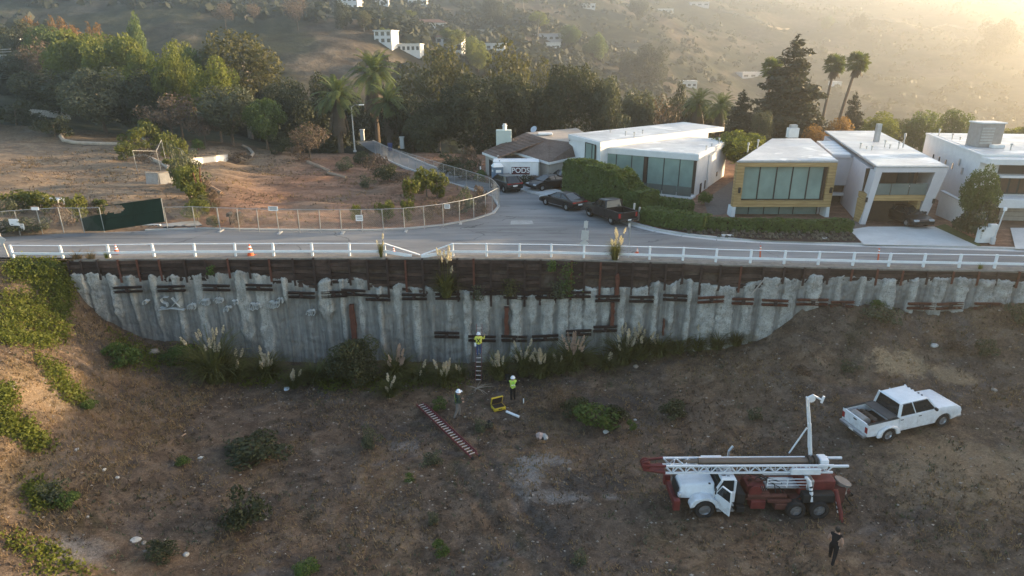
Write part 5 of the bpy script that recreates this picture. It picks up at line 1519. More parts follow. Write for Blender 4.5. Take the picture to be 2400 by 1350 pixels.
def doors(o, xs, y, z0, z1, mat, zh, handle=None):
    for s in (-1, 1):
        for a, b in zip(xs[:-1], xs[1:]):
            d = MB().box((a+.01, s*y-.012, z0), (b-.01, s*y+.012, z1)).build('door', mat, o, bevel=.008)
            MB().box((a+.06, s*y-.03, zh-.02), (a+.24, s*y+.03, zh+.025)).build('handle', handle or M_trim, d)
def sedan(name, label, loc, rz, mat=P_black, suv=False, L=4.95, chrome=True, cat='car'):
    o = thing(name, loc, label, cat, rz)
    h = .16 if suv else 0; r = .37 if suv else .34; xf, xr = L*.30, -L*.305; W = 1.94
    if suv: top = [(-L/2,.48),(-L/2,.85),(-L/2+.10,1.12),(-L/2+.3,1.16),(.9,1.14),(1.5,1.08),(L/2-.15,.92),(L/2,.7),(L/2,.40)]
    else: top = [(-L/2,.38),(-L/2,.72),(-L/2+.10,.98),(-L/2+.45,1.06),(-1.3,1.04),(1.0,.98),(1.55,.93),(L/2-.2,.76),(L/2,.58),(L/2,.32)]
    body = loft_body(arch_outline(top, xf, xr, r*1.14, .26+h*.4), W, .09).build('body', mat, o, bevel=.06, seg=3, smooth=True)
    MB().box((-L*.40, -W/2+.12, .22), (L*.40, W/2-.12, .8)).build('underbody', M_trim, o)
    if suv: green(o, (1.25, .45, -1.55, -2.2), 1.12, 1.66, .86, .66, mat)
    else: green(o, (1.2, .15, -.85, -2.0), 1.0, 1.44, .83, .60, mat)
    mirror_(o, .95, .98, 1.06+h*.5, mat)
    for x in (xf, xr):
        for s in (-1, 1): wheel(o, x, s*(W/2-.11), r, .24)
    doors(o, (-1.05, -.02, .95), W/2-.052, .42+h*.4, .92+h, mat, .86+h)
    if chrome:
        for s in (-1, 1): MB().bar((-1.75, s*(.835), 1.03+h), (1.1, s*(.845), 1.02+h), .02, .025).build('window_trim', M_rim, o); MB().bar((-1.0, s*(W/2-.03), .33), (1.0, s*(W/2-.03), .33), .03, .04).build('sill_trim', M_rim, o)
    MB().box((-L/2-.015, -.62, .82+h), (-L/2+.05, .62, .88+h)).build('light_bar', M_red, o)
    for s in (-1, 1):
        MB().box((-L/2-.012, s*.75-.17, .78+h), (-L/2+.1, s*.75+.17, .93+h)).build('tail_lamp', M_red, o, bevel=.02)
        MB().box((L/2-.22, s*.68-.2, .62+h), (L/2+.012, s*.68+.2, .76+h)).build('headlamp', M_lamp, o, bevel=.02)
    MB().box((-L/2-.02, -.26, .56+h), (-L/2-.002, .26, .70+h)).build('number_plate', M_plate, o)
    MB().box((L/2+.001, -.5, .38+h), (L/2+.03, .5, .62+h)).build('grille', M_trim, o)
    MB().box((-L/2-.05, -.8, .34+h), (-L/2+.02, .8, .46+h)).build('bumper', M_trim, o, bevel=.02)
    return o
def pickup(name, label, loc, rz, mat, L=5.6, W=2.0, H=1.9, r=.40, dually=False, cab_back=-.75, cat='pickup truck', chrome=False, bel=1.22, hood=1.18, gx=(1.15, .45)):
    o = thing(name, loc, label, cat, rz)
    xf, xr = L*.315, -L*.285; zb = .42; bed0 = -L/2
    top = [(cab_back,.45),(cab_back,bel),(gx[0]-.2,bel),(gx[0]-.1,hood+.04),(L/2-.9,hood-.01),(L/2-.35,hood-.06),(L/2-.08,hood-.2),(L/2,hood-.4),(L/2+.02,.55)]
    pts = top + [(xf + r*1.2*math.cos(t), max(zb, r*.9 + r*1.2*math.sin(t))) for t in np.linspace(-.25, PI+.25, 11)]
    loft_body(pts, W, .07).build('body', mat, o, bevel=.09, seg=3, smooth=True)
    MB().box((bed0+.2, -W/2+.25, .38), (L/2-.25, W/2-.25, .72)).build('chassis', M_trim, o)
    # open bed: two sides with arches, floor, front board and tailgate
    bp = [(bed0,.58),(bed0,bel),(cab_back-.03,bel),(cab_back-.03,.5)] + [(xr + r*1.25*math.cos(t), max(.5, r*.9 + r*1.25*math.sin(t))) for t in np.linspace(-.25, PI+.25, 11)]
    for s in (-1, 1):
        m = MB(); m.prism(bp, 'y', s*(W/2-.10), s*W/2-s*.003); bd = m.build('bed_side', mat, o, bevel=.02)
        MB().box((bed0+.02, s*(W/2-.05)-.075, bel), (cab_back-.04, s*(W/2-.05)+.06, bel+.03)).build('bed_rail', M_trim, bd)
        if dually:
            f = MB(); f.prism([(xr+.62*1.25*math.cos(t), .42+.62*math.sin(t)) for t in np.linspace(0, PI, 12)] + [(xr-.5, .4), (xr-.42, .62)] + [(xr+.5*math.cos(t), .45+.46*math.sin(t)) for t in np.linspace(PI*.8, PI*.2, 6)] + [(xr+.5, .4)], 'y', s*(W/2-.02), s*(W/2+.15)); f.build('wheel_flare', mat, o, bevel=.06, seg=3, smooth=True)
    MB().box((bed0+.05, -W/2+.1, .72), (cab_back-.04, W/2-.1, .78)).build('bed_floor', M_trim, o)
    MB().box((cab_back-.10, -W/2+.1, .72), (cab_back-.03, W/2-.1, bel+.02)).build('bed_front', mat, o)
    tg = MB().box((bed0, -W/2+.1, .66), (bed0+.09, W/2-.1, bel)).build('tailgate', mat, o, bevel=.015)
    MB().box((bed0-.02, -.12, bel-.2), (bed0-.001, .12, bel-.12)).build('handle', M_trim, tg)
    MB().box((bed0-.22, -W/2+.05, .5), (bed0, W/2-.05, .68)).build('rear_bumper', M_rim if chrome else M_trim, o, bevel=.03); MB().box((bed0-.235, -.17, .54), (bed0-.222, .17, .66)).build('number_plate', M_plate, o)
    green(o, (gx[0], gx[1], cab_back+.18, cab_back+.02), bel, H, W/2-.08, W/2-.20, mat)
    mirror_(o, gx[0]-.2, W/2+.12, bel+.12, M_trim)
    for s in (-1, 1):
        MB().box((bed0-.012, s*(W/2-.11)-.09, .78), (bed0+.09, s*(W/2-.11)+.115, 1.16)).build('tail_lamp', M_red, o, bevel=.015)
        MB().box((L/2-.2, s*(W/2-.28)-.2, .78), (L/2+.02, s*(W/2-.28)+.2, 1.0)).build('headlamp', M_lamp, o, bevel=.03)
        wheel(o, xf, s*(W/2-.14), r, .28); wheel(o, xr, s*(W/2-.02 if dually else W/2-.14), r, .28)
    MB().box((L/2-.05, -.55, .62), (L/2+.025, .55, 1.02)).build('grille', M_rim if chrome else M_trim, o, bevel=.02); MB().box((L/2-.1, -W/2+.05, .42), (L/2+.12, W/2-.05, .62)).build('front_bumper', M_rim if chrome else M_trim, o, bevel=.04)
    doors(o, (cab_back+.06, (cab_back+gx[0])/2, gx[0]-.1), W/2-.035, .50, bel-.03, mat, bel-.17)
    return o
roadp = lambda x, y: on_z(x, y, ROAD + .005)
def park(front, rear, wb_frac, L, W):
    """centre and heading of a car from where its near wheels touch the street"""
    a, b, h = place_heading(front, rear, roadp)
    c = (a+b)/2; side = Vector((-math.sin(h), math.cos(h), 0))
    if side.y < 0: side = -side
    c = c + side*(W/2-.1); return (c.x, c.y, ROAD+.005), h
loc, h = park((1281,481), (1325,493), .6, 4.95, 1.94); o = sedan('sedan', 'black sedan with chrome window trim parked behind the black pickup', loc, h)
loc, h = park((1383,508), (1432,526), .6, 5.5, 2.0); o = pickup('pickup_truck', 'black pickup truck with an empty bed parked beside the hedge', loc, h, P_black, 5.5, 1.98, 1.86)
loc, h = park((1152,440), (1183,452), .6, 4.7, 1.95); o = sedan('suv', 'black SUV parked nose away in front of the storage container', loc, h, suv=True, L=4.7, chrome=False, cat='suv')
p = on_z(1283, 441, 8.33); sedan('sedan', 'dark low car in the drive, its nose toward the street', (p.x, p.y, 8.32), R(214), P_black, chrome=False, L=4.6)
p = on_z(1312, 437, 8.33); sedan('suv', 'dark car half hidden by the tall hedge', (p.x+.6, p.y+.8, 8.32), R(206), P_black, suv=True, chrome=False, L=4.5)
p = on_z(2152, 535, 8.33); sedan('sedan', 'dark car parked nose out before the slanted garage', (p.x, p.y+2.0, 8.345), R(-84), P_black, chrome=False, L=4.6)

# white crew cab pickup in the pit
a, b = on_pit(2205, 1000), on_pit(2070, 1036)
hd = math.atan2(a.y-b.y, a.x-b.x); c = (a+b)/2; sd = Vector((-math.sin(hd), math.cos(hd), 0)); c = c + sd*.95
o = pickup('pickup_truck', 'white crew cab pickup with augers in its bed, parked in the pit', (c.x, c.y, zpit(c.x, c.y)+.02), hd, P_white, 6.3, 2.05, 2.12, .45, True, -1.1, chrome=True, bel=1.36, hood=1.36, gx=(1.42, .82))
o.scale = (.99, .99, .99)
dz = zpit(a.x, a.y) - zpit(b.x, b.y); o.rotation_euler = (0, -math.atan2(dz, (a-b).length)*.8, hd)
MB().box((-1.75, -.9, 1.37), (-1.12, .9, 1.42)).build('bed_cover', plain('grey_tonneau', (.10,.09,.085), .8), o)
for k in range(5): MB().box((.70, -.5+k*.25-.04, 2.165), (.78, -.5+k*.25+.04, 2.2)).build('cab_light', M_trim, o)
def in_truck(lx, ly, lz):
    return o.matrix_basis @ Vector((lx, ly, lz))
bpy.context.view_layer.update()
TRUCK = o
ag = thing('auger', in_truck(-2.3, .15, .95), 'rusty spiral auger lying in the white pickup bed', 'auger', hd)
m = MB(); m.tube([(0,-.7,.12),(0,.75,.12)], .07, 8); m.build('shaft', M_rust, ag)
m = MB()
for k in range(40):
    t0, t1 = 2*PI*k/10, 2*PI*(k+1)/10; y0, y1 = -.6+1.2*k/40, -.6+1.2*(k+1)/40
    f = lambda t, y, rr_: (rr_*math.cos(t), y, .12+rr_*math.sin(t))
    m.quad(f(t0,y0,.06), f(t1,y1,.06), f(t1,y1,.28), f(t0,y0,.28)); m.quad(f(t0,y0+.02,.28), f(t1,y1+.02,.28), f(t1,y1+.02,.06), f(t0,y0+.02,.06))
m.build('spiral_blade', plain('worn_steel', (.22,.17,.14), .5, .6), ag, fix=False)
dr = thing('drill_bucket', in_truck(-2.78, .2, .95), 'grey cylindrical drill bucket lying behind the auger', 'bucket', hd)
MB().lathe([(.0,0),(.30,0),(.30,1.0),(.0,1.0)], (0,-.6,.15), 14, (0,1,0)).build('drum', plain('grey_drum', (.30,.27,.25), .7, .3), dr); MB().bar((-.1,.45,.2),(.55,.1,.3),.08,.06).build('hook_bar', M_rust, dr)

# ---------------- truck-mounted drill rig
M_rred = plain('rig_red', (0.125, 0.022, 0.020), .6, 0, .4, .45, 3, .2); M_rwhite = dusty('rig_white', (0.70, 0.72, 0.75), .5)
M_kelly = plain('kelly_steel', (0.15, 0.115, 0.09), .45, .5, .5, .2, 3); M_mud = plain('muddy_red', (0.095, 0.038, 0.03), .9, 0, .2, .4, 2.5, .3)
a, b = on_pit(1650, 1212), on_pit(1915, 1214)
hd = math.atan2(a.y-b.y, a.x-b.x)
rg_o = thing('drill_rig', (b.x, b.y, zpit(b.x, b.y)), 'white and red truck-mounted drill rig with its long mast laid flat over the cab', 'drill rig', hd)
# local frame: origin at the rear near wheel, x forward, y to the rig's left (towards the camera is +y after the turn)
sgn = 1 if math.cos(hd) < 0 else -1            # near side is +y when it drives to the left
Wb = (a-b).length; W = 2.3
def Lp(x, w, z): return (x, -sgn*w, z)          # w metres in from the near side
def rb(lo, hi, name, mat, bevel=.0, parent=None, label=None):
    x0, w0, z0 = lo; x1, w1, z1 = hi
    y0, y1 = -sgn*w0, -sgn*w1
    o = MB().box((min(x0,x1), min(y0,y1), z0), (max(x0,x1), max(y0,y1), z1)).build(name, mat, parent or rg_o, bevel=bevel, seg=2)
    if label: o['label'] = label
    return o
for x in (0, Wb*.205, Wb):
    for w in (.12, W-.12):
        wheel(rg_o, x, -sgn*w, .5, .30 if x == Wb else .5, M_rim, sgn if w < 1 else -sgn)
rb((-1.1, .75, .62), (Wb+1.1, .95, .92), 'frame_rail', M_mud); rb((-1.1, 1.4, .62), (Wb+1.1, 1.6, .92), 'frame_rail', M_mud)
# bonnet with sloping sides, wings, grille, bumper
hx0, hx1 = Wb-.55, Wb+1.25
m = MB(); m.hexa([Lp(hx0,.35,.85), Lp(hx1,.5,.85), Lp(hx1,1.85,.85), Lp(hx0,1.95,.85), Lp(hx0,.55,1.72), Lp(hx1-.12,.72,1.5), Lp(hx1-.12,1.62,1.5), Lp(hx0,1.75,1.72)]); m.build('bonnet', M_rwhite, rg_o, bevel=.09, seg=3, smooth=True)
for w0, w1 in ((.0, .5), (1.8, 2.3)):
    m = MB(); pts = [(Wb+.75, .75),(Wb+.55, 1.08),(Wb+.2, 1.2),(Wb-.3, 1.2),(Wb-.62, 1.0),(Wb-.75, .6),(Wb-.62, .6)] + [(Wb+.56*math.cos(t), .5+.56*math.sin(t)) for t in np.linspace(PI*.95, PI*.1, 8)] + [(Wb+.75, .6)]
    m.prism(pts, 'y', -sgn*w0, -sgn*w1); m.build('mudguard', M_rwhite, rg_o, bevel=.04)
rb((hx1-.04, .62, .8), (hx1+.03, 1.72, 1.4), 'grille', M_trim, .02); rb((hx1, .1, .45), (hx1+.25, 2.2, .78), 'bumper', M_rred, .04)
rb((hx1+.02, -.02, .5), (hx1+.35, .25, 1.1), 'bumper_post', M_rred, .03); rb((hx1+.02, 2.05, .5), (hx1+.35, 2.32, 1.1), 'bumper_post', M_rred, .03)
for w in (.58, 1.7): rb((hx1-.16, w-.14, .95), (hx1+.02, w+.14, 1.15), 'headlamp', M_lamp, .03)
# cab with an open near door
cx0, cx1 = Wb-1.55, Wb-.5
rb((cx0, .28, .75), (cx1, 2.0, 1.38), 'cab_lower', M_rwhite, .04)
m = MB(); m.hexa([Lp(cx0+.04,.34,1.36), Lp(cx1-.02,.34,1.36), Lp(cx1-.02,1.94,1.36), Lp(cx0+.04,1.94,1.36), Lp(cx0+.04,.44,2.02), Lp(cx1-.36,.44,2.02), Lp(cx1-.36,1.84,2.02), Lp(cx0+.04,1.84,2.02)]); m.build('cab_glass', M_cglass, rg_o, bevel=.04)
m = MB(); m.hexa([Lp(cx0,.36,2.0), Lp(cx1-.26,.36,2.0), Lp(cx1-.26,1.92,2.0), Lp(cx0,1.92,2.0), Lp(cx0+.04,.44,2.1), Lp(cx1-.34,.44,2.1), Lp(cx1-.34,1.84,2.1), Lp(cx0+.04,1.84,2.1)]); m.build('cab_roof', M_rwhite, rg_o, bevel=.03)
for w in (.36, 1.92):
    MB().bar(Lp(cx0+.05, w, 1.36), Lp(cx0+.05, w, 2.02), .10, .10).build('cab_pillar', M_rwhite, rg_o); MB().bar(Lp(cx1-.03, w, 1.36), Lp(cx1-.33, w, 2.02), .09, .08).build('cab_pillar', M_rwhite, rg_o)
for w in (.5, 1.75): rb((cx1+.2, w-.05, 1.73), (cx1+.3, w+.05, 1.76), 'bonnet_vent', M_trim)
M_peel = plain('peeled_primer', (.10,.10,.11), .9)
pr_ = random.Random(3)
for k in range(14):
    x, w = cx0+.1+pr_.random()*.6, .55+pr_.random()*1.0; rb((x, w, 2.1), (x+pr_.uniform(.04,.16), w+pr_.uniform(.03,.12), 2.104), 'paint_chip', M_peel)
Md = Matrix.Translation(Lp(cx1-.05, .26, 0)) @ Matrix.Rotation(sgn*R(-62), 4, 'Z')
dm = MB(); dm.box((-.98, -.03, .62), (0, .03, 1.36), Md); d_ = dm.build('cab_door', M_rwhite, rg_o, bevel=.015)
dg = MB()
for q in (((-.96,0,1.36),(-.92,0,1.98)), ((-.92,0,1.98),(-.36,0,1.98)), ((-.36,0,1.98),(-.02,0,1.36))): dg.bar(Md @ Vector(q[0]), Md @ Vector(q[1]), .07, .05)
dg.build('door_frame', M_rwhite, d_); MB().hexa([Md @ Vector(v) for v in ((-.93,-.008,1.38),(-.05,-.008,1.38),(-.05,.008,1.38),(-.93,.008,1.38),(-.89,-.008,1.95),(-.38,-.008,1.95),(-.38,.008,1.95),(-.89,.008,1.95))]).build('door_glass', M_cglass, d_)
rb((cx0+.1, .0, .42), (cx1-.1, .3, .48), 'cab_step', M_metal); rb((cx0+.1, .05, .7), (cx1-.1, .3, .75), 'cab_step', M_metal)
MB().tube([Lp(cx1+.1, .12, 1.2), Lp(cx1+.15, -.12, 1.75)], .03, 6).build('mirror_arm', M_rwhite, rg_o); rb((cx1+.1, -.2, 1.6), (cx1+.16, .0, 1.95), 'mirror', M_trim, .02)
rb((cx0+.1, 2.1, 1.9), (cx1+.15, 2.55, 2.0), 'far_mirror', M_rwhite, .04)
MB().tube([Lp(cx0-.15, 2.2, .9), Lp(cx0-.15, 2.2, 2.5), Lp(cx0-.35, 2.25, 2.75)], .07, 8).build('exhaust_stack', M_metal, rg_o)
# deck machinery
rb((cx0-.5, .25, .7), (cx0-.08, 2.0, 1.25), 'toolbox', M_trim, .02)
rb((cx0-.45, .02, .35), (cx0-.05, .5, .65), 'battery_box', M_trim, .02)
rb((-1.0, .25, .92), (cx0-.55, 2.1, 1.0), 'deck', M_mud, .01)
rb((cx0-1.55, .55, 1.0), (cx0-.65, 1.5, 1.55), 'winch_housing', M_rred, .05); m = MB(); m.lathe([(.34,0),(.34,.06),(.2,.07),(.2,.7),(.34,.71),(.34,.78)], Lp(cx0-1.0, .3, 1.35), 14, (0,-sgn,0)); m.build('winch_drum', M_rred, rg_o)
rb((cx0-1.5, .08, .5), (cx0-.75, .6, .95), 'red_tank', M_rred, .04); MB().tube([Lp(cx0-.62,.35,1.1), Lp(cx0-2.6,.35,1.1)], .12, 10).build('drive_shaft', M_mud, rg_o)
rb((cx0-2.8, .1, .85), (cx0-1.6, .6, 1.0), 'hose_tray', M_mud, .02)
rb((-.75, .05, .85), (.85, .5, 1.35), 'rear_guard', M_trim, .06); rb((-.9, .5, 1.0), (.9, 1.9, 1.85), 'gearbox_housing', M_rred, .06); rb((-1.5, .5, .5), (-.9, 1.9, 1.4), 'rear_crossmember', M_mud, .04)
# operator platform with pipe rails
px0, px1 = .55, 2.55
rb((px0, .5, 1.42), (px1, 1.35, 1.47), 'platform', M_metal)
for z in (1.62, 1.8, 1.98):
    MB().tube([Lp(px0,.5,z), Lp(px1,.5,z)], .022, 6).build('platform_rail', M_rwhite, rg_o); MB().tube([Lp(px0,1.35,z), Lp(px1,1.35,z)], .022, 6).build('platform_rail', M_rwhite, rg_o)
for x in (px0, (px0+px1)/2, px1): MB().tube([Lp(x,.5,1.47), Lp(x,.5,2.0)], .026, 6).build('platform_post', M_rwhite, rg_o)
rb((px0-.35, .45, 1.3), (px0, 1.2, 1.9), 'control_cabinet', M_metal, .06)
# mast lying flat: four chords with zigzag lacing, red crown at the tip
zm, zM = 2.22, 2.62; wn_, wf_ = .72, 1.42; mx0, mx1 = -.75, Wb+1.95
for w, z in ((wn_, zm), (wn_, zM), (wf_, zm), (wf_, zM)): MB().bar(Lp(mx0, w, z), Lp(mx1, w, z), .085, .085).build('mast_chord', M_rwhite, rg_o)
n = 26
for k in range(n):
    x0 = mx0 + (mx1-mx0)*k/n; x1 = mx0 + (mx1-mx0)*(k+1)/n
    for w in (wn_, wf_):
        za, zb_ = (zm, zM) if k % 2 else (zM, zm); MB().bar(Lp(x0, w, za), Lp(x1, w, zb_), .045, .045).build('mast_lacing', M_rwhite, rg_o)
    wa, wb_ = (wn_, wf_) if k % 2 else (wf_, wn_); MB().bar(Lp(x0, wa, zm), Lp(x1, wb_, zm), .04, .04).build('mast_lacing', M_rwhite, rg_o)
    if k > 21: MB().bar(Lp(x0, wa, zM), Lp(x1, wb_, zM), .04, .04).build('mast_lacing', M_rwhite, rg_o)
m = MB(); m.hexa([Lp(mx1,wn_-.05,zm-.05), Lp(mx1+1.1,wn_+.12,zm+.02), Lp(mx1+1.1,wf_-.12,zm+.02), Lp(mx1,wf_+.05,zm-.05), Lp(mx1,wn_-.05,zm+.08), Lp(mx1+1.1,wn_+.12,zm+.12), Lp(mx1+1.1,wf_-.12,zm+.12), Lp(mx1,wf_+.05,zm+.08)]); m.build('mast_crown', M_rred, rg_o, bevel=.03)
for w in (wn_, wf_): MB().bar(Lp(mx1, w, zM), Lp(mx1+1.15, w+(.12 if w < 1 else -.12), zM-.05), .09, .10).build('crown_rail', M_rred, rg_o)
for w in (.9, 1.07, 1.24): m = MB(); m.lathe([(.2,0),(.24,.02),(.24,.06),(.2,.08)], Lp(mx1+.95, w, zm+.3), 14, (0,-sgn,0)); m.build('crown_sheave', M_rred, rg_o)
MB().tube([Lp(.15, 1.08, zM+.03), Lp(Wb+.25, 1.08, zM+.03)], .17, 16).build('kelly_bar', M_kelly, rg_o, smooth=True); MB().tube([Lp(Wb+.25, 1.08, zM+.03), Lp(Wb+1.0, 1.08, zM)], .09, 10).build('kelly_swivel', M_kelly, rg_o)
for x in (.3, .0): m = MB(); m.lathe([(.26,0),(.29,.02),(.29,.14),(.26,.16)], Lp(x, 1.08, zM+.03), 16, (1,0,0)); m.build('kelly_collar', M_black, rg_o)
rb((-.55, .8, 2.3), (-.1, 1.4, 2.85), 'rotary_head', M_rwhite, .06)
for w in (wn_, wf_): rb((-1.5, w-.05, zM-.1), (-.55, w+.05, zM+.02), 'mast_foot', M_rwhite, .02)
rb((-.1, .58, 2.15), (1.4, .74, 2.5), 'mast_gusset', M_rwhite, .03)
MB().tube([Lp(.75, .35, 2.2), Lp(.55, .3, 1.95), Lp(.45, .15, 1.4), Lp(.4, .1, .95)], .09, 8).build('feed_cylinder', M_rwhite, rg_o)
for k in range(4): z = 1.75-k*.2; MB().tube([Lp(.50-.02*k, .22-.02*k, z), Lp(.48-.02*k, .19-.02*k, z-.07)], .097, 8).build('cylinder_band', M_trim, rg_o)
# upright jib at the back with its strut
jx = .05; top = (jx+.75, 6.05)
for w in (1.35, 1.55): MB().tube([Lp(jx, w, 2.3), Lp(jx+.35, w, 4.2), Lp(top[0], w, top[1])], [.065, .055, .045], 8).build('jib_tube', M_rwhite, rg_o)
for k in range(6): z = 2.6+k*.55; x = jx+(z-2.3)*.19; MB().bar(Lp(x, 1.35, z), Lp(x+.1, 1.55, z+.3), .03, .03).build('jib_lacing', M_rwhite, rg_o)
MB().tube([Lp(jx+.2, 1.45, 3.2), Lp(jx+.42, 1.45, 4.6)], .09, 10).build('jib_cylinder', M_rwhite, rg_o)
MB().tube([Lp(top[0], 1.45, top[1]), Lp(top[0]-.25, 1.45, top[1]+.16), Lp(top[0]-.75, 1.4, top[1]-.12)], .05, 8).build('jib_head', M_rwhite, rg_o); m = MB(); m.lathe([(.16,0),(.2,.02),(.2,.06),(.16,.08)], Lp(top[0]-.2, 1.4, top[1]-.05), 12, (0,-sgn,0)); m.build('jib_sheave', M_rwhite, rg_o)
MB().bar(Lp(top[0]-.7, 1.4, top[1]-.25), Lp(top[0]-.78, 1.4, top[1]+.12), .1, .08).build('jib_hook', M_rwhite, rg_o)
MB().tube([Lp(jx+.35, 1.75, 4.15), Lp(jx+.95, 1.9, 2.55)], .04, 8).build('jib_strut', M_rwhite, rg_o)
# rear outriggers, tools and cable
MB().tube([Lp(-.75, .15, 1.6), Lp(-.95, -.3, .55), Lp(-1.0, -.45, .1)], [.11,.11,.08], 8).build('outrigger_leg', M_rred, rg_o); rb((-1.35, -.85, 0.0), (-.75, -.3, .12), 'outrigger_pad', plain('timber_pad', (.23,.2,.15), .9), .03)
MB().tube([Lp(-.85, 2.1, 1.4), Lp(-1.1, 2.7, .2)], .1, 8).build('outrigger_leg', M_rred, rg_o); rb((-1.4, 2.5, 0), (-.8, 3.0, .12), 'outrigger_pad', plain('timber_pad', (.23,.2,.15), .9), .03)
m = MB(); m.lathe([(.42,0),(.42,.1),(.36,.12),(.36,.5),(.42,.52),(.42,.6)], Lp(-1.35, .95, .95), 14, (-.3,0,1)); m.build('turntable', plain('grey_cast_steel', (.20,.18,.165), .7, .4), rg_o)
rb((-2.0, .9, .75), (-1.2, 1.6, .95), 'rear_tray', M_mud, .03)
MB().tube([Lp(-1.5,.6,.95), Lp(-2.0,.7,.3), Lp(-2.3,.5,.05)], .04, 6).build('hydraulic_hose', M_trim, rg_o); MB().tube([Lp(-1.7,1.3,.9), Lp(-2.35,1.2,.5), Lp(-2.5,1.6,.05)], .05, 6).build('hydraulic_hose', M_trim, rg_o)
for k in range(5): q = 1.5-k*.24; MB().tube([Lp(-.72-.04*k,.08-.05*k,q), Lp(-.74-.04*k,.05-.05*k,q-.1)], .035, 6).build('cable_band', M_rwhite, rg_o)

# hoses, ropes and loose lines over the deck
hr = random.Random(12)
for k in range(12):
    x0 = cx0-.6-hr.random()*.8; w0 = .35+hr.random()*1.3; x1 = x0-.8-hr.random()*1.4; w1 = .35+hr.random()*1.3; z = 1.1+hr.random()*.5
    MB().tube([Lp(x0,w0,z), Lp(x0-.25,w0+.1,z+.22), Lp((x0+x1)/2,(w0+w1)/2,z+hr.uniform(-.1,.25)), Lp(x1+.2,w1,z+.1), Lp(x1,w1,1.0)], .028, 5).build('hydraulic_hose', M_trim if k % 3 else M_mud, rg_o)
for w in (.95, 1.05, 1.15): MB().tube([Lp(mx1+.95, w, zm+.5), Lp((mx1+cx0)/2, w+.02, zm+.36), Lp(cx0-1.0, w-.1, 1.7)], .012, 4).build('wire_rope', M_steel, rg_o)
for k in range(5): MB().tube([Lp(.9-k*.05, .35, 1.0+k*.05), Lp(1.6, .2-k*.02, .7), Lp(2.4, .3, .85)], .03, 5).build('hydraulic_hose', M_trim, rg_o)
rb((1.2, .06, .45), (2.2, .5, .8), 'fuel_tank', M_mud, .06); rb((2.45, .3, 1.0), (2.95, .95, 1.32), 'valve_block', M_mud, .03)
for k in range(4): MB().tube([Lp(2.55+k*.1,.5,1.32), Lp(2.55+k*.1,.42,1.62)], .015, 5).build('control_lever', M_metal, rg_o)
rb((-1.9, 2.0, .0), (-1.5, 2.6, .3), 'spare_block', M_mud, .03)
# ================================================================ HEDGES, BEDS AND DRIVES
def gp(px, py, z=8.3): p = on_z(px, py, z); return (p.x, p.y)
def sheet(name, pxs, z, mat, dz=.0, label=None):
    m = MB(); m.poly([(*gp(x, y, z), z+dz) for x, y in pxs]); me_ = m.mesh(name, mat); b_ = bmesh.new(); b_.from_mesh(me_)
    bmesh.ops.triangulate(b_, faces=b_.faces[:])
    b_.normal_update()
    for f in b_.faces:
        if f.normal.z < 0: f.normal_flip()
    b_.to_mesh(me_); b_.free()
    return tag(link(name, me_), label, kind='structure')
M_mulch = plain('dark_mulch', (0.055, 0.040, 0.032), .95, 0, .1, .5, 5, .6); M_lawn = plain('dry_lawn', (0.085, 0.095, 0.035), .95, 0, .1, .35, 3, .6); M_gravel = plain('side_yard_gravel', (.16,.13,.11), .95, 0, .1, .3, 5, .4)
sheet('mulch_bed', [(1490,515),(1560,535),(1640,549),(1780,563),(1900,567),(2018,569),(1990,537),(1900,532),(1700,520),(1560,500)], 8.335, M_mulch)
sheet('driveway', [(1990,538),(2035,531),(2190,531),(2292,577),(2025,573)], 8.345, M_conc2)
sheet('driveway', [(1150,432),(1175,424),(1262,430),(1320,448),(1330,470),(1240,447)], 8.34, M_conc2)
sheet('lawn', [(2190,531),(2215,525),(2290,562),(2300,577),(2292,577)], 8.34, M_lawn)
sheet('driveway', [(2368,534),(2500,534),(2560,590),(2380,583)], 8.34, M_conc2)
sheet('side_yard', [(1650,470),(1722,420),(1735,500),(1660,505)], 8.30, M_gravel)
sheet('front_walk', [(1985,520),(2015,500),(2030,530),(1995,538)], 8.35, M_gravel)
sheet('concrete_apron', [(388,482),(432,481),(474,528),(300,534),(330,524),(380,520)], 8.33, plain('old_slab', (.34,.335,.32), .9, 0, .2, .25, 1.2))
def strip_poly(px_front, depth):
    a = [Vector((*gp(x, y), 0)) for x, y in px_front]; d = (a[-1]-a[0]).normalized(); n = Vector((-d.y, d.x, 0))
    if n.y < 0: n = -n
    return [(p.x, p.y) for p in a] + [((p+n*depth).x, (p+n*depth).y) for p in reversed(a)]
f0 = Vector((*gp(1322,460), 0)); f1 = Vector((*gp(1492,507), 0))
def hh1(x, y): t = min(1, max(0, (Vector((x, y, 0))-f0).dot((f1-f0).normalized())/(f1-f0).length)); return 3.5 - 0.2*t - 1.35*sstep(.62, .86, t)
hedge('tall_hedge', strip_poly([(1318,453),(1400,475),(1498,504)], 2.3), 2.0, 'tall clipped hedge stepping down beside the black pickup', zf=hh1, dens=190)
hedge('low_hedge', strip_poly([(1500,521),(1570,536),(1645,544)], 1.7), 1.25, 'bright low hedge right of the black pickup', dens=180)
hedge('inner_hedge', strip_poly([(1505,490),(1560,500),(1610,506)], 1.3), 1.2, 'small curving hedge below the glass terrace', dens=170)
hedge('long_hedge', strip_poly([(1640,541),(1760,545),(1880,547),(1996,546)], 1.0), .95, 'long straight hedge before the yellow-framed window', dens=180)
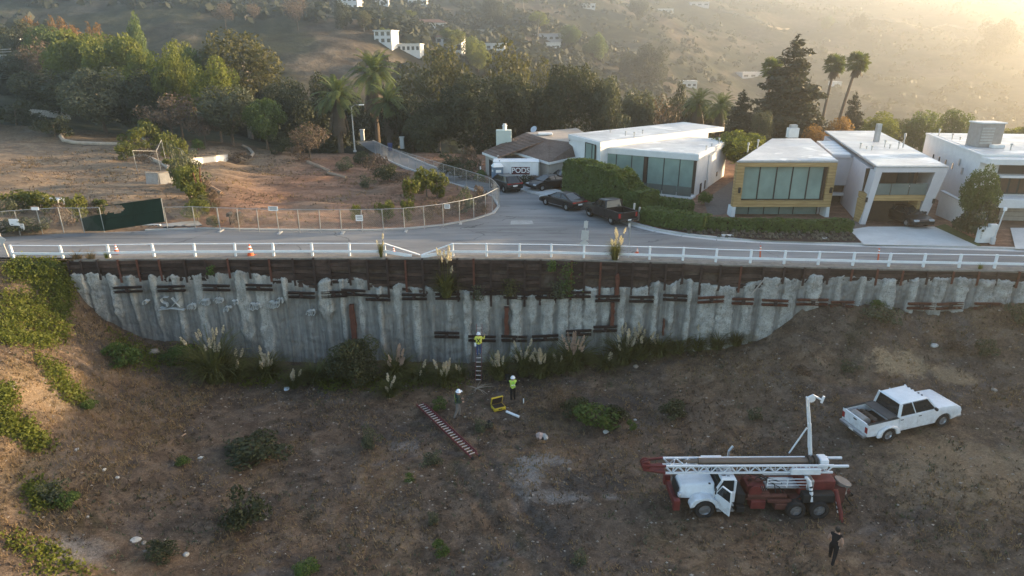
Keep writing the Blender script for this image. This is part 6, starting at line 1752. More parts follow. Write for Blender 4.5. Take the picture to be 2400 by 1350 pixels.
# rosette plants in the bed
rp = np.random.default_rng(8); D = rp.normal(0, 1, (34, 3)); D[:, 2] = np.abs(D[:, 2])*.6; D /= np.linalg.norm(D, axis=1)[:, None]
ros = card_mesh('rosette', cards(D*.17+np.array([0,0,.05]), D, .22, .35, .5, rp), leafmat('leaf_succulent', (.10,.09,.07), (.17,.155,.12), (.24,.22,.17), .2, 3))
k = 0
for row, (y0, y1) in enumerate(((541,548),(547,553),(553,559),(559,564))):
    for i in range(21):
        t = (i + .5*(row % 2))/21; x = 1608 + 400*t + random.uniform(-4, 4); y = y0 + (y1-y0)*t + random.uniform(-1.2, 1.2) + 1.5*math.sin(t*3)
        if y > np.interp(x, [1600,1680,1780,2010], [546,556,561,566]): continue
        p = on_z(x, y, 8.335); o = link('rosette_plant', ros); o.location = (p.x, p.y, 8.335); s = random.uniform(.75, 1.2); o.scale = (s, s, s); o.rotation_euler = (0, 0, random.uniform(0, 6)); tag(o, 'small grey rosette plant in the dark mulch bed under the long hedge', 'plant', 'rosette plants in the mulch bed')
for (x, y, lab) in ((1705,553,'flat pale stone slab lying in the mulch bed, left one'),(1932,559,'small pale stone lying in the mulch bed, right one')):
    p = on_z(x, y, 8.335); o = MB().box((-.45 if x < 1800 else -.2, -.2, 0), (.45 if x < 1800 else .2, .2, .09)).build('stone_slab', M_conc2, bevel=.03); o.location = (p.x, p.y, 8.335); tag(o, lab, 'stone')
# small trees and shrubs in the gardens
p = on_z(2303, 545, 8.3); at_tree(2312, 372, 98, p.y, 'green', 'round street tree with golden top before the white stucco house', v=0)
LIBM = {}
def shrub(px, py, wpx, hpx, kind, label, f=None, name='shrub', cat='shrub', group=None):
    p = (f or on_up)(px, py); Zd = .9397*p.y + (CAM_H-p.z)*.342; lib = LIB[kind]; cm, tm, W, H_ = lib[int(px+py) % len(lib)]
    o = thing(name, p, label, cat, random.uniform(0, 6), group); w = wpx/2*Zd/FOC; h = hpx*Zd/FOC/.93
    o.scale = (w/W*1.15, w/W*1.15, h/H_*1.15); link('stem', tm, o); link('foliage', cm, o)
    return o
shrub(2290,562,95,70,'shrub_dark','dark shrub beside the white address block'); shrub(2262,545,50,45,'shrub_dark','dark shrub at the lawn edge by the garden wall')
at_tree(1745,302,135,76,'yellow','large bright round tree between the two modern houses'); shrub(2165,352,60,30,'shrub_green','green clipped bush behind the garage wing'); shrub(1650,480,40,30,'shrub_green','small green bush under the terrace corner')
for x, y, w, h, k, lab in ((1105,412,50,55,'shrub_dry','dry tan bush before the ranch house'),(1060,400,70,35,'shrub_dark','dark low bush left of the dry tan bush'),(1085,425,70,40,'shrub_dark','dark bush by the ranch house walk'),(1125,428,36,25,'shrub_green','round green bush left of the portable toilet'),(1235,435,50,26,'shrub_dark','dark bush in front of the container'),(1215,436,40,22,'shrub_olive','olive bush beside the SUV'),(1275,395,26,24,'shrub_green','small green bush by the ranch house eave'),(1165,372,30,18,'shrub_green','green bush at the ranch house door'),
 (940,352,60,30,'shrub_dark','dark bush by the blue bin'),(885,412,70,40,'shrub_dry','brown bush at the top of the fenced lot'),(910,425,60,38,'shrub_dark','dark bush on the street side of the lot'),(950,440,70,30,'shrub_dry','low dry bush below the dark street bush'),(850,385,50,30,'shrub_dark','dark bush near the lamp post foot'),
 (1000,462,55,60,'shrub_weed','tall yellow-green weed inside the fence bend'),(1025,465,50,50,'shrub_weed','feathery green weed right of the tall one'),(965,475,40,50,'shrub_weed','upright weed left of the fence bend'),(905,520,44,42,'shrub_weed','yellow-green bush just inside the long fence'),(955,520,36,44,'shrub_weed','spindly yellow weed inside the long fence'),(1090,500,60,50,'shrub_olive','grey-green brush in the fence corner'),(1120,490,50,44,'shrub_dry','brown brush in the fence corner'),(1060,505,60,36,'shrub_dry','tan brush along the curved fence'),(1015,515,60,36,'shrub_dry','straw brush along the long fence'),(835,525,30,40,'shrub_weed','small weed by the fence sign'),(860,440,40,24,'shrub_olive','low olive weed in the middle lot'),(985,455,30,40,'shrub_weed','yellow flowering weed at the lot corner'),
 (430,430,50,80,'shrub_olive','silvery climbing shrub on the bank between the lots'),(448,470,55,70,'shrub_weed','yellow-green shrub on the bank between the lots'),(470,490,50,55,'shrub_weed','bright green shrub by the fence gate'),(485,505,40,40,'shrub_olive','olive weeds at the bank foot'),(320,360,60,50,'shrub_weed','light green shrub left of the pipe frames'),(360,355,60,62,'shrub_weed','light green shrub behind the pipe frames'),(400,365,50,46,'shrub_weed','light green shrub right of the pipe frames'),(425,385,40,50,'shrub_weed','light green shrub beside the broken wall'),
 (440,400,60,40,'shrub_olive','grey scrub beside the broken wall'),(415,412,50,36,'shrub_weed','yellow scrub at the broken wall end'),(455,445,70,50,'shrub_olive','dusty scrub halfway down the bank'),(436,455,50,56,'shrub_weed','tall weeds on the left side of the bank'),(490,470,50,40,'shrub_dry','dry brush on the right side of the bank'),(465,520,60,46,'shrub_weed','weeds at the bottom of the bank by the gate'),(505,495,40,36,'shrub_dry','dry brush by the bank foot'),(340,385,50,30,'shrub_dry','dry brush at the pipe frames'),(300,375,50,34,'shrub_weed','weeds left of the pale curb'),(560,380,60,20,'shrub_dry','low dry brush by the white-washed wall'),(700,375,60,26,'shrub_dry','dry brush at the back right of the middle lot'),(810,400,50,26,'shrub_olive','olive brush above the thin log'),(60,500,80,44,'shrub_weed','yellow weeds inside the left fence'),(25,510,60,44,'shrub_olive','grey weeds at the far left of the fence'),(105,505,60,50,'shrub_weed','sunlit weeds beside the white hutch'),(185,520,50,55,'shrub_weed','bright green bush at the torn screen'),(150,530,60,44,'shrub_dry','dry brush under the white hutch'),(215,505,50,26,'shrub_dry','brown brush behind the torn screen'),(90,540,80,30,'shrub_olive','shaded weeds at the left fence foot'),(30,545,70,30,'shrub_dark','dark weeds by the left fence signs'),(240,500,30,30,'shrub_weed','yellow weed seen through the screen hole'),
 (560,535,40,30,'shrub_dry','dry weeds under the mailboxes'),(500,535,30,30,'shrub_olive','weeds at the gate post'),(130,322,80,40,'shrub_dark','dark scrub under the picket fence'),(40,300,110,50,'shrub_dark','dark scrub at the left edge of the lot'),(660,360,60,36,'shrub_dark','dark scrub at the back of the middle lot'),(760,360,50,30,'shrub_dark','dark scrub left of the lamp post'),(1130,505,36,24,'shrub_dry','rust-brown tumbleweed in the fence corner')):
    shrub(x, y, w, h, k, lab)
o = shrub(466,352,36,22,'shrub_green','red bougainvillea bush at the back of the middle lot', name='red_bush')
o.children[1].data = o.children[1].data.copy(); o.children[1].data.materials[0] = leafmat('petal_red', (.22,.03,.03), (.36,.06,.055), (.42,.10,.09), .4, 3)

# ================================================================ STREET FURNITURE
def on_road(px, py): return on_z(px, py, ROAD)
def text_mesh(s, size, mat, name, bold=True, thick=.004):
    c = bpy.data.curves.new(name, 'FONT'); c.body = s; c.size = size; c.align_x = 'CENTER'; c.align_y = 'CENTER'; c.extrude = thick; c.offset = .012*size if bold else 0
    t = bpy.data.objects.new(name, c); col.objects.link(t); dg = bpy.context.evaluated_depsgraph_get()
    me_ = bpy.data.meshes.new_from_object(t.evaluated_get(dg)); bpy.data.objects.remove(t); bpy.data.curves.remove(c)
    me_.materials.clear(); me_.materials.append(mat); return me_
# storage container
pa, pb = on_z(1157, 432, 8.32), on_z(1262, 432, 8.32); rz = math.atan2(pb.y-pa.y, pb.x-pa.x) ; Lc = (pb-pa).length
pod = thing('storage_container', (pa.x, pa.y, 8.32), 'white moving container lettered PODS beside the ranch house', 'container', rz)
MB().box((0, 0, .12), (Lc, 2.3, 2.45)).build('box', P_white, pod, bevel=.05); MB().box((-.05, -.05, 2.45), (Lc+.05, 2.35, 2.55)).build('roof', P_white, pod, bevel=.04)
for k in range(4): MB().box((.3+k*Lc/4, .1, 0), (.6+k*Lc/4, 2.2, .12)).build('skid', M_metal, pod)
for x in (0, Lc): MB().box((x-.06, -.03, .1), (x+.06, .05, 2.5)).build('corner_post', M_metal, pod)
M_podr = plain('dark_red_panel', (.075,.012,.022), .5, 0, .4, .1); M_podw = plain('white_print', (.78,.78,.78), .6, 0, .3, .04); M_podp = plain('violet_print', (.34,.24,.55), .6, 0, .3, .1)
sx, sy = Lc*.60, -.012; sg = MB().box((sx-1.02, sy-.03, 1.12), (sx+1.02, sy+.008, 1.95)).build('sign_panel', M_podr, pod)
t = link('lettering', text_mesh('PODS', .80, M_podw, 'PODS'), sg); t.rotation_euler = (R(90), 0, 0); t.location = (sx, sy-.036, 1.55)
t = link('lettering', text_mesh('Moving & Storage', .22, M_podw, 'sub', False), sg); t.rotation_euler = (R(90), 0, 0); t.location = (sx, sy-.004, .98); t.data.materials[0] = M_podr
MB().box((sx-.95, sy-.012, .45), (sx-.35, sy+.008, .85)).build('lettering_block', M_podp, pod)
# portable toilet
p = on_z(1170, 434, 8.32)
pt = thing('portable_toilet', (p.x-.2, p.y+.2, 8.32), 'blue-grey portable toilet with white roof left of the container', 'portable toilet', .25)
M_pt = plain('toilet_plastic', (.13,.19,.26), .5, 0, .4, .08); MB().box((-.55,-.55,.08),(.55,.55,2.05)).build('cabin', M_pt, pt, bevel=.03); MB().box((-.42,-.575,.15),(.42,-.552,1.95)).build('door', M_pt, pt, bevel=.01)
m = MB(); m.hexa([(-.62,-.62,2.05),(.62,-.62,2.05),(.62,.62,2.05),(-.62,.62,2.05),(-.4,-.4,2.38),(.4,-.4,2.38),(.4,.4,2.38),(-.4,.4,2.38)]); m.build('roof', M_podw, pt, bevel=.04)
MB().box((-.3,-.59,1.45),(.3,-.577,1.75)).build('door_sign', M_podw, pt); MB().box((-.575,-.35,1.5),(-.552,.2,1.72)).build('side_vent', M_podw, pt); MB().tube([(.35,.4,2.2),(.35,.4,2.65)], .05, 6).build('vent_pipe', M_trim, pt)
# street lamp
p = on_z(832, 356, 8.3); q = on_Y(823, 250, p.y)
lp = thing('street_lamp', p, 'pale street lamp with a single arm by the date palms', 'street lamp'); h = q.z - p.z
MB().tube([(0,0,0),(0,0,h*.5),(0,0,h)], [.13,.10,.07], 8).build('pole', M_conc, lp); MB().tube([(0,0,h-.1),(.5,-.1,h+.25),(1.4,-.3,h+.3)], .045, 6).build('arm', M_metal, lp); MB().box((1.2,-.45,h+.2),(1.95,-.2,h+.36)).build('lamp_head', M_podw, lp, bevel=.05); MB().box((-.2,-.2,0),(.2,.2,.25)).build('base', M_conc, lp)
# sign posts by the rail
def sign_post(px, py, top, parts, label, lean=0, mat=M_metal):
    p = on_z(px, py, ROAD+.07); p.y = max(p.y, WL(p.x)+.3); p = Vector((p.x, p.y, ROAD+.07)); q = on_Y(px, top, p.y); h = q.z-p.z
    o = thing('road_sign', p, label, 'sign'); MB().box((-.035,-.025,0),(.035,.025,h)).build('post', mat, o)
    for kind, w, z, hh_, dx in parts:
        z = on_Y(px, z, p.y).z - p.z
        if kind == 'rect': MB().box((dx-w/2,-.045,z-hh_/2),(dx+w/2,-.03,z+hh_/2)).build('sign_plate', M_metal2, o, bevel=.004)
        else: m = MB(); m.prism([(dx-w/2,z),(dx,z-w/2),(dx+w/2,z),(dx,z+w/2)], 'y', -.045, -.03); m.build('sign_plate', M_metal2, o, bevel=.004)
    o.rotation_euler = (0, lean, 0); return o
M_metal2 = plain('sign_back_aluminium', (.50,.51,.52), .5, .3, .5, .06, 3)
sign_post(1366, 604, 517, (('rect',.28,526,.5,0),('rect',.52,551,.7,0),('dia',.65,570,0,0)), 'three road signs seen from behind on one post at the rail', .05)
sign_post(1473, 604, 524, (('rect',.12,528,.3,-.08),), 'thin bare post with a small tag right of the three signs', -.01)
sign_post(20, 602, 503, (('dia',.9,562,0,-.1),('rect',.25,518,.6,0)), 'road sign with a diamond plate seen from behind at the left edge', -.12, M_scaf)
# cones and delineators
M_or = plain('safety_orange', (.55,.10,.03), .6, 0, .4, .08, 4)
def cone(px, py, h, label):
    p = on_z(px, py, ROAD+.01); o = thing('traffic_cone', p, label, 'cone'); r = h*.26
    MB().box((-r*1.3,-r*1.3,0),(r*1.3,r*1.3,.04)).build('base', M_or, o, bevel=.01); MB().lathe([(r,.04),(r*.12,h),(.01,h+.005)], (0,0,0), 12).build('body', M_or, o)
    for z in (.42, .68): MB().lathe([(r*(1-z)+r*.12*z+.012, h*z),(r*(1-z-.12)+r*.12*z+.012, h*(z+.13))], (0,0,0), 12).build('reflective_band', M_podw, o)
cone(274, 594, .72, 'orange and white cone behind the left guard rail'); cone(588, 600, .95, 'taller orange cone standing at the wall edge behind the rail'); cone(923, 594, .5, 'small orange cone by the broken rail'); cone(1493, 594, .45, 'small pale cone behind the right guard rail'); cone(270, 485, .7, 'orange cone lying inside the lot behind the torn screen')
def delin(px, py, label):
    p = on_z(px, py, ROAD+.01); o = thing('delineator_post', p, label, 'post'); MB().lathe([(.2,0),(.2,.05),(.06,.07)], (0,0,0), 10).build('base', M_trim, o); MB().tube([(0,0,.06),(.01,0,1.0)], .055, 8).build('tube', M_or, o)
    for z in (.62, .82): MB().tube([(.006,0,z),(.008,0,z+.1)], .059, 8).build('reflective_band', M_podw, o)
    o.rotation_euler = (0, R(-5), 0)
delin(1781, 607, 'leaning orange delineator post behind the rail, left one'); delin(2057, 614, 'orange delineator post behind the rail, right one')
# bins, address block, posts, hydrant-like stubs
def bin_(px, py, mat, label, h=1.1, z=8.3):
    p = on_z(px, py, z); o = thing('wheelie_bin', p, label, 'bin', .3); m = MB(); m.hexa([(-.25,-.3,.05),(.25,-.3,.05),(.25,.3,.05),(-.25,.3,.05),(-.32,-.38,h),(.32,-.38,h),(.32,.38,h),(-.32,.38,h)]); m.build('body', mat, o, bevel=.03); MB().box((-.34,-.4,h),(.34,.42,h+.08)).build('lid', mat, o, bevel=.03)
    for s in (-1, 1): MB().lathe([(.1,-.03),(.1,.03)], (s*.25,.32,.1), 10, (1,0,0)).build('wheel', M_tyre, o)
bin_(915, 354, plain('bin_blue', (.03,.05,.16), .5), 'blue wheelie bin on the side street verge'); bin_(1252, 437, M_brown, 'brown bin before the container, left one'); bin_(1262, 438, M_brown, 'brown bin before the container, right one')
p = on_z(2307, 568, 8.34); o = thing('address_block', p, 'white stepped address block at the kerb by the lamp pole', 'monument'); m = MB(); m.prism([(-.65,0),(.65,0),(.65,1.45),(.05,1.45),(.05,1.25),(-.5,1.25),(-.65,1.1)], 'y', -.18, .18); m.build('block', M_stucco, o, bevel=.01)
for k in range(4): MB().box((-.55+.0*k,-.2,.35+k*.17),(-.46,-.182,.46+k*.17)).build('numeral_plate', M_metal, o)
p = on_z(2325, 572, 8.34); o = thing('lamp_pole', p, 'slim leaning garden lamp pole beside the address block', 'lamp'); MB().tube([(0,0,0),(.28,0,2.6)], .05, 8).build('pole', M_metal2, o); MB().box((.2,-.09,2.6),(.4,.09,2.85)).build('lamp_head', M_podw, o, bevel=.03); MB().box((-.12,-.12,0),(.12,.12,.5)).build('base', M_metal2, o)
gw0, gw1 = Vector((*gp(2200,532), 8.0)), Vector((*gp(2282,560), 8.0)); o = thing('garden_wall', gw0, 'sloping white garden wall between the two right houses', 'wall')
q0 = on_z(2208, 449, 10.4); q1 = on_z(2282, 487, 10.0); m = MB(); dd = (q1-q0).normalized(); nn = Vector((-dd.y, dd.x, 0))*.12
m.hexa([(q0-nn)-Vector((0,0,2.8)), (q1-nn)-Vector((0,0,2.4)), (q1+nn)-Vector((0,0,2.4)), (q0+nn)-Vector((0,0,2.8)), q0-nn, q1-nn, q1+nn, q0+nn]); w_ = m.build('wall_body', M_stucco, o); w_.matrix_parent_inverse = Matrix.Translation(-gw0)
m = MB(); m.bar(q0+Vector((0,0,.06)), q1+Vector((0,0,.06)), .36, .1); w_ = m.build('coping', M_conc2, o); w_.matrix_parent_inverse = Matrix.Translation(-gw0)
for i, (x, y) in enumerate(((850,326),(943,345))):
    p = on_z(x, y, 8.3); o = thing('gate_pillar', p, ('white gate pillar at the top of the side street, left one','white gate pillar at the top of the side street, right one')[i], 'pillar'); MB().box((-.3,-.3,-.2),(.3,.3,1.5)).build('shaft', M_stucco, o); MB().box((-.38,-.38,1.5),(.38,.38,1.65)).build('cap', M_stucco, o)
p = on_z(1122, 420, 8.3); o = thing('letter_marker', p, 'white curved yard ornament before the ranch house', 'ornament'); MB().tube([(-.15,0,.35),(.0,0,.1),(.2,0,.2),(.25,0,.8),(.22,0,1.5)], .09, 6).build('curve', M_podw, o); MB().tube([(.05,0,-.1),(.05,0,.15)], .05, 6).build('stake', M_metal, o)
for x, h_, lab in ((1483,1.55,'wooden stake at the hedge end, taller one'),(1496,1.2,'wooden stake at the hedge end, shorter one')):
    p = on_z(x, 517, 8.33); o = MB().bar((0,0,0),(.06,0,h_),.16,.12).build('timber_stake', M_scaf, bevel=.01); o.location = p; tag(o, lab, 'stake')

# ================================================================ FENCES AND LOT DEBRIS
M_galv = plain('galvanised_pipe', (.36,.36,.35), .5, .5, .5, .15, 4); M_wire = plain('fence_wire', (.28,.28,.27), .5, .5, .5, .1, 4)
M_screen = plain('green_windscreen', (.018,.035,.024), .9, 0, .15, .2, 2)
def chain_fence(base_px, step, H, label, zf=8.3, mesh=True, name='chain_link_fence', keep_rail=True):
    pts = resample([gp(x, y, zf) for x, y in base_px], 1e9); L = [Vector((x, y, 0)) for x, y in [gp(x, y, zf) for x, y in base_px]]
    seg = [0]
    for a, b in zip(L[:-1], L[1:]): seg.append(seg[-1]+(b-a).length)
    tot = seg[-1]
    def at_(s):
        i = max(j for j in range(len(seg)-1) if seg[j] <= s+1e-6); t = (s-seg[i])/(seg[i+1]-seg[i]+1e-9); p = L[i].lerp(L[i+1], t); return Vector((p.x, p.y, max(zup(p.x, p.y), ROAD-.02)))
    o = thing(name, at_(0), label, 'fence'); inv = Matrix.Translation(-Vector(at_(0)))
    n = max(1, round(tot/step)); P = [at_(tot*k/n) for k in range(n+1)]
    def part(m, nm, mat, fix=True): q = m.build(nm, mat, o, fix=fix); q.matrix_parent_inverse = inv; return q
    for p in P:
        part(MB().tube([p-Vector((0,0,.1)), p+Vector((random.uniform(-.04,.04), random.uniform(-.04,.04), H))], .035, 6), 'post', M_galv)
    for a, b in zip(P[:-1], P[1:]): part(MB().tube([a+Vector((0,0,H-.02)), b+Vector((0,0,H-.02))], .026, 6), 'top_rail', M_galv)
    if mesh:
        m = MB(); d = .15
        for k in range(int(tot/d)):
            for s in (0, 1):
                s0 = k*d; s1 = s0 + H*.75
                if s1 > tot: continue
                z0, z1 = (.05, H-.04) if s else (H-.04, .05)
                mid = at_((s0+s1)/2); a, b = at_(s0), at_(s1)
                m.tube([a+Vector((0,0,z0)), mid+Vector((0,0,H/2)), b+Vector((0,0,z1))], .0045, 3, caps=False)
        q = part(m, 'wire_mesh', M_wire, False); q['kind'] = 'stuff'
    return o, P, part
fo, FP, fpart = chain_fence([(516,538),(570,540),(660,543),(760,543),(880,543),(955,539),(1030,530),(1100,516),(1140,503),(1168,485)], 1.75, 2.0, 'long chain-link fence curving round the middle lot')
for p in FP[::3]:
    q = MB().box((-.12,-.45,0),(.12,.45,.08)).build('foot_block', M_conc, fo, bevel=.03); q.location = Vector(p)-Vector(fo.location)+Vector((.1,-.1,.0))
chain_fence([(1170,480),(1155,458),(1105,440),(1040,420),(980,399),(925,380),(880,362)], 2.6, 1.9, 'chain-link fence climbing along the side street')
lf, LP_, lpart = chain_fence([(-120,562),(0,553),(75,547),(135,544),(245,541)], 1.6, 2.1, 'old chain-link fence with white notices at the left edge')
chain_fence([(393,537),(452,535),(516,538)], 2.0, 2.0, 'short chain-link gate across the concrete apron', name='chain_link_gate')
def fence_sign(px, py, w, h, label, lines=3):
    p = on_z(px, py, 8.3 + 1.0); g_ = gp(px, py+25)
    # hang it just in front of the fence below it
    best = min([FP[i].lerp(FP[i+1], t) for i in range(len(FP)-1) for t in (0,.25,.5,.75)] + [LP_[i].lerp(LP_[i+1], t) for i in range(len(LP_)-1) for t in (0,.25,.5,.75)], key=lambda q: abs((q.x/(.9397*q.y+(CAM_H-q.z)*.342))*FOC+1200-px))
    q = on_Y(px, py, best.y-.08); o = thing('fence_notice', q, label, 'notice'); MB().box((-w/2,-.01,-h/2),(w/2,.01,h/2)).build('board', M_podw, o)
    for k in range(lines): MB().box((-w*.38,-.014,h*.3-k*h*.25-.02),(w*.38,-.0105,h*.3-k*h*.25+.02)).build('print_line', M_trim, o)
fence_sign(640, 489, .78, .36, 'white notice on the long fence, left one'); fence_sign(842, 511, .58, .5, 'square white notice on the long fence'); fence_sign(1048, 484, .48, .36, 'white notice on the curved end of the fence'); fence_sign(33, 521, .8, .55, 'larger white notice on the left fence', 0); fence_sign(50, 532, .48, .55, 'smaller white notice on the left fence', 1); fence_sign(82, 489, .6, .25, 'tilted white notice at the top of the left fence', 0)
# green windscreen gate leaf, torn
Yg = on_z(245, 541, 8.25).y - .15
def onG(px, py): return on_Y(px, py, Yg)
gt = thing('screened_gate', onG(245, 541), 'sagging gate panel covered in torn dark green windscreen cloth', 'gate'); gi = Matrix.Translation(-Vector(gt.location))
TL, TR, BR, BL = (243,483), (379,464), (388,518), (247,540)
m = MB(); NU, NV = 48, 16
for i in range(NU):
    for j in range(NV):
        u0, u1, v0, v1 = i/NU, (i+1)/NU, j/NV, (j+1)/NV
        def bl(u, v): return (TL[0]*(1-u)*(1-v)+TR[0]*u*(1-v)+BR[0]*u*v+BL[0]*(1-u)*v, TL[1]*(1-u)*(1-v)+TR[1]*u*(1-v)+BR[1]*u*v+BL[1]*(1-u)*v)
        cx, cy = bl((u0+u1)/2, (v0+v1)/2)
        if ((cx-270)/22)**2 + ((cy-489)/10.5)**2 < 1: continue
        if cx < 252 and cy < 505 and ((cx-240)/14)**2+((cy-492)/16)**2 < 1: continue
        m.quad(*[onG(*bl(u, v)) + Vector((0, .05*math.sin(u*9+v*5), 0)) for u, v in ((u0,v1),(u1,v1),(u1,v0),(u0,v0))])
q = m.build('windscreen_cloth', M_screen, gt, smooth=True); q.matrix_parent_inverse = gi
m = MB(); C2 = [(190,512),(215,506),(247,500),(247,541),(200,541)]; m.poly([onG(x, y)+Vector((0,-.05,0)) for x, y in C2]); q = m.build('torn_cloth', M_screen, gt); q.matrix_parent_inverse = gi
for a, b in ((TL, TR), (TR, BR), (BR, BL), (BL, TL), (((TL[0]+BL[0])/2, (TL[1]+BL[1])/2), ((TR[0]+BR[0])/2, (TR[1]+BR[1])/2)), ((312,474), (318,529))):
    q = MB().tube([onG(*a)+Vector((0,-.09,0)), onG(*b)+Vector((0,-.09,0))], .03, 6).build('frame_tube', M_galv if a == TR else M_screen, gt); q.matrix_parent_inverse = gi
p = on_z(355, 531, 8.25); o = thing('fallen_barrier', (p.x, p.y, 8.26), 'white plastic barrier plank lying before the torn gate', 'barrier'); MB().box((-.8,-.09,0),(.8,.09,.2)).build('plank', M_podw, o, bevel=.02); MB().box((.1,-.095,.08),(.25,-.092,.14)).build('slot', M_trim, o); MB().box((.4,-.095,.08),(.55,-.092,.14)).build('slot', M_trim, o)
# tarp strip under the gate
m = MB(); pp = [on_z(300+i*6, 536-1.2*math.sin(i*.7)-i*.1, 8.22) for i in range(30)]
for i in range(29): m.quad(pp[i]+Vector((0,-.12,.01)), pp[i+1]+Vector((0,-.12,.01)), pp[i+1]+Vector((0,.12,.12+.06*math.sin(i*1.9))), pp[i]+Vector((0,.12,.12+.06*math.sin((i-1)*1.9))))
tag(m.build('black_tarp', M_trim), 'crumpled black tarp strip along the kerb under the gate', 'tarp')
# white hutch-like box and mailboxes
p = on_up(128, 492); o = thing('white_hutch', p, 'white flat-topped hutch standing in the weeds of the left lot', 'hutch', -.1); MB().box((-.9,-.4,.95),(.9,.4,1.05)).build('top', M_stucco, o)
for x in (-.82,.82):
    for y in (-.33,.33): MB().box((x-.04,y-.04,-.05),(x+.04,y+.04,.95)).build('leg', M_stucco, o)
MB().box((-.85,.30,.3),(.85,.36,.95)).build('back_board', M_metal, o); MB().box((-.85,-.38,.45),(.85,.3,.5)).build('shelf', M_stucco, o)
for i, x in enumerate((541, 562)):
    p = on_up(x, 526); o = thing('mailbox', p, ('dark mailbox on a post behind the fence, left one','dark mailbox on a post behind the fence, right one')[i], 'mailbox'); MB().box((-.06,-.06,-.1),(.06,.06,.75)).build('post', M_brown, o); m = MB(); m.prism([(-.16,.75),(.16,.75),(.16,.95)]+[(.16*math.cos(t),.95+.13*math.sin(t)) for t in np.linspace(.3,PI-.3,5)]+[(-.16,.95)], 'y', -.3, .3); m.build('box', M_trim, o)
# curbs, logs and broken walls in the lots
M_curb = plain('pale_curb', (.40,.33,.26), .95, 0, .1, .25, 2, .3); M_log = plain('peeled_log', (.33,.23,.16), .9, 0, .1, .35, 2, .3)
def low_tube(pxs, r, name, label, mat, cat, h=0, flat=None):
    P = [on_up(x, y)+Vector((0,0,r*.6+h)) for x, y in pxs]; o = MB().tube([P[0]]+P+[P[-1]], [r*.5]+[r]*len(P)+[r*.5], 7).build(name, mat); return tag(o, label, cat)
low_tube([(152,313),(143,322),(150,332),(180,338),(230,340),(285,341)], .3, 'curved_curb', 'long curved pale curb at the back of the left lot', M_curb, 'curb')
low_tube([(300,362),(340,368),(375,385),(398,398)], .28, 'curved_curb', 'pale curb running down to the broken wall', M_curb, 'curb')
low_tube([(570,344),(586,352),(594,362),(588,370)], .22, 'curved_curb', 'small hooked curb at the back of the middle lot', M_curb, 'curb')
low_tube([(722,382),(745,392)], .25, 'fallen_log', 'short pale log at the right of the middle lot, upper one', M_log, 'log'); low_tube([(742,390),(775,406)], .25, 'fallen_log', 'pale log at the right of the middle lot, middle one', M_log, 'log'); low_tube([(770,408),(812,419)], .2, 'fallen_log', 'thin pale log at the right of the middle lot, lower one', M_log, 'log'); low_tube([(945,462),(1000,438)], .18, 'fallen_log', 'long weathered pole behind the fence bend', M_log, 'log'); low_tube([(476,430),(520,455)], .18, 'fallen_log', 'leaning pole on the bank between the lots', M_log, 'log')
def low_wall(pxs, h, th, label, mat, name='low_wall'):
    P = [on_up(x, y) for x, y in pxs]; o = thing(name, P[0], label, 'wall'); inv = Matrix.Translation(-P[0])
    for i, (a, b) in enumerate(zip(P[:-1], P[1:])):
        q = MB().bar(a+Vector((0,0,h/2-.1)), b+Vector((0,0,h/2-.1)), th, h+.2).build('wall_block', mat, o, bevel=.03); q.matrix_parent_inverse = inv
        q = MB().bar(a+Vector((0,0,h+.03)), b+Vector((0,0,h+.03)), th+.08, .09).build('coping', M_curb, o, bevel=.02); q.matrix_parent_inverse = inv
low_wall([(443,385),(475,382),(505,379),(533,374)], .7, .25, 'low white-washed wall at the back of the middle lot', M_stucco); low_wall([(345,430),(375,431),(406,428)], 1.15, .35, 'weathered broken concrete wall between the lots', plain('weathered_concrete', (.40,.385,.37), .95, 0, .1, .35, 1.5, .4))
# pipe frames
def pipes(pts_px, hs, label):
    P = [on_up(x, y) for x, y in pts_px]; o = thing('pipe_frame', P[0], label, 'frame'); inv = Matrix.Translation(-P[0])
    for p, h in zip(P, hs): q = MB().tube([p, p+Vector((-.1,0,h))], .032, 6).build('upright', M_galv, o); q.matrix_parent_inverse = inv
    for (p, h), (r_, h2) in zip(list(zip(P, hs))[:-1], list(zip(P, hs))[1:]): q = MB().tube([p+Vector((-.1,0,h)), r_+Vector((-.1,0,h2))], .026, 6).build('crossbar', M_scaf, o); q.matrix_parent_inverse = inv
pipes([(322,400),(377,400),(389,377)], [2.3,2.3,2.6], 'pale pipe frame over the broken wall, left one'); pipes([(407,382),(432,388),(443,392)], [2.1,2.0,1.6], 'pale pipe frame over the broken wall, right one')
p = on_up(345, 352); o = MB().bar((0,0,0),(-.25,0,2.6),.3,.3).build('old_post', M_scaf, bevel=.03); o.location = p; tag(o, 'thick weathered post standing behind the pipe frames', 'post')
for i, (x0, y0, x1, y1) in enumerate(((470,480,468,392),(475,478,452,405),(486,482,470,420))):
    a = on_up(x0, y0); b = on_Y(x1, y1, a.y+.3); o = MB().tube([a, b], .05, 6).build('leaning_pole', M_rust); tag(o, ('leaning rusty pole on the bank, left one','leaning rusty pole on the bank, middle one','leaning rusty pole on the bank, right one')[i], 'pole')
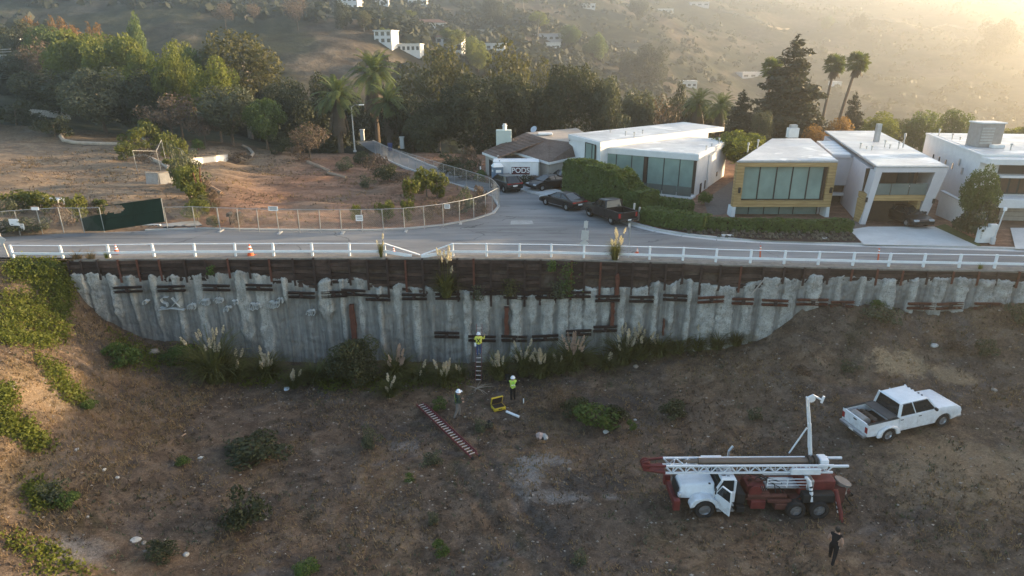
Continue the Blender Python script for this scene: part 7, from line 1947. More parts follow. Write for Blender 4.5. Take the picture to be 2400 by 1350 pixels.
# ================================================================ GRASSES AND SHRUBS OF THE PIT
def blade_clump(n, L, rng, spread=.35, mat=L_pamp, w=.035, droop=.32):
    V = []
    for i in range(n):
        a = rng.uniform(0, 2*PI); e = rng.uniform(.75, 1.5); p = np.array([math.cos(a), math.sin(a), 0])*rng.uniform(0, spread); d = np.array([math.cos(a)*math.cos(e), math.sin(a)*math.cos(e), math.sin(e)]); s = np.array([-math.sin(a), math.cos(a), 0])*w
        l = L*rng.uniform(.55, 1.1)/4
        for k in range(4):
            q = p + d*l; w0, w1 = 1-k*.22, 1-(k+1)*.22
            V.append(np.array([p-s*w0, p+s*w0, q+s*w1, q-s*w1])); p = q; d = d + np.array([math.cos(a)*.22, math.sin(a)*.22, -droop]); d /= np.linalg.norm(d)
    return card_mesh('foliage', np.concatenate(V), mat)
rgp = np.random.default_rng(31)
CL = [blade_clump(300, 2.0, rgp, .45, L_pamp, .045) for _ in range(3)]
def plume_mesh(mat, seed):
    r_ = np.random.default_rng(seed); n = 70; z = r_.random(n); rad = .085*np.sin(PI*(z*.85+.12))*r_.uniform(.3, 1, n); a = r_.uniform(0, 2*PI, n)
    C = np.stack([np.cos(a)*rad, np.sin(a)*rad, z*.62], 1); N = np.stack([np.cos(a), np.sin(a), .1+0*a], 1)
    return card_mesh('plume', cards(C, N, .11, .5, .4, r_), mat)
PLW = [plume_mesh(L_plume, 1), plume_mesh(L_plume, 2)]; PLP = [plume_mesh(L_plumep, 3), plume_mesh(L_plumep, 4)]
stem_me = MB().tube([(0,0,0),(.0,0,1)], .012, 4, caps=False).mesh('stem', L_pamp)
def pampas(px, py, hpx, wpx, npl, label, pink=False, f=None, plh=1.0, spread=.5, lean=.22, loc=None, ps=1.0):
    p = loc or (f or on_pit)(px, py); Zd = .9397*p.y + (CAM_H-p.z)*.342; o = thing('pampas_plant', p, label, 'pampas plant', random.uniform(0, 6))
    h = hpx*Zd/FOC; w = wpx*Zd/FOC
    c = link('foliage', random.choice(CL), o); c.scale = (w/1.9, w/1.9, h*.85/1.35)
    for i in range(npl):
        a = random.uniform(0, 2*PI); t = random.uniform(.05, lean*1.9); L = h*plh*random.uniform(.6, 1.08)
        d = Vector((math.cos(a)*math.sin(t), math.sin(a)*math.sin(t), math.cos(t))); b = Vector((math.cos(a)*random.uniform(0, .2)*spread, math.sin(a)*random.uniform(0, .2)*spread, .1))
        q = d.to_track_quat('Z', 'Y').to_euler(); s = link('stem', stem_me, o); s.location = b; s.rotation_euler = q; s.scale = (1, 1, max(.3, L-.45*ps))
        u = link('plume', random.choice(PLP if pink else PLW), o); u.location = b + d*(L-.55*ps); u.rotation_euler = q; v = random.uniform(.85, 1.3)*ps; u.scale = (v*1.25, v*1.25, v)
    return o
for a in ((505,893,125,95,12,'tall pampas grass at the left foot of the wall'),(552,892,70,60,3,'low pampas grass right of the tallest left clump'),(625,884,64,70,11,'white-plumed pampas grass left of the dark bush'),(690,908,46,40,4,'small pampas tuft in front of the white-plumed clump'),(740,890,50,60,0,'plain green grass clump left of the dark bush'),(915,928,50,44,5,'small pampas clump in front of the dark bush'),(1042,905,62,46,10,'pale plumes left of the wall ladder'),(985,890,44,60,2,'grass clump between the dark bush and the ladder'),(1168,888,70,52,9,'pale pampas grass just right of the wall ladder'),(1078,890,50,34,3,'grass just left of the wall ladder'),(1228,880,85,54,9,'upright pale pampas clump right of the ladder'),(1268,884,72,56,11,'dense pale pampas clump at the middle of the row'),(1312,872,58,60,2,'green grass between pale and pink pampas'),
 (1462,850,82,70,13,'tall pale pampas at the right of the row, nearest the camera'),(1500,840,78,60,10,'pale pampas right of the tall right one'),(1545,832,62,66,2,'olive grass clump right of the pampas row'),(1590,824,56,62,0,'olive grass clump below the right ribs'),(1635,818,60,58,1,'tawny grass clump below the right ribs'),(1680,815,60,56,0,'tawny grass clump near the bank'),(1725,808,56,46,1,'dry grass clump at the foot of the bank'),(1420,862,40,50,2,'low grass beside the black bag')): pampas(*a)
pampas(928, 885, 72, 60, 12, 'pink pampas grass behind the dark bush', True); pampas(1345, 864, 78, 74, 16, 'pink-plumed pampas grass, densest of the row', True)
def on_wall(px, py, out=.3): p = wx(px, py); return Vector((p.x, WL(p.x)-out, p.z))
pampas(1048, 690, 78, 46, 9, 'tall pampas growing from a waler with sunlit orange plumes', loc=on_wall(1048, 692, .45), plh=1.5, lean=.10, ps=.9)
p = Vector((on_z(1438,606,ROAD).x, WL(on_z(1438,606,ROAD).x)+.3, ROAD+.05)); pampas(1438, 606, 58, 30, 8, 'white-plumed pampas standing at the guard rail', loc=p, plh=1.25, lean=.2, ps=.75)
p = Vector((on_z(893,606,ROAD).x, WL(on_z(893,606,ROAD).x)+.25, ROAD+.05)); pampas(893, 606, 46, 12, 3, 'yellow-plumed stalk leaning at the left rail end', loc=p, plh=1.1, lean=.1, ps=.6)
def rail_tuft(px, wpx, hpx, kind, label):
    q = on_z(px, 603, ROAD); p = Vector((q.x, WL(q.x)+.35, ROAD+.06)); Zd = .9397*p.y+(CAM_H-p.z)*.342; o = thing('tufted_plant', p, label, 'plant'); me_ = card_mesh('foliage', np.zeros((0,3)), L_straw) if False else None
    c = link('foliage', blade_clump(120, 1.0, rgp, .3, kind, .02), o); c.scale = (wpx*Zd/FOC/1.2, wpx*Zd/FOC/2.2, hpx*Zd/FOC/.75)
rail_tuft(195, 44, 26, L_straw, 'sunlit straw grass behind the left rail, left tuft'); rail_tuft(225, 40, 28, L_straw, 'sunlit straw grass behind the left rail, right tuft'); rail_tuft(260, 16, 22, L_ivy, 'green tuft growing over the wall edge at the left'); rail_tuft(2232, 20, 18, L_ivy, 'green tuft at the foot of the right rail')
# creepers hanging on the timber
def creeper(px, py0, py1, w, label, mat=L_hedge):
    rng = np.random.default_rng(int(px)); a, b = on_wall(px, py0, .28), on_wall(px, py1, .4); n = int(260*(w/20)); t = rng.random(n)**.8
    C = np.stack([a.x+(b.x-a.x)*t+rng.normal(0, w*.012, n), a.y+(b.y-a.y)*t-rng.random(n)*.22, a.z+(b.z-a.z)*t], 1)-np.array(b); o = thing('creeper', b, label, 'creeper')
    link('foliage', card_mesh('foliage', cards(C, np.tile([0,-1.,.3], (n,1)), .14, .6, .8, rng), mat), o); MB().tube([Vector(a)-b, (Vector(a)-b)*.5+Vector((.1,-.05,0)), (0,0,0)], .02, 5).build('stem', M_bark, o)
creeper(1330, 612, 690, 26, 'green creeper hanging down the timber at the centre'); creeper(1293, 608, 632, 14, 'small creeper spilling over the wall edge'); creeper(1195, 650, 690, 24, 'brownish creeper on a waler', L_brown); creeper(1312, 655, 695, 30, 'bushy creeper sitting on the waler', L_olive); creeper(498, 620, 640, 10, 'small weed growing from the left timber'); creeper(1120, 665, 700, 18, 'olive weed on the waler right of the tall pampas', L_olive); creeper(2050, 700, 715, 20, 'green weed at the right wall foot')
# pit shrubs
PS = [(835,905,115,105,'dark','big dark green bush against the wall foot'),(1395,1000,120,52,'shrub_green','low green bush right of the equipment case'),(1350,975,70,44,'shrub_dark','dark low bush left of the low green bush'),(1300,965,50,56,'shrub_dry','bare twiggy bush right of the hi-vis worker'),(1440,985,60,36,'shrub_dark','dark bush right of the low green bush'),(1482,1010,26,24,'shrub_green','small bright green plant right of the bushes'),(1765,985,40,28,'shrub_olive','small bush beyond the rig jib'),(1580,975,66,36,'shrub_dark','dark low scrub behind the rig mast'),(600,1075,150,50,'shrub_dark','wide dark scrub patch left of centre'),(560,1060,60,28,'shrub_olive','olive scrub at the wide dark patch'),(585,1225,110,74,'shrub_dark','dark scrub mound in the lower left'),(370,1310,80,34,'shrub_dark','dark scrub near the bottom left'),(720,1348,70,36,'shrub_green','green plant cut by the bottom edge'),(1010,1090,56,30,'shrub_olive','grey-green weed below the long ladder'),(870,1050,50,50,'shrub_olive','pale leafy weed left of the long ladder'),(1015,1225,34,28,'shrub_olive','small pale weed below the ladder end'),(1037,1305,46,34,'shrub_green','green weed near the bottom centre'),(1360,1320,44,34,'shrub_olive','pale weed near the bottom right of centre'),(1030,960,40,24,'shrub_green','green tuft beside the left worker'),(1130,1010,44,26,'shrub_olive','low weed beside the black sack'),(300,860,90,50,'shrub_green','dark green weeds on the left bank'),(160,1190,60,40,'shrub_green','green weed at the foot of the left bank'),(130,1170,70,44,'shrub_olive','grey weed at the foot of the left bank'),(430,1090,40,22,'shrub_green','small green weed left of centre'),(1250,1040,30,16,'shrub_dry','dry tuft by the spilled rocks'),(2060,755,90,40,'shrub_olive','olive scrub on the right bank'),(2310,835,50,40,'shrub_olive','dark scrub high on the right bank'),(2385,760,60,50,'shrub_olive','scrub at the right edge below the wall'),(560,880,60,30,'shrub_green','green weeds at the left wall foot'),(420,850,80,40,'shrub_green','green weeds climbing the left wall foot'),(210,960,40,24,'shrub_green','small green plant on the left bank'),(2240,820,60,20,'shrub_dry','dry scrub on the right bank'),(960,1130,30,16,'shrub_green','tiny green tuft below the pale weed'),(1880,880,46,20,'shrub_dry','dry weeds at the foot of the right bank'),(1990,870,50,22,'shrub_olive','low weeds along the right bank foot')]
for x, y, w, h, k, lab in PS: shrub(x, y, w, h, k, lab, on_pit)

# ================================================================ GROUND COVER (nobody could count it)
def px_poly_points(poly, n, rng):
    xs = [q[0] for q in poly]; ys = [q[1] for q in poly]; out = []
    while len(out) < n:
        X = rng.uniform(min(xs), max(xs), n); Y = rng.uniform(min(ys), max(ys), n); ins = in_poly(X, Y, poly); out += list(zip(X[ins], Y[ins]))
    return out[:n]
rgi = np.random.default_rng(41); Cs = []
for poly, n in (([(20,612),(140,608),(168,650),(150,700),(120,700),(60,660),(10,650)], 900),([(0,690),(60,690),(150,720),(165,800),(110,800),(60,770),(0,790)], 1000),([(0,780),(90,790),(140,800),(120,815),(0,800)], 250),([(80,830),(120,850),(200,930),(185,950),(130,900)], 300),([(0,960),(60,990),(110,1040),(100,1060),(40,1030),(0,1010)], 420),([(0,900),(40,930),(30,950),(0,950)], 160),([(150,640),(175,680),(150,760),(130,720)], 260),([(255,780),(380,830),(380,870),(280,850)], 260),([(430,810),(560,860),(640,880),(700,900),(520,900),(420,850)], 450),([(700,880),(1085,890),(1085,903),(760,915)], 400),([(60,1130),(140,1140),(120,1200),(70,1190)], 160),([(0,1250),(120,1280),(230,1340),(100,1345)], 120)):
    for (x, y) in px_poly_points(poly, n, rgi):
        p = on_pit(x + rgi.normal(0, 9), max(600, y + rgi.normal(0, 7))); k = 7; Cs.append(np.array(p) + rgi.normal(0, 1, (k, 3))*np.array([.16,.16,.09]) + np.array([0,0,.12]))
C = np.concatenate(Cs); tag(link('ground_ivy', card_mesh('ground_ivy', cards(C, np.tile([.5,-.2,.5], (len(C),1)), .15, .7, 1.3, rgi), L_ivy)), 'sunlit green creeping plants on the left bank', 'ground cover', kind='stuff')
def tufts(n, mat, name, label, hmin, hmax, seed, thr, wid=.03, nb=4, xr=(-36, 37), yr=(20.5, 43.2), up=False):
    r_ = np.random.default_rng(seed); V = []; c = 0
    while c < n:
        x, y = r_.uniform(*xr), r_.uniform(*yr)
        if (not up and y > WL(x)-.3) or (up and ROADMASK[int((y-42)/.5), int((x+130)/.5)] > .01) or mnoise.noise(Vector((x*.21, y*.21, seed))) + .45*mnoise.noise(Vector((x*.9, y*.9, seed))) < r_.normal(thr, .12): continue
        b = np.array([x, y, (zup if up else zpit)(x, y)-.01]); c += 1
        for k in range(nb):
            a = r_.uniform(0, 2*PI); e = r_.uniform(.25, 1.3); L = r_.uniform(hmin, hmax); d = np.array([math.cos(a)*math.cos(e), math.sin(a)*math.cos(e), math.sin(e)])*L; s = np.array([-math.sin(a), math.cos(a), 0])*wid; q = b + r_.normal(0, .05, 3)*np.array([1,1,0])
            V.append(np.array([q-s, q+s, q+d*.6+s*.7, q+d-s*.2]))
    tag(link(name, card_mesh(name, np.concatenate(V), mat)), label, 'grass', kind='stuff')
L_deadw = leafmat('dead_weed', (.055,.038,.027), (.105,.074,.052), (.18,.13,.09), .2, 1.5)
tufts(9000, L_straw, 'dry_grass', 'dry straw grass scattered over the pit floor', .08, .24, 3, .10, .022)
tufts(10000, L_deadw, 'dead_weeds', 'brown dead weeds and litter over the pit floor', .07, .22, 5, -.08, .028)
tufts(5200, L_straw, 'bank_grass', 'dry golden grass on the sunlit left bank', .12, .34, 12, -.2, .02, 5, (-38, -20), (21, 43))
tufts(1800, L_olive, 'green_sprouts', 'thin grey-green sprouts over the pit floor', .08, .26, 8, .16, .03)
tufts(3000, L_dry, 'lot_litter', 'brown weeds and litter over the cleared lots', .10, .28, 15, .12, .04, 4, (-62, 1), (52, 94), True)
tufts(2200, L_straw, 'lot_straw', 'straw tufts over the cleared lots', .12, .34, 17, .15, .035, 4, (-62, 1), (52, 94), True)
# pebbles
r_ = np.random.default_rng(77); V, Fc = [], []; oc = np.array([[1,0,0],[-1,0,0],[0,1,0],[0,-1,0],[0,0,1],[0,0,-1.]]); of = [(0,2,4),(2,1,4),(1,3,4),(3,0,4),(2,0,5),(1,2,5),(3,1,5),(0,3,5)]
for i in range(5200):
    x, y = r_.uniform(-34, 37), r_.uniform(20.5, 43); s = .018+.06*r_.random()**4
    if y > WL(x)-.4: continue
    V.append(oc*s*r_.uniform(.6, 1.4, (6,3))*np.array([1.3,1,.6]) + np.array([x, y, zpit(x, y)+s*.2])); k = len(V)-1; Fc += [tuple(k*6+j for j in f) for f in of]
me = bpy.data.meshes.new('pebbles'); me.from_pydata(np.concatenate(V).tolist(), [], Fc); me.materials.append(plain('pebble_stone', (.30,.26,.22), .95, 0, .1, .5, .8)); tag(link('pebbles', me), 'small stones strewn over the pit floor', 'stones', kind='stuff')
# single rocks and scraps
def rock(px, py, wpx, label, mat, flat=.6, name='rock', cat='rock'):
    p = on_pit(px, py); Zd = .9397*p.y+(CAM_H-p.z)*.342; r = wpx/2*Zd/FOC; bm_ = bmesh.new(); bmesh.ops.create_icosphere(bm_, subdivisions=2, radius=1)
    sd = random.uniform(0, 50)
    for v in bm_.verts: v.co *= 1 + .35*mnoise.noise(v.co*1.3+Vector((sd,0,0))) + .12*mnoise.noise(v.co*3.5+Vector((0,sd,0)))
    me_ = bpy.data.meshes.new(name); bm_.to_mesh(me_); bm_.free(); me_.materials.append(mat); o = link(name, me_); o.location = p+Vector((0,0,r*flat*.35)); o.scale = (r, r*.8, r*flat); o.rotation_euler = (random.uniform(-.2,.2), random.uniform(-.2,.2), random.uniform(0,6)); return tag(o, label, cat)
M_prock = plain('pale_rock', (.42,.40,.37), .95, 0, .1, .25, 3, .3); M_drock = plain('tan_rock', (.27,.23,.19), .95, 0, .1, .3, 3, .3)
for a in ((362,827,26,'pale boulder on the left bank below the wall',M_drock),(1420,1014,15,'pale rock right of the low green bush',M_prock),(318,1266,24,'flat white rock near the bottom left',M_prock,.35),(337,1274,14,'flat grey rock beside the flat white rock',M_drock),(275,1121,12,'white rock at the left, lower of the pair',M_prock),(244,1102,11,'white rock at the left, upper of the pair',M_prock),(180,1055,12,'pale rock at the left bank foot',M_prock),(436,1301,16,'pale rock near the bottom, left of centre',M_prock),(470,1074,12,'round pale rock left of centre',M_prock),(206,1212,8,'thin white rock near the left edge',M_prock),(960,1130,14,'white rock below the pale weeds',M_prock),(2190,812,18,'pale rock on the right bank',M_prock),(1488,985,9,'white scrap beside the small bright plant',M_prock),(1490,860,14,'reddish rock at the end of the pampas row',M_drock),(2330,915,14,'pale rock at the right edge track',M_drock),(2075,1030,8,'small rock near the pickup rear wheel',M_drock),(1335,1100,10,'dark clod beside the pale spill',M_drock),(30,910,20,'weathered rock on the sunlit bank',M_drock)): rock(*a)
# black sacks, white bag, rags, pipe
M_sack = plain('black_plastic_sack', (.012,.011,.011), .35, 0, .5, .2, 4)
rock(1148, 1000, 22, 'black plastic sack lying right of the left worker', M_sack, 1.0, 'black_sack', 'sack'); rock(1420, 838, 18, 'black sack at the wall foot among the grass', M_sack, .8, 'black_sack', 'sack'); rock(672, 914, 14, 'blue-white plastic bag left of the dark bush', plain('blue_white_plastic', (.42,.50,.60), .5), .8, 'plastic_bag', 'bag')
o = thing('rag_pile', on_pit(1268, 1026), 'small heap of pinkish rubble and rags below the workers', 'rubble')
for i, (dx, w, mt) in enumerate(((-.42,.16,M_sack),(-.1,.26,plain('pink_rubble', (.42,.31,.27), .9)),(.2,.22,M_prock),(.12,.14,M_sack))):
    bm_ = bmesh.new(); bmesh.ops.create_icosphere(bm_, subdivisions=2, radius=w)
    for v in bm_.verts: v.co *= 1+.4*mnoise.noise(v.co*5+Vector((i,0,0)))
    me_ = bpy.data.meshes.new('lump'); bm_.to_mesh(me_); bm_.free(); me_.materials.append(mt); q = link('lump', me_, o); q.location = (dx, -.05*i, w*.5)
a, b = on_pit(1187, 967), on_pit(1216, 979); o = MB().tube([a+Vector((0,0,.08)), b+Vector((0,0,.08))], .085, 10).build('white_pipe', M_podw); tag(o, 'short white pipe lying below the equipment case', 'pipe')
a, b = on_pit(425, 1024), on_pit(436, 1018); o = MB().tube([a+Vector((0,0,.04)), b+Vector((0,0,.06))], .04, 6).build('pale_stick', M_log); tag(o, 'short pale stick left of the wide dark scrub', 'stick')
a = on_pit(1227, 945); o = MB().bar(a, a+Vector((.0,0,.34)), .07, .05).build('survey_stake', M_podw); tag(o, 'white survey stake right of the hi-vis worker', 'stake')
# open equipment case
p = on_pit(1168, 958); cs = thing('equipment_case', p, 'open yellow equipment case with dark foam on the ground', 'case', .45); M_yel = plain('case_yellow', (.50,.36,.03), .5); M_foam = plain('dark_foam', (.03,.02,.018), .95)
MB().box((-.42,-.3,.0),(.42,.3,.22)).build('base', M_yel, cs, bevel=.03); MB().box((-.36,-.24,.2),(.36,.24,.235)).build('foam', M_foam, cs)
Ml = Matrix.Translation((0,.3,.22)) @ Matrix.Rotation(R(108), 4, 'X'); m = MB(); m.box((-.42,0,-.1),(.42,.6,.0), Ml); ld = m.build('lid', M_yel, cs, bevel=.025); m = MB(); m.box((-.36,.06,-.0),(.36,.54,.02), Ml); m.build('lid_foam', M_foam, ld); MB().box((-.12,-.34,.1),(.12,-.3,.16)).build('handle', M_trim, cs)
# broken branches at the ladder foot
o = thing('broken_branches', on_pit(1118, 912), 'pale broken branches at the foot of the wall ladder', 'branches')
for i in range(9): a_ = random.uniform(0, 6.3); L = random.uniform(.5, 1.3); MB().tube([(0,0,.05),(math.cos(a_)*L*.5,math.sin(a_)*L*.5,.14),(math.cos(a_)*L,math.sin(a_)*L,.05)], [.03,.02,.008], 5).build('branch', M_barkp, o)
for i, (x0, y0, x1, y1) in enumerate(((1860,985,1875,990),(1835,965,1850,962),(1360,915,1385,905),(1765,990,1790,1002),(1480,870,1520,876),(100,835,160,850))):
    a, b = on_pit(x0, y0), on_pit(x1, y1); o = MB().tube([a+Vector((0,0,.04)), (a+b)/2+Vector((0,.06,.1)), b+Vector((0,0,.03))], [.035,.03,.015], 5).build('dead_branch', M_bark); tag(o, ('dead branch behind the rig jib, right one','dead branch behind the rig jib, left one','dark dead branch right of the hi-vis worker','dead branch near the pickup, by the small bush','dead branch under the right pampas','dead branch on the sunlit left bank')[i], 'branch')

# ================================================================ LADDERS
M_lad = plain('red_fibreglass', (.15,.035,.035), .6, 0, .4, .25, 5); M_rung = plain('pale_rung', (.58,.50,.46), .5, .1)
a, b = on_pit(985, 951), on_pit(1112, 1073); o = thing('long_ladder', a, 'long red extension ladder lying diagonally on the ground', 'ladder', math.atan2(b.y-a.y, b.x-a.x)); L = (b-a).length; sl = math.atan2(b.z-a.z, L)
o.rotation_euler = (0, -sl, math.atan2(b.y-a.y, b.x-a.x))
for s in (-1, 1): MB().box((-.1, s*.22-.03, .06), (L+.1, s*.22+.03, .17)).build('rail', M_lad, o)
for s in (-1, 1): MB().box((L*.05, s*.27-.02, .17), (L*.97, s*.27+.02, .25)).build('fly_rail', M_lad, o)
for k in range(int(L/.30)): MB().tube([(.15+k*.30, -.24, .14), (.15+k*.30, .24, .14)], .028, 6).build('rung', M_rung, o)
for s in (-1, 1): MB().box((L+.1, s*.22-.05, .04), (L+.2, s*.22+.05, .2)).build('foot', M_trim, o)
base = on_pit(1121, 895); top = Vector((base.x, WL(base.x)-.42, 3.35)); o = thing('wall_ladder', base, 'ladder leaning on the wall with a worker on it', 'ladder'); dv = top-base; L = dv.length
for s in (-1, 1): MB().bar(Vector((s*.2,0,0)), dv+Vector((s*.2,0,0)), .035, .08).build('rail', M_lad, o)
for k in range(int(L/.32)): t = (k+.5)*.32/L; MB().tube([dv*t+Vector((-.2,0,0)), dv*t+Vector((.2,0,0))], .032, 6).build('rung', M_rung, o)
LAD_BASE, LAD_DV = base, dv

# ================================================================ PEOPLE
M_skin = plain('skin', (.36,.22,.16), .6, 0, .3, .08, 6); M_hair = plain('dark_hair', (.015,.012,.01), .6)
def person(label, loc, rz, J, mats, extras=None, scale=1.0):
    """J: joint places; mats: shirt, trousers, shoes, sleeve. The body is one skinned surface."""
    shirt, trous, shoe, sleeve = mats
    o = thing('person', loc, label, 'person', rz); o.scale = (scale,)*3
    names = list(J); idx = {n: i for i, n in enumerate(names)}
    E = [('pelvis','belly'),('belly','chest'),('chest','neck'),('neck','head'),('head','crown')]
    for s in 'LR': E += [('chest','sho'+s),('sho'+s,'elb'+s),('elb'+s,'wri'+s),('pelvis','hip'+s),('hip'+s,'kne'+s),('kne'+s,'ank'+s),('ank'+s,'toe'+s)]
    RAD = dict(pelvis=(.17,.14), belly=(.17,.135), chest=(.19,.14), neck=(.065,.065), head=(.09,.10), crown=(.08,.09), sho=(.09,.09), elb=(.062,.062), wri=(.042,.042), hip=(.115,.115), kne=(.085,.085), ank=(.062,.062), toe=(.055,.045))
    me_ = bpy.data.meshes.new('body'); me_.from_pydata([J[n] for n in names], [(idx[a], idx[b]) for a, b in E], [])
    t = bpy.data.objects.new('tmp', me_); col.objects.link(t); t.modifiers.new('skin', 'SKIN'); t.modifiers.new('sub', 'SUBSURF').levels = 2; t.modifiers['sub'].render_levels = 2
    for i, n in enumerate(names):
        k = n[:-1] if n[-1] in 'LR' and n[:-1] in RAD else n; me_.skin_vertices[0].data[i].radius = RAD[k]; me_.skin_vertices[0].data[i].use_root = (n == 'pelvis')
    dg = bpy.context.evaluated_depsgraph_get(); bm_ = bpy.data.meshes.new_from_object(t.evaluated_get(dg)); bpy.data.objects.remove(t)
    ML = [M_skin, shirt, trous, shoe, sleeve, M_hair]
    bm_.materials.clear()
    for q in ML: bm_.materials.append(q)
    seg = []
    for a, b in E:
        k = 1
        if a in ('neck', 'head'): k = 0
        if a[:3] == 'sho': k = 4
        if a[:3] == 'elb': k = 4 if sleeve is not M_skin else 0
        if a[:3] in ('hip', 'kne') or (a == 'pelvis' and b[:3] == 'hip'): k = 2
        if a[:3] == 'ank': k = 3
        seg.append((Vector(J[a]), Vector(J[b]), k))
    tor = []
    for f in bm_.polygons:
        c = f.center; best = (9, 0)
        for a, b, k in seg:
            d = b-a; u = max(0, min(1, (c-a).dot(d)/max(d.length_squared, 1e-6))); best = min(best, ((c-(a+d*u)).length, k))
        f.material_index = best[1]
        if best[1] == 1: tor.append(f)
    bm_.shade_smooth(); body = link('body', bm_, o)
    # hands: palm and five unequal bent fingers
    hm_ = MB()
    for s in 'LR':
        w, e = Vector(J['wri'+s]), Vector(J['elb'+s]); d = (w-e).normalized(); sd = d.cross(Vector((0,1,0)));  sd = sd.normalized() if sd.length > .1 else Vector((1,0,0)); n_ = sd.cross(d).normalized()
        hm_.tube([w-d*.02, w+d*.05, w+d*.10], [.034,.042,.036], 6)
        for k, L in enumerate((.065,.08,.085,.075)): r0 = w+d*.09+sd*(k-1.5)*.022; hm_.tube([r0, r0+d*L*.5-n_*.008, r0+d*L*.85-n_*.035], [.0105,.0095,.007], 5)
        r0 = w+d*.035+sd*.04*(-1 if s == 'L' else 1); hm_.tube([r0, r0+d*.035+sd*.02*(-1 if s == 'L' else 1), r0+d*.065+sd*.02*(-1 if s == 'L' else 1)-n_*.02], [.013,.011,.009], 5)
    hm_.build('hands', M_skin if not (extras or {}).get('gloves') else M_trim, o, smooth=True)
    ex = extras or {}
    if 'vest' in ex:
        v = MB(); nv = {}
        for f in tor:
            q = []
            for vi in f.vertices:
                if vi not in nv: nv[vi] = len(v.v); v.v.append(tuple(bm_.vertices[vi].co + bm_.vertices[vi].normal*.03))
                q.append(nv[vi])
            v.f.append(tuple(q)); v.mi.append(0)
        vo = v.build('safety_vest', ex['vest'], o, smooth=True)
        if 'stripe' in ex:
            m = MB(); ch = Vector(J['chest']); be = Vector(J['belly'])
            for p0, p1 in ex['stripe']: m.bar(p0, p1, .05, .012, (0,1,0))
            m.build('reflective_stripe', ex.get('stripe_mat', M_podw), vo)
    hc = Vector(J['crown']); hd_ = Vector(J['head'])
    if ex.get('hat'):
        ax_ = (hc-hd_).normalized(); m = MB(); m.lathe([(.165,-.02),(.17,.0),(.135,.015),(.13,.06),(.11,.11),(.06,.145),(.01,.152)], hc-ax_*.02, 14, ax_); ht = m.build('hard_hat', ex['hat'], o, smooth=True)
        m = MB(); m.box((-.10, .12, .0), (.10, .22, .02)); q = m.build('hat_peak', ex['hat'], ht, bevel=.008); q.location = hc-Vector((0,0,.02))
    else:
        m = MB(); m.lathe([(.09,-.12),(.112,-.05),(.11,.03),(.08,.085),(.02,.10)], hc-Vector((0,.015,.0)), 12); m.build('hair', M_hair, o, smooth=True)
    # face: nose and ears, set on the head
    fy = 1.0; m = MB(); nz = hd_.lerp(hc, .35); m.lathe([(.018,0),(.006,.035)], nz+Vector((0,.09,0)), 6, (0,1,-.3))
    for s in (-1, 1): m.lathe([(.03,0),(.028,.012),(.01,.018)], nz+Vector((s*.088,0,.01)), 8, (s,0,0))
    m.build('face_features', M_skin, o, smooth=True)
    m = MB()
    for s in (-1, 1): m.lathe([(.012,0),(.008,.006)], nz+Vector((s*.033,.092,.035)), 6, (0,1,0))
    m.bar(nz+Vector((-.025,.094,-.04)), nz+Vector((.025,.094,-.04)), .008, .008); m.build('eyes_and_mouth', M_hair, o)
    return o
def joints(lean=0.0, armL=None, armR=None, legL=None, legR=None, headf=.0):
    l = lean; J = dict(pelvis=(0,0,.96), belly=(0,l*.12,1.12), chest=(0,l*.32,1.36), neck=(0,l*.42+headf*.3,1.52), head=(0,l*.46+headf,1.60), crown=(0,l*.48+headf*1.2,1.72), shoL=(-.19,l*.33,1.43), shoR=(.19,l*.33,1.43), hipL=(-.10,0,.90), hipR=(.10,0,.90))
    J['elbL'], J['wriL'] = armL or ((-.27,-.02,1.14), (-.27,.10,.90)); J['elbR'], J['wriR'] = armR or ((.27,-.02,1.14), (.27,.10,.90))
    J['kneL'], J['ankL'], J['toeL'] = legL or ((-.11,.02,.50), (-.11,-.02,.08), (-.13,.16,.04)); J['kneR'], J['ankR'], J['toeR'] = legR or ((.11,.02,.50), (.11,-.02,.08), (.13,.16,.04))
    return J
C_lime = plain('hivis_lime', (.42,.56,.10), .8, 0, .2, .06, 4); C_yel = plain('hivis_yellow', (.60,.58,.10), .8, 0, .2, .06, 4); C_blk = plain('black_cloth', (.014,.013,.014), .9, 0, .2, .3, 5); C_jean = plain('blue_jeans', (.055,.085,.17), .9, 0, .2, .2, 6); C_grey = plain('grey_trousers', (.16,.145,.135), .9, 0, .2, .2, 6); C_dgr = plain('dark_green_cloth', (.030,.050,.040), .9, 0, .2, .2, 5); C_hat = plain('white_hard_hat', (.74,.76,.80), .3, 0, .5, .03, 4); C_boot = plain('work_boot', (.06,.045,.035), .8, 0, .2, .2, 6); C_bright = plain('bright_green_panel', (.20,.62,.06), .8)
# hi-vis worker holding a dark board, seen from behind
p = on_pit(1202, 938); o = person('worker in lime hi-vis vest and white hard hat holding a dark panel', p, .15, joints(.05, ((-.34,.08,1.30),(-.30,.30,1.42)), ((.28,.02,1.16),(.22,.24,1.10))), (C_blk, C_blk, C_boot, C_blk), dict(vest=C_lime, hat=C_hat, stripe=[(Vector((-.13,-.135,1.22)), Vector((.13,-.135,1.22)))], gloves=True), 1.0)
m = MB(); m.box((-.055,-.145,1.32),(.055,-.138,1.46)); q = m.build('vest_panel', C_bright, o)
bd = thing('dark_panel', Vector(p)+Vector((-.36,.42,1.32)), 'black board held up by the hi-vis worker', 'board', .2); MB().box((-.16,-.02,0),(.16,.02,.45)).build('board', C_blk, bd, bevel=.01); MB().box((-.12,-.026,.06),(.12,-.021,.38)).build('screen', M_cglass, bd)
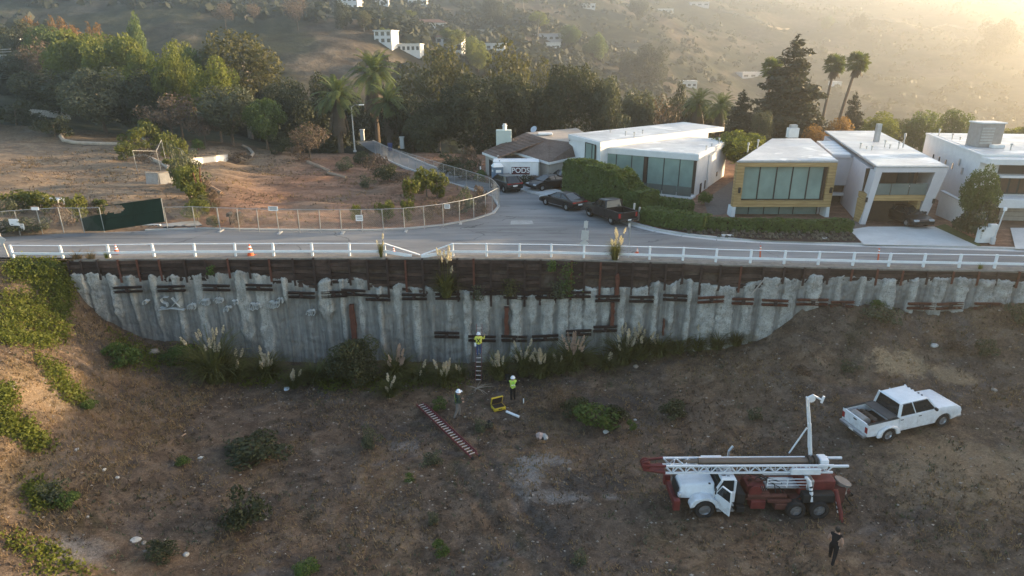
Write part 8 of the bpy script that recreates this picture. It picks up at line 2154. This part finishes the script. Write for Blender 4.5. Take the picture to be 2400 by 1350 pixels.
# worker with dark green clothes facing right
p = on_pit(1073, 979); person('worker in dark green with a yellow vest and white hat, facing right', p, R(-75), joints(.08, ((-.25,.06,1.15),(-.18,.28,1.12)), ((.25,.04,1.15),(.16,.26,1.10)), ((-.12,.14,.52),(-.12,.12,.08),(-.13,.30,.04)), ((.12,-.06,.50),(.12,-.24,.09),(.13,-.06,.05)), .04), (C_yel, C_grey, C_boot, C_dgr), dict(vest=C_dgr, hat=C_hat, stripe=[(Vector((-.12,-.13,1.48)), Vector((.12,-.13,1.12))), (Vector((.19,.0,1.40)), Vector((.17,.02,1.1)))], stripe_mat=C_lime), 1.12)
# worker on the ladder
t = .5
for _ in range(30):
    f = LAD_BASE + LAD_DV*t; Zd = .9397*f.y+(CAM_H-f.z)*.342; yy = 675 - FOC*(f.y*.342+(f.z-CAM_H)*.9397)/Zd; t += (yy-834)*.001
f = LAD_BASE + LAD_DV*t; f = Vector((f.x+.02, f.y-.16, f.z+.02))
o = person('worker in a yellow shirt and jeans standing on the wall ladder', f, 0, joints(.22, ((-.30,.16,1.25),(-.18,.38,1.34)), ((.36,.18,1.30),(.40,.40,1.42)), ((-.10,.10,.52),(-.09,.04,.10),(-.10,.2,.06)), ((.10,.14,.56),(.09,.08,.2),(.10,.24,.16))), (C_yel, C_jean, C_boot, C_yel), dict(vest=C_yel, hat=C_hat, stripe=[(Vector((-.12,-.11,1.44)), Vector((.12,-.13,1.12))), (Vector((.12,-.11,1.44)), Vector((-.12,-.13,1.12)))], stripe_mat=C_blk), 1.02)
MB().box((-.30,-.1,.82),(-.16,.04,1.08)).build('tool_pouch', M_podw, o, bevel=.03)
# dark figure below the rig
p = on_pit(1947, 1318); person('person in black with dark hair walking below the drill rig', p, R(-40), joints(.10, ((-.27,.02,1.14),(-.22,.22,.95)), ((.27,.0,1.15),(.24,.16,.92)), ((-.11,.16,.52),(-.11,.22,.08),(-.12,.4,.05)), ((.11,-.04,.50),(.11,-.28,.12),(.12,-.12,.05)), .05), (C_blk, C_blk, C_boot, M_skin), {}, 1.06)
# ================================================================ AIR
hz = MB().box((-2100, -60, -110), (2300, 1260, 140)).build('haze', None or plain('air_stub', (.5,.5,.5)))
tag(hz, 'golden evening haze filling the canyon', 'haze', kind='stuff')
hm = bpy.data.materials.new('evening_haze'); hm.use_nodes = True
hm.node_tree.nodes.remove(hm.node_tree.nodes['Principled BSDF'])
pv = hm.node_tree.nodes.new('ShaderNodeVolumePrincipled')
pv.inputs['Color'].default_value = (0.97, 0.95, 0.90, 1)
pv.inputs['Density'].default_value = 0.0008
pv.inputs['Anisotropy'].default_value = 0.76
hm.node_tree.links.new(pv.outputs[0], hm.node_tree.nodes['Material Output'].inputs['Volume'])
hz.data.materials[0] = hm
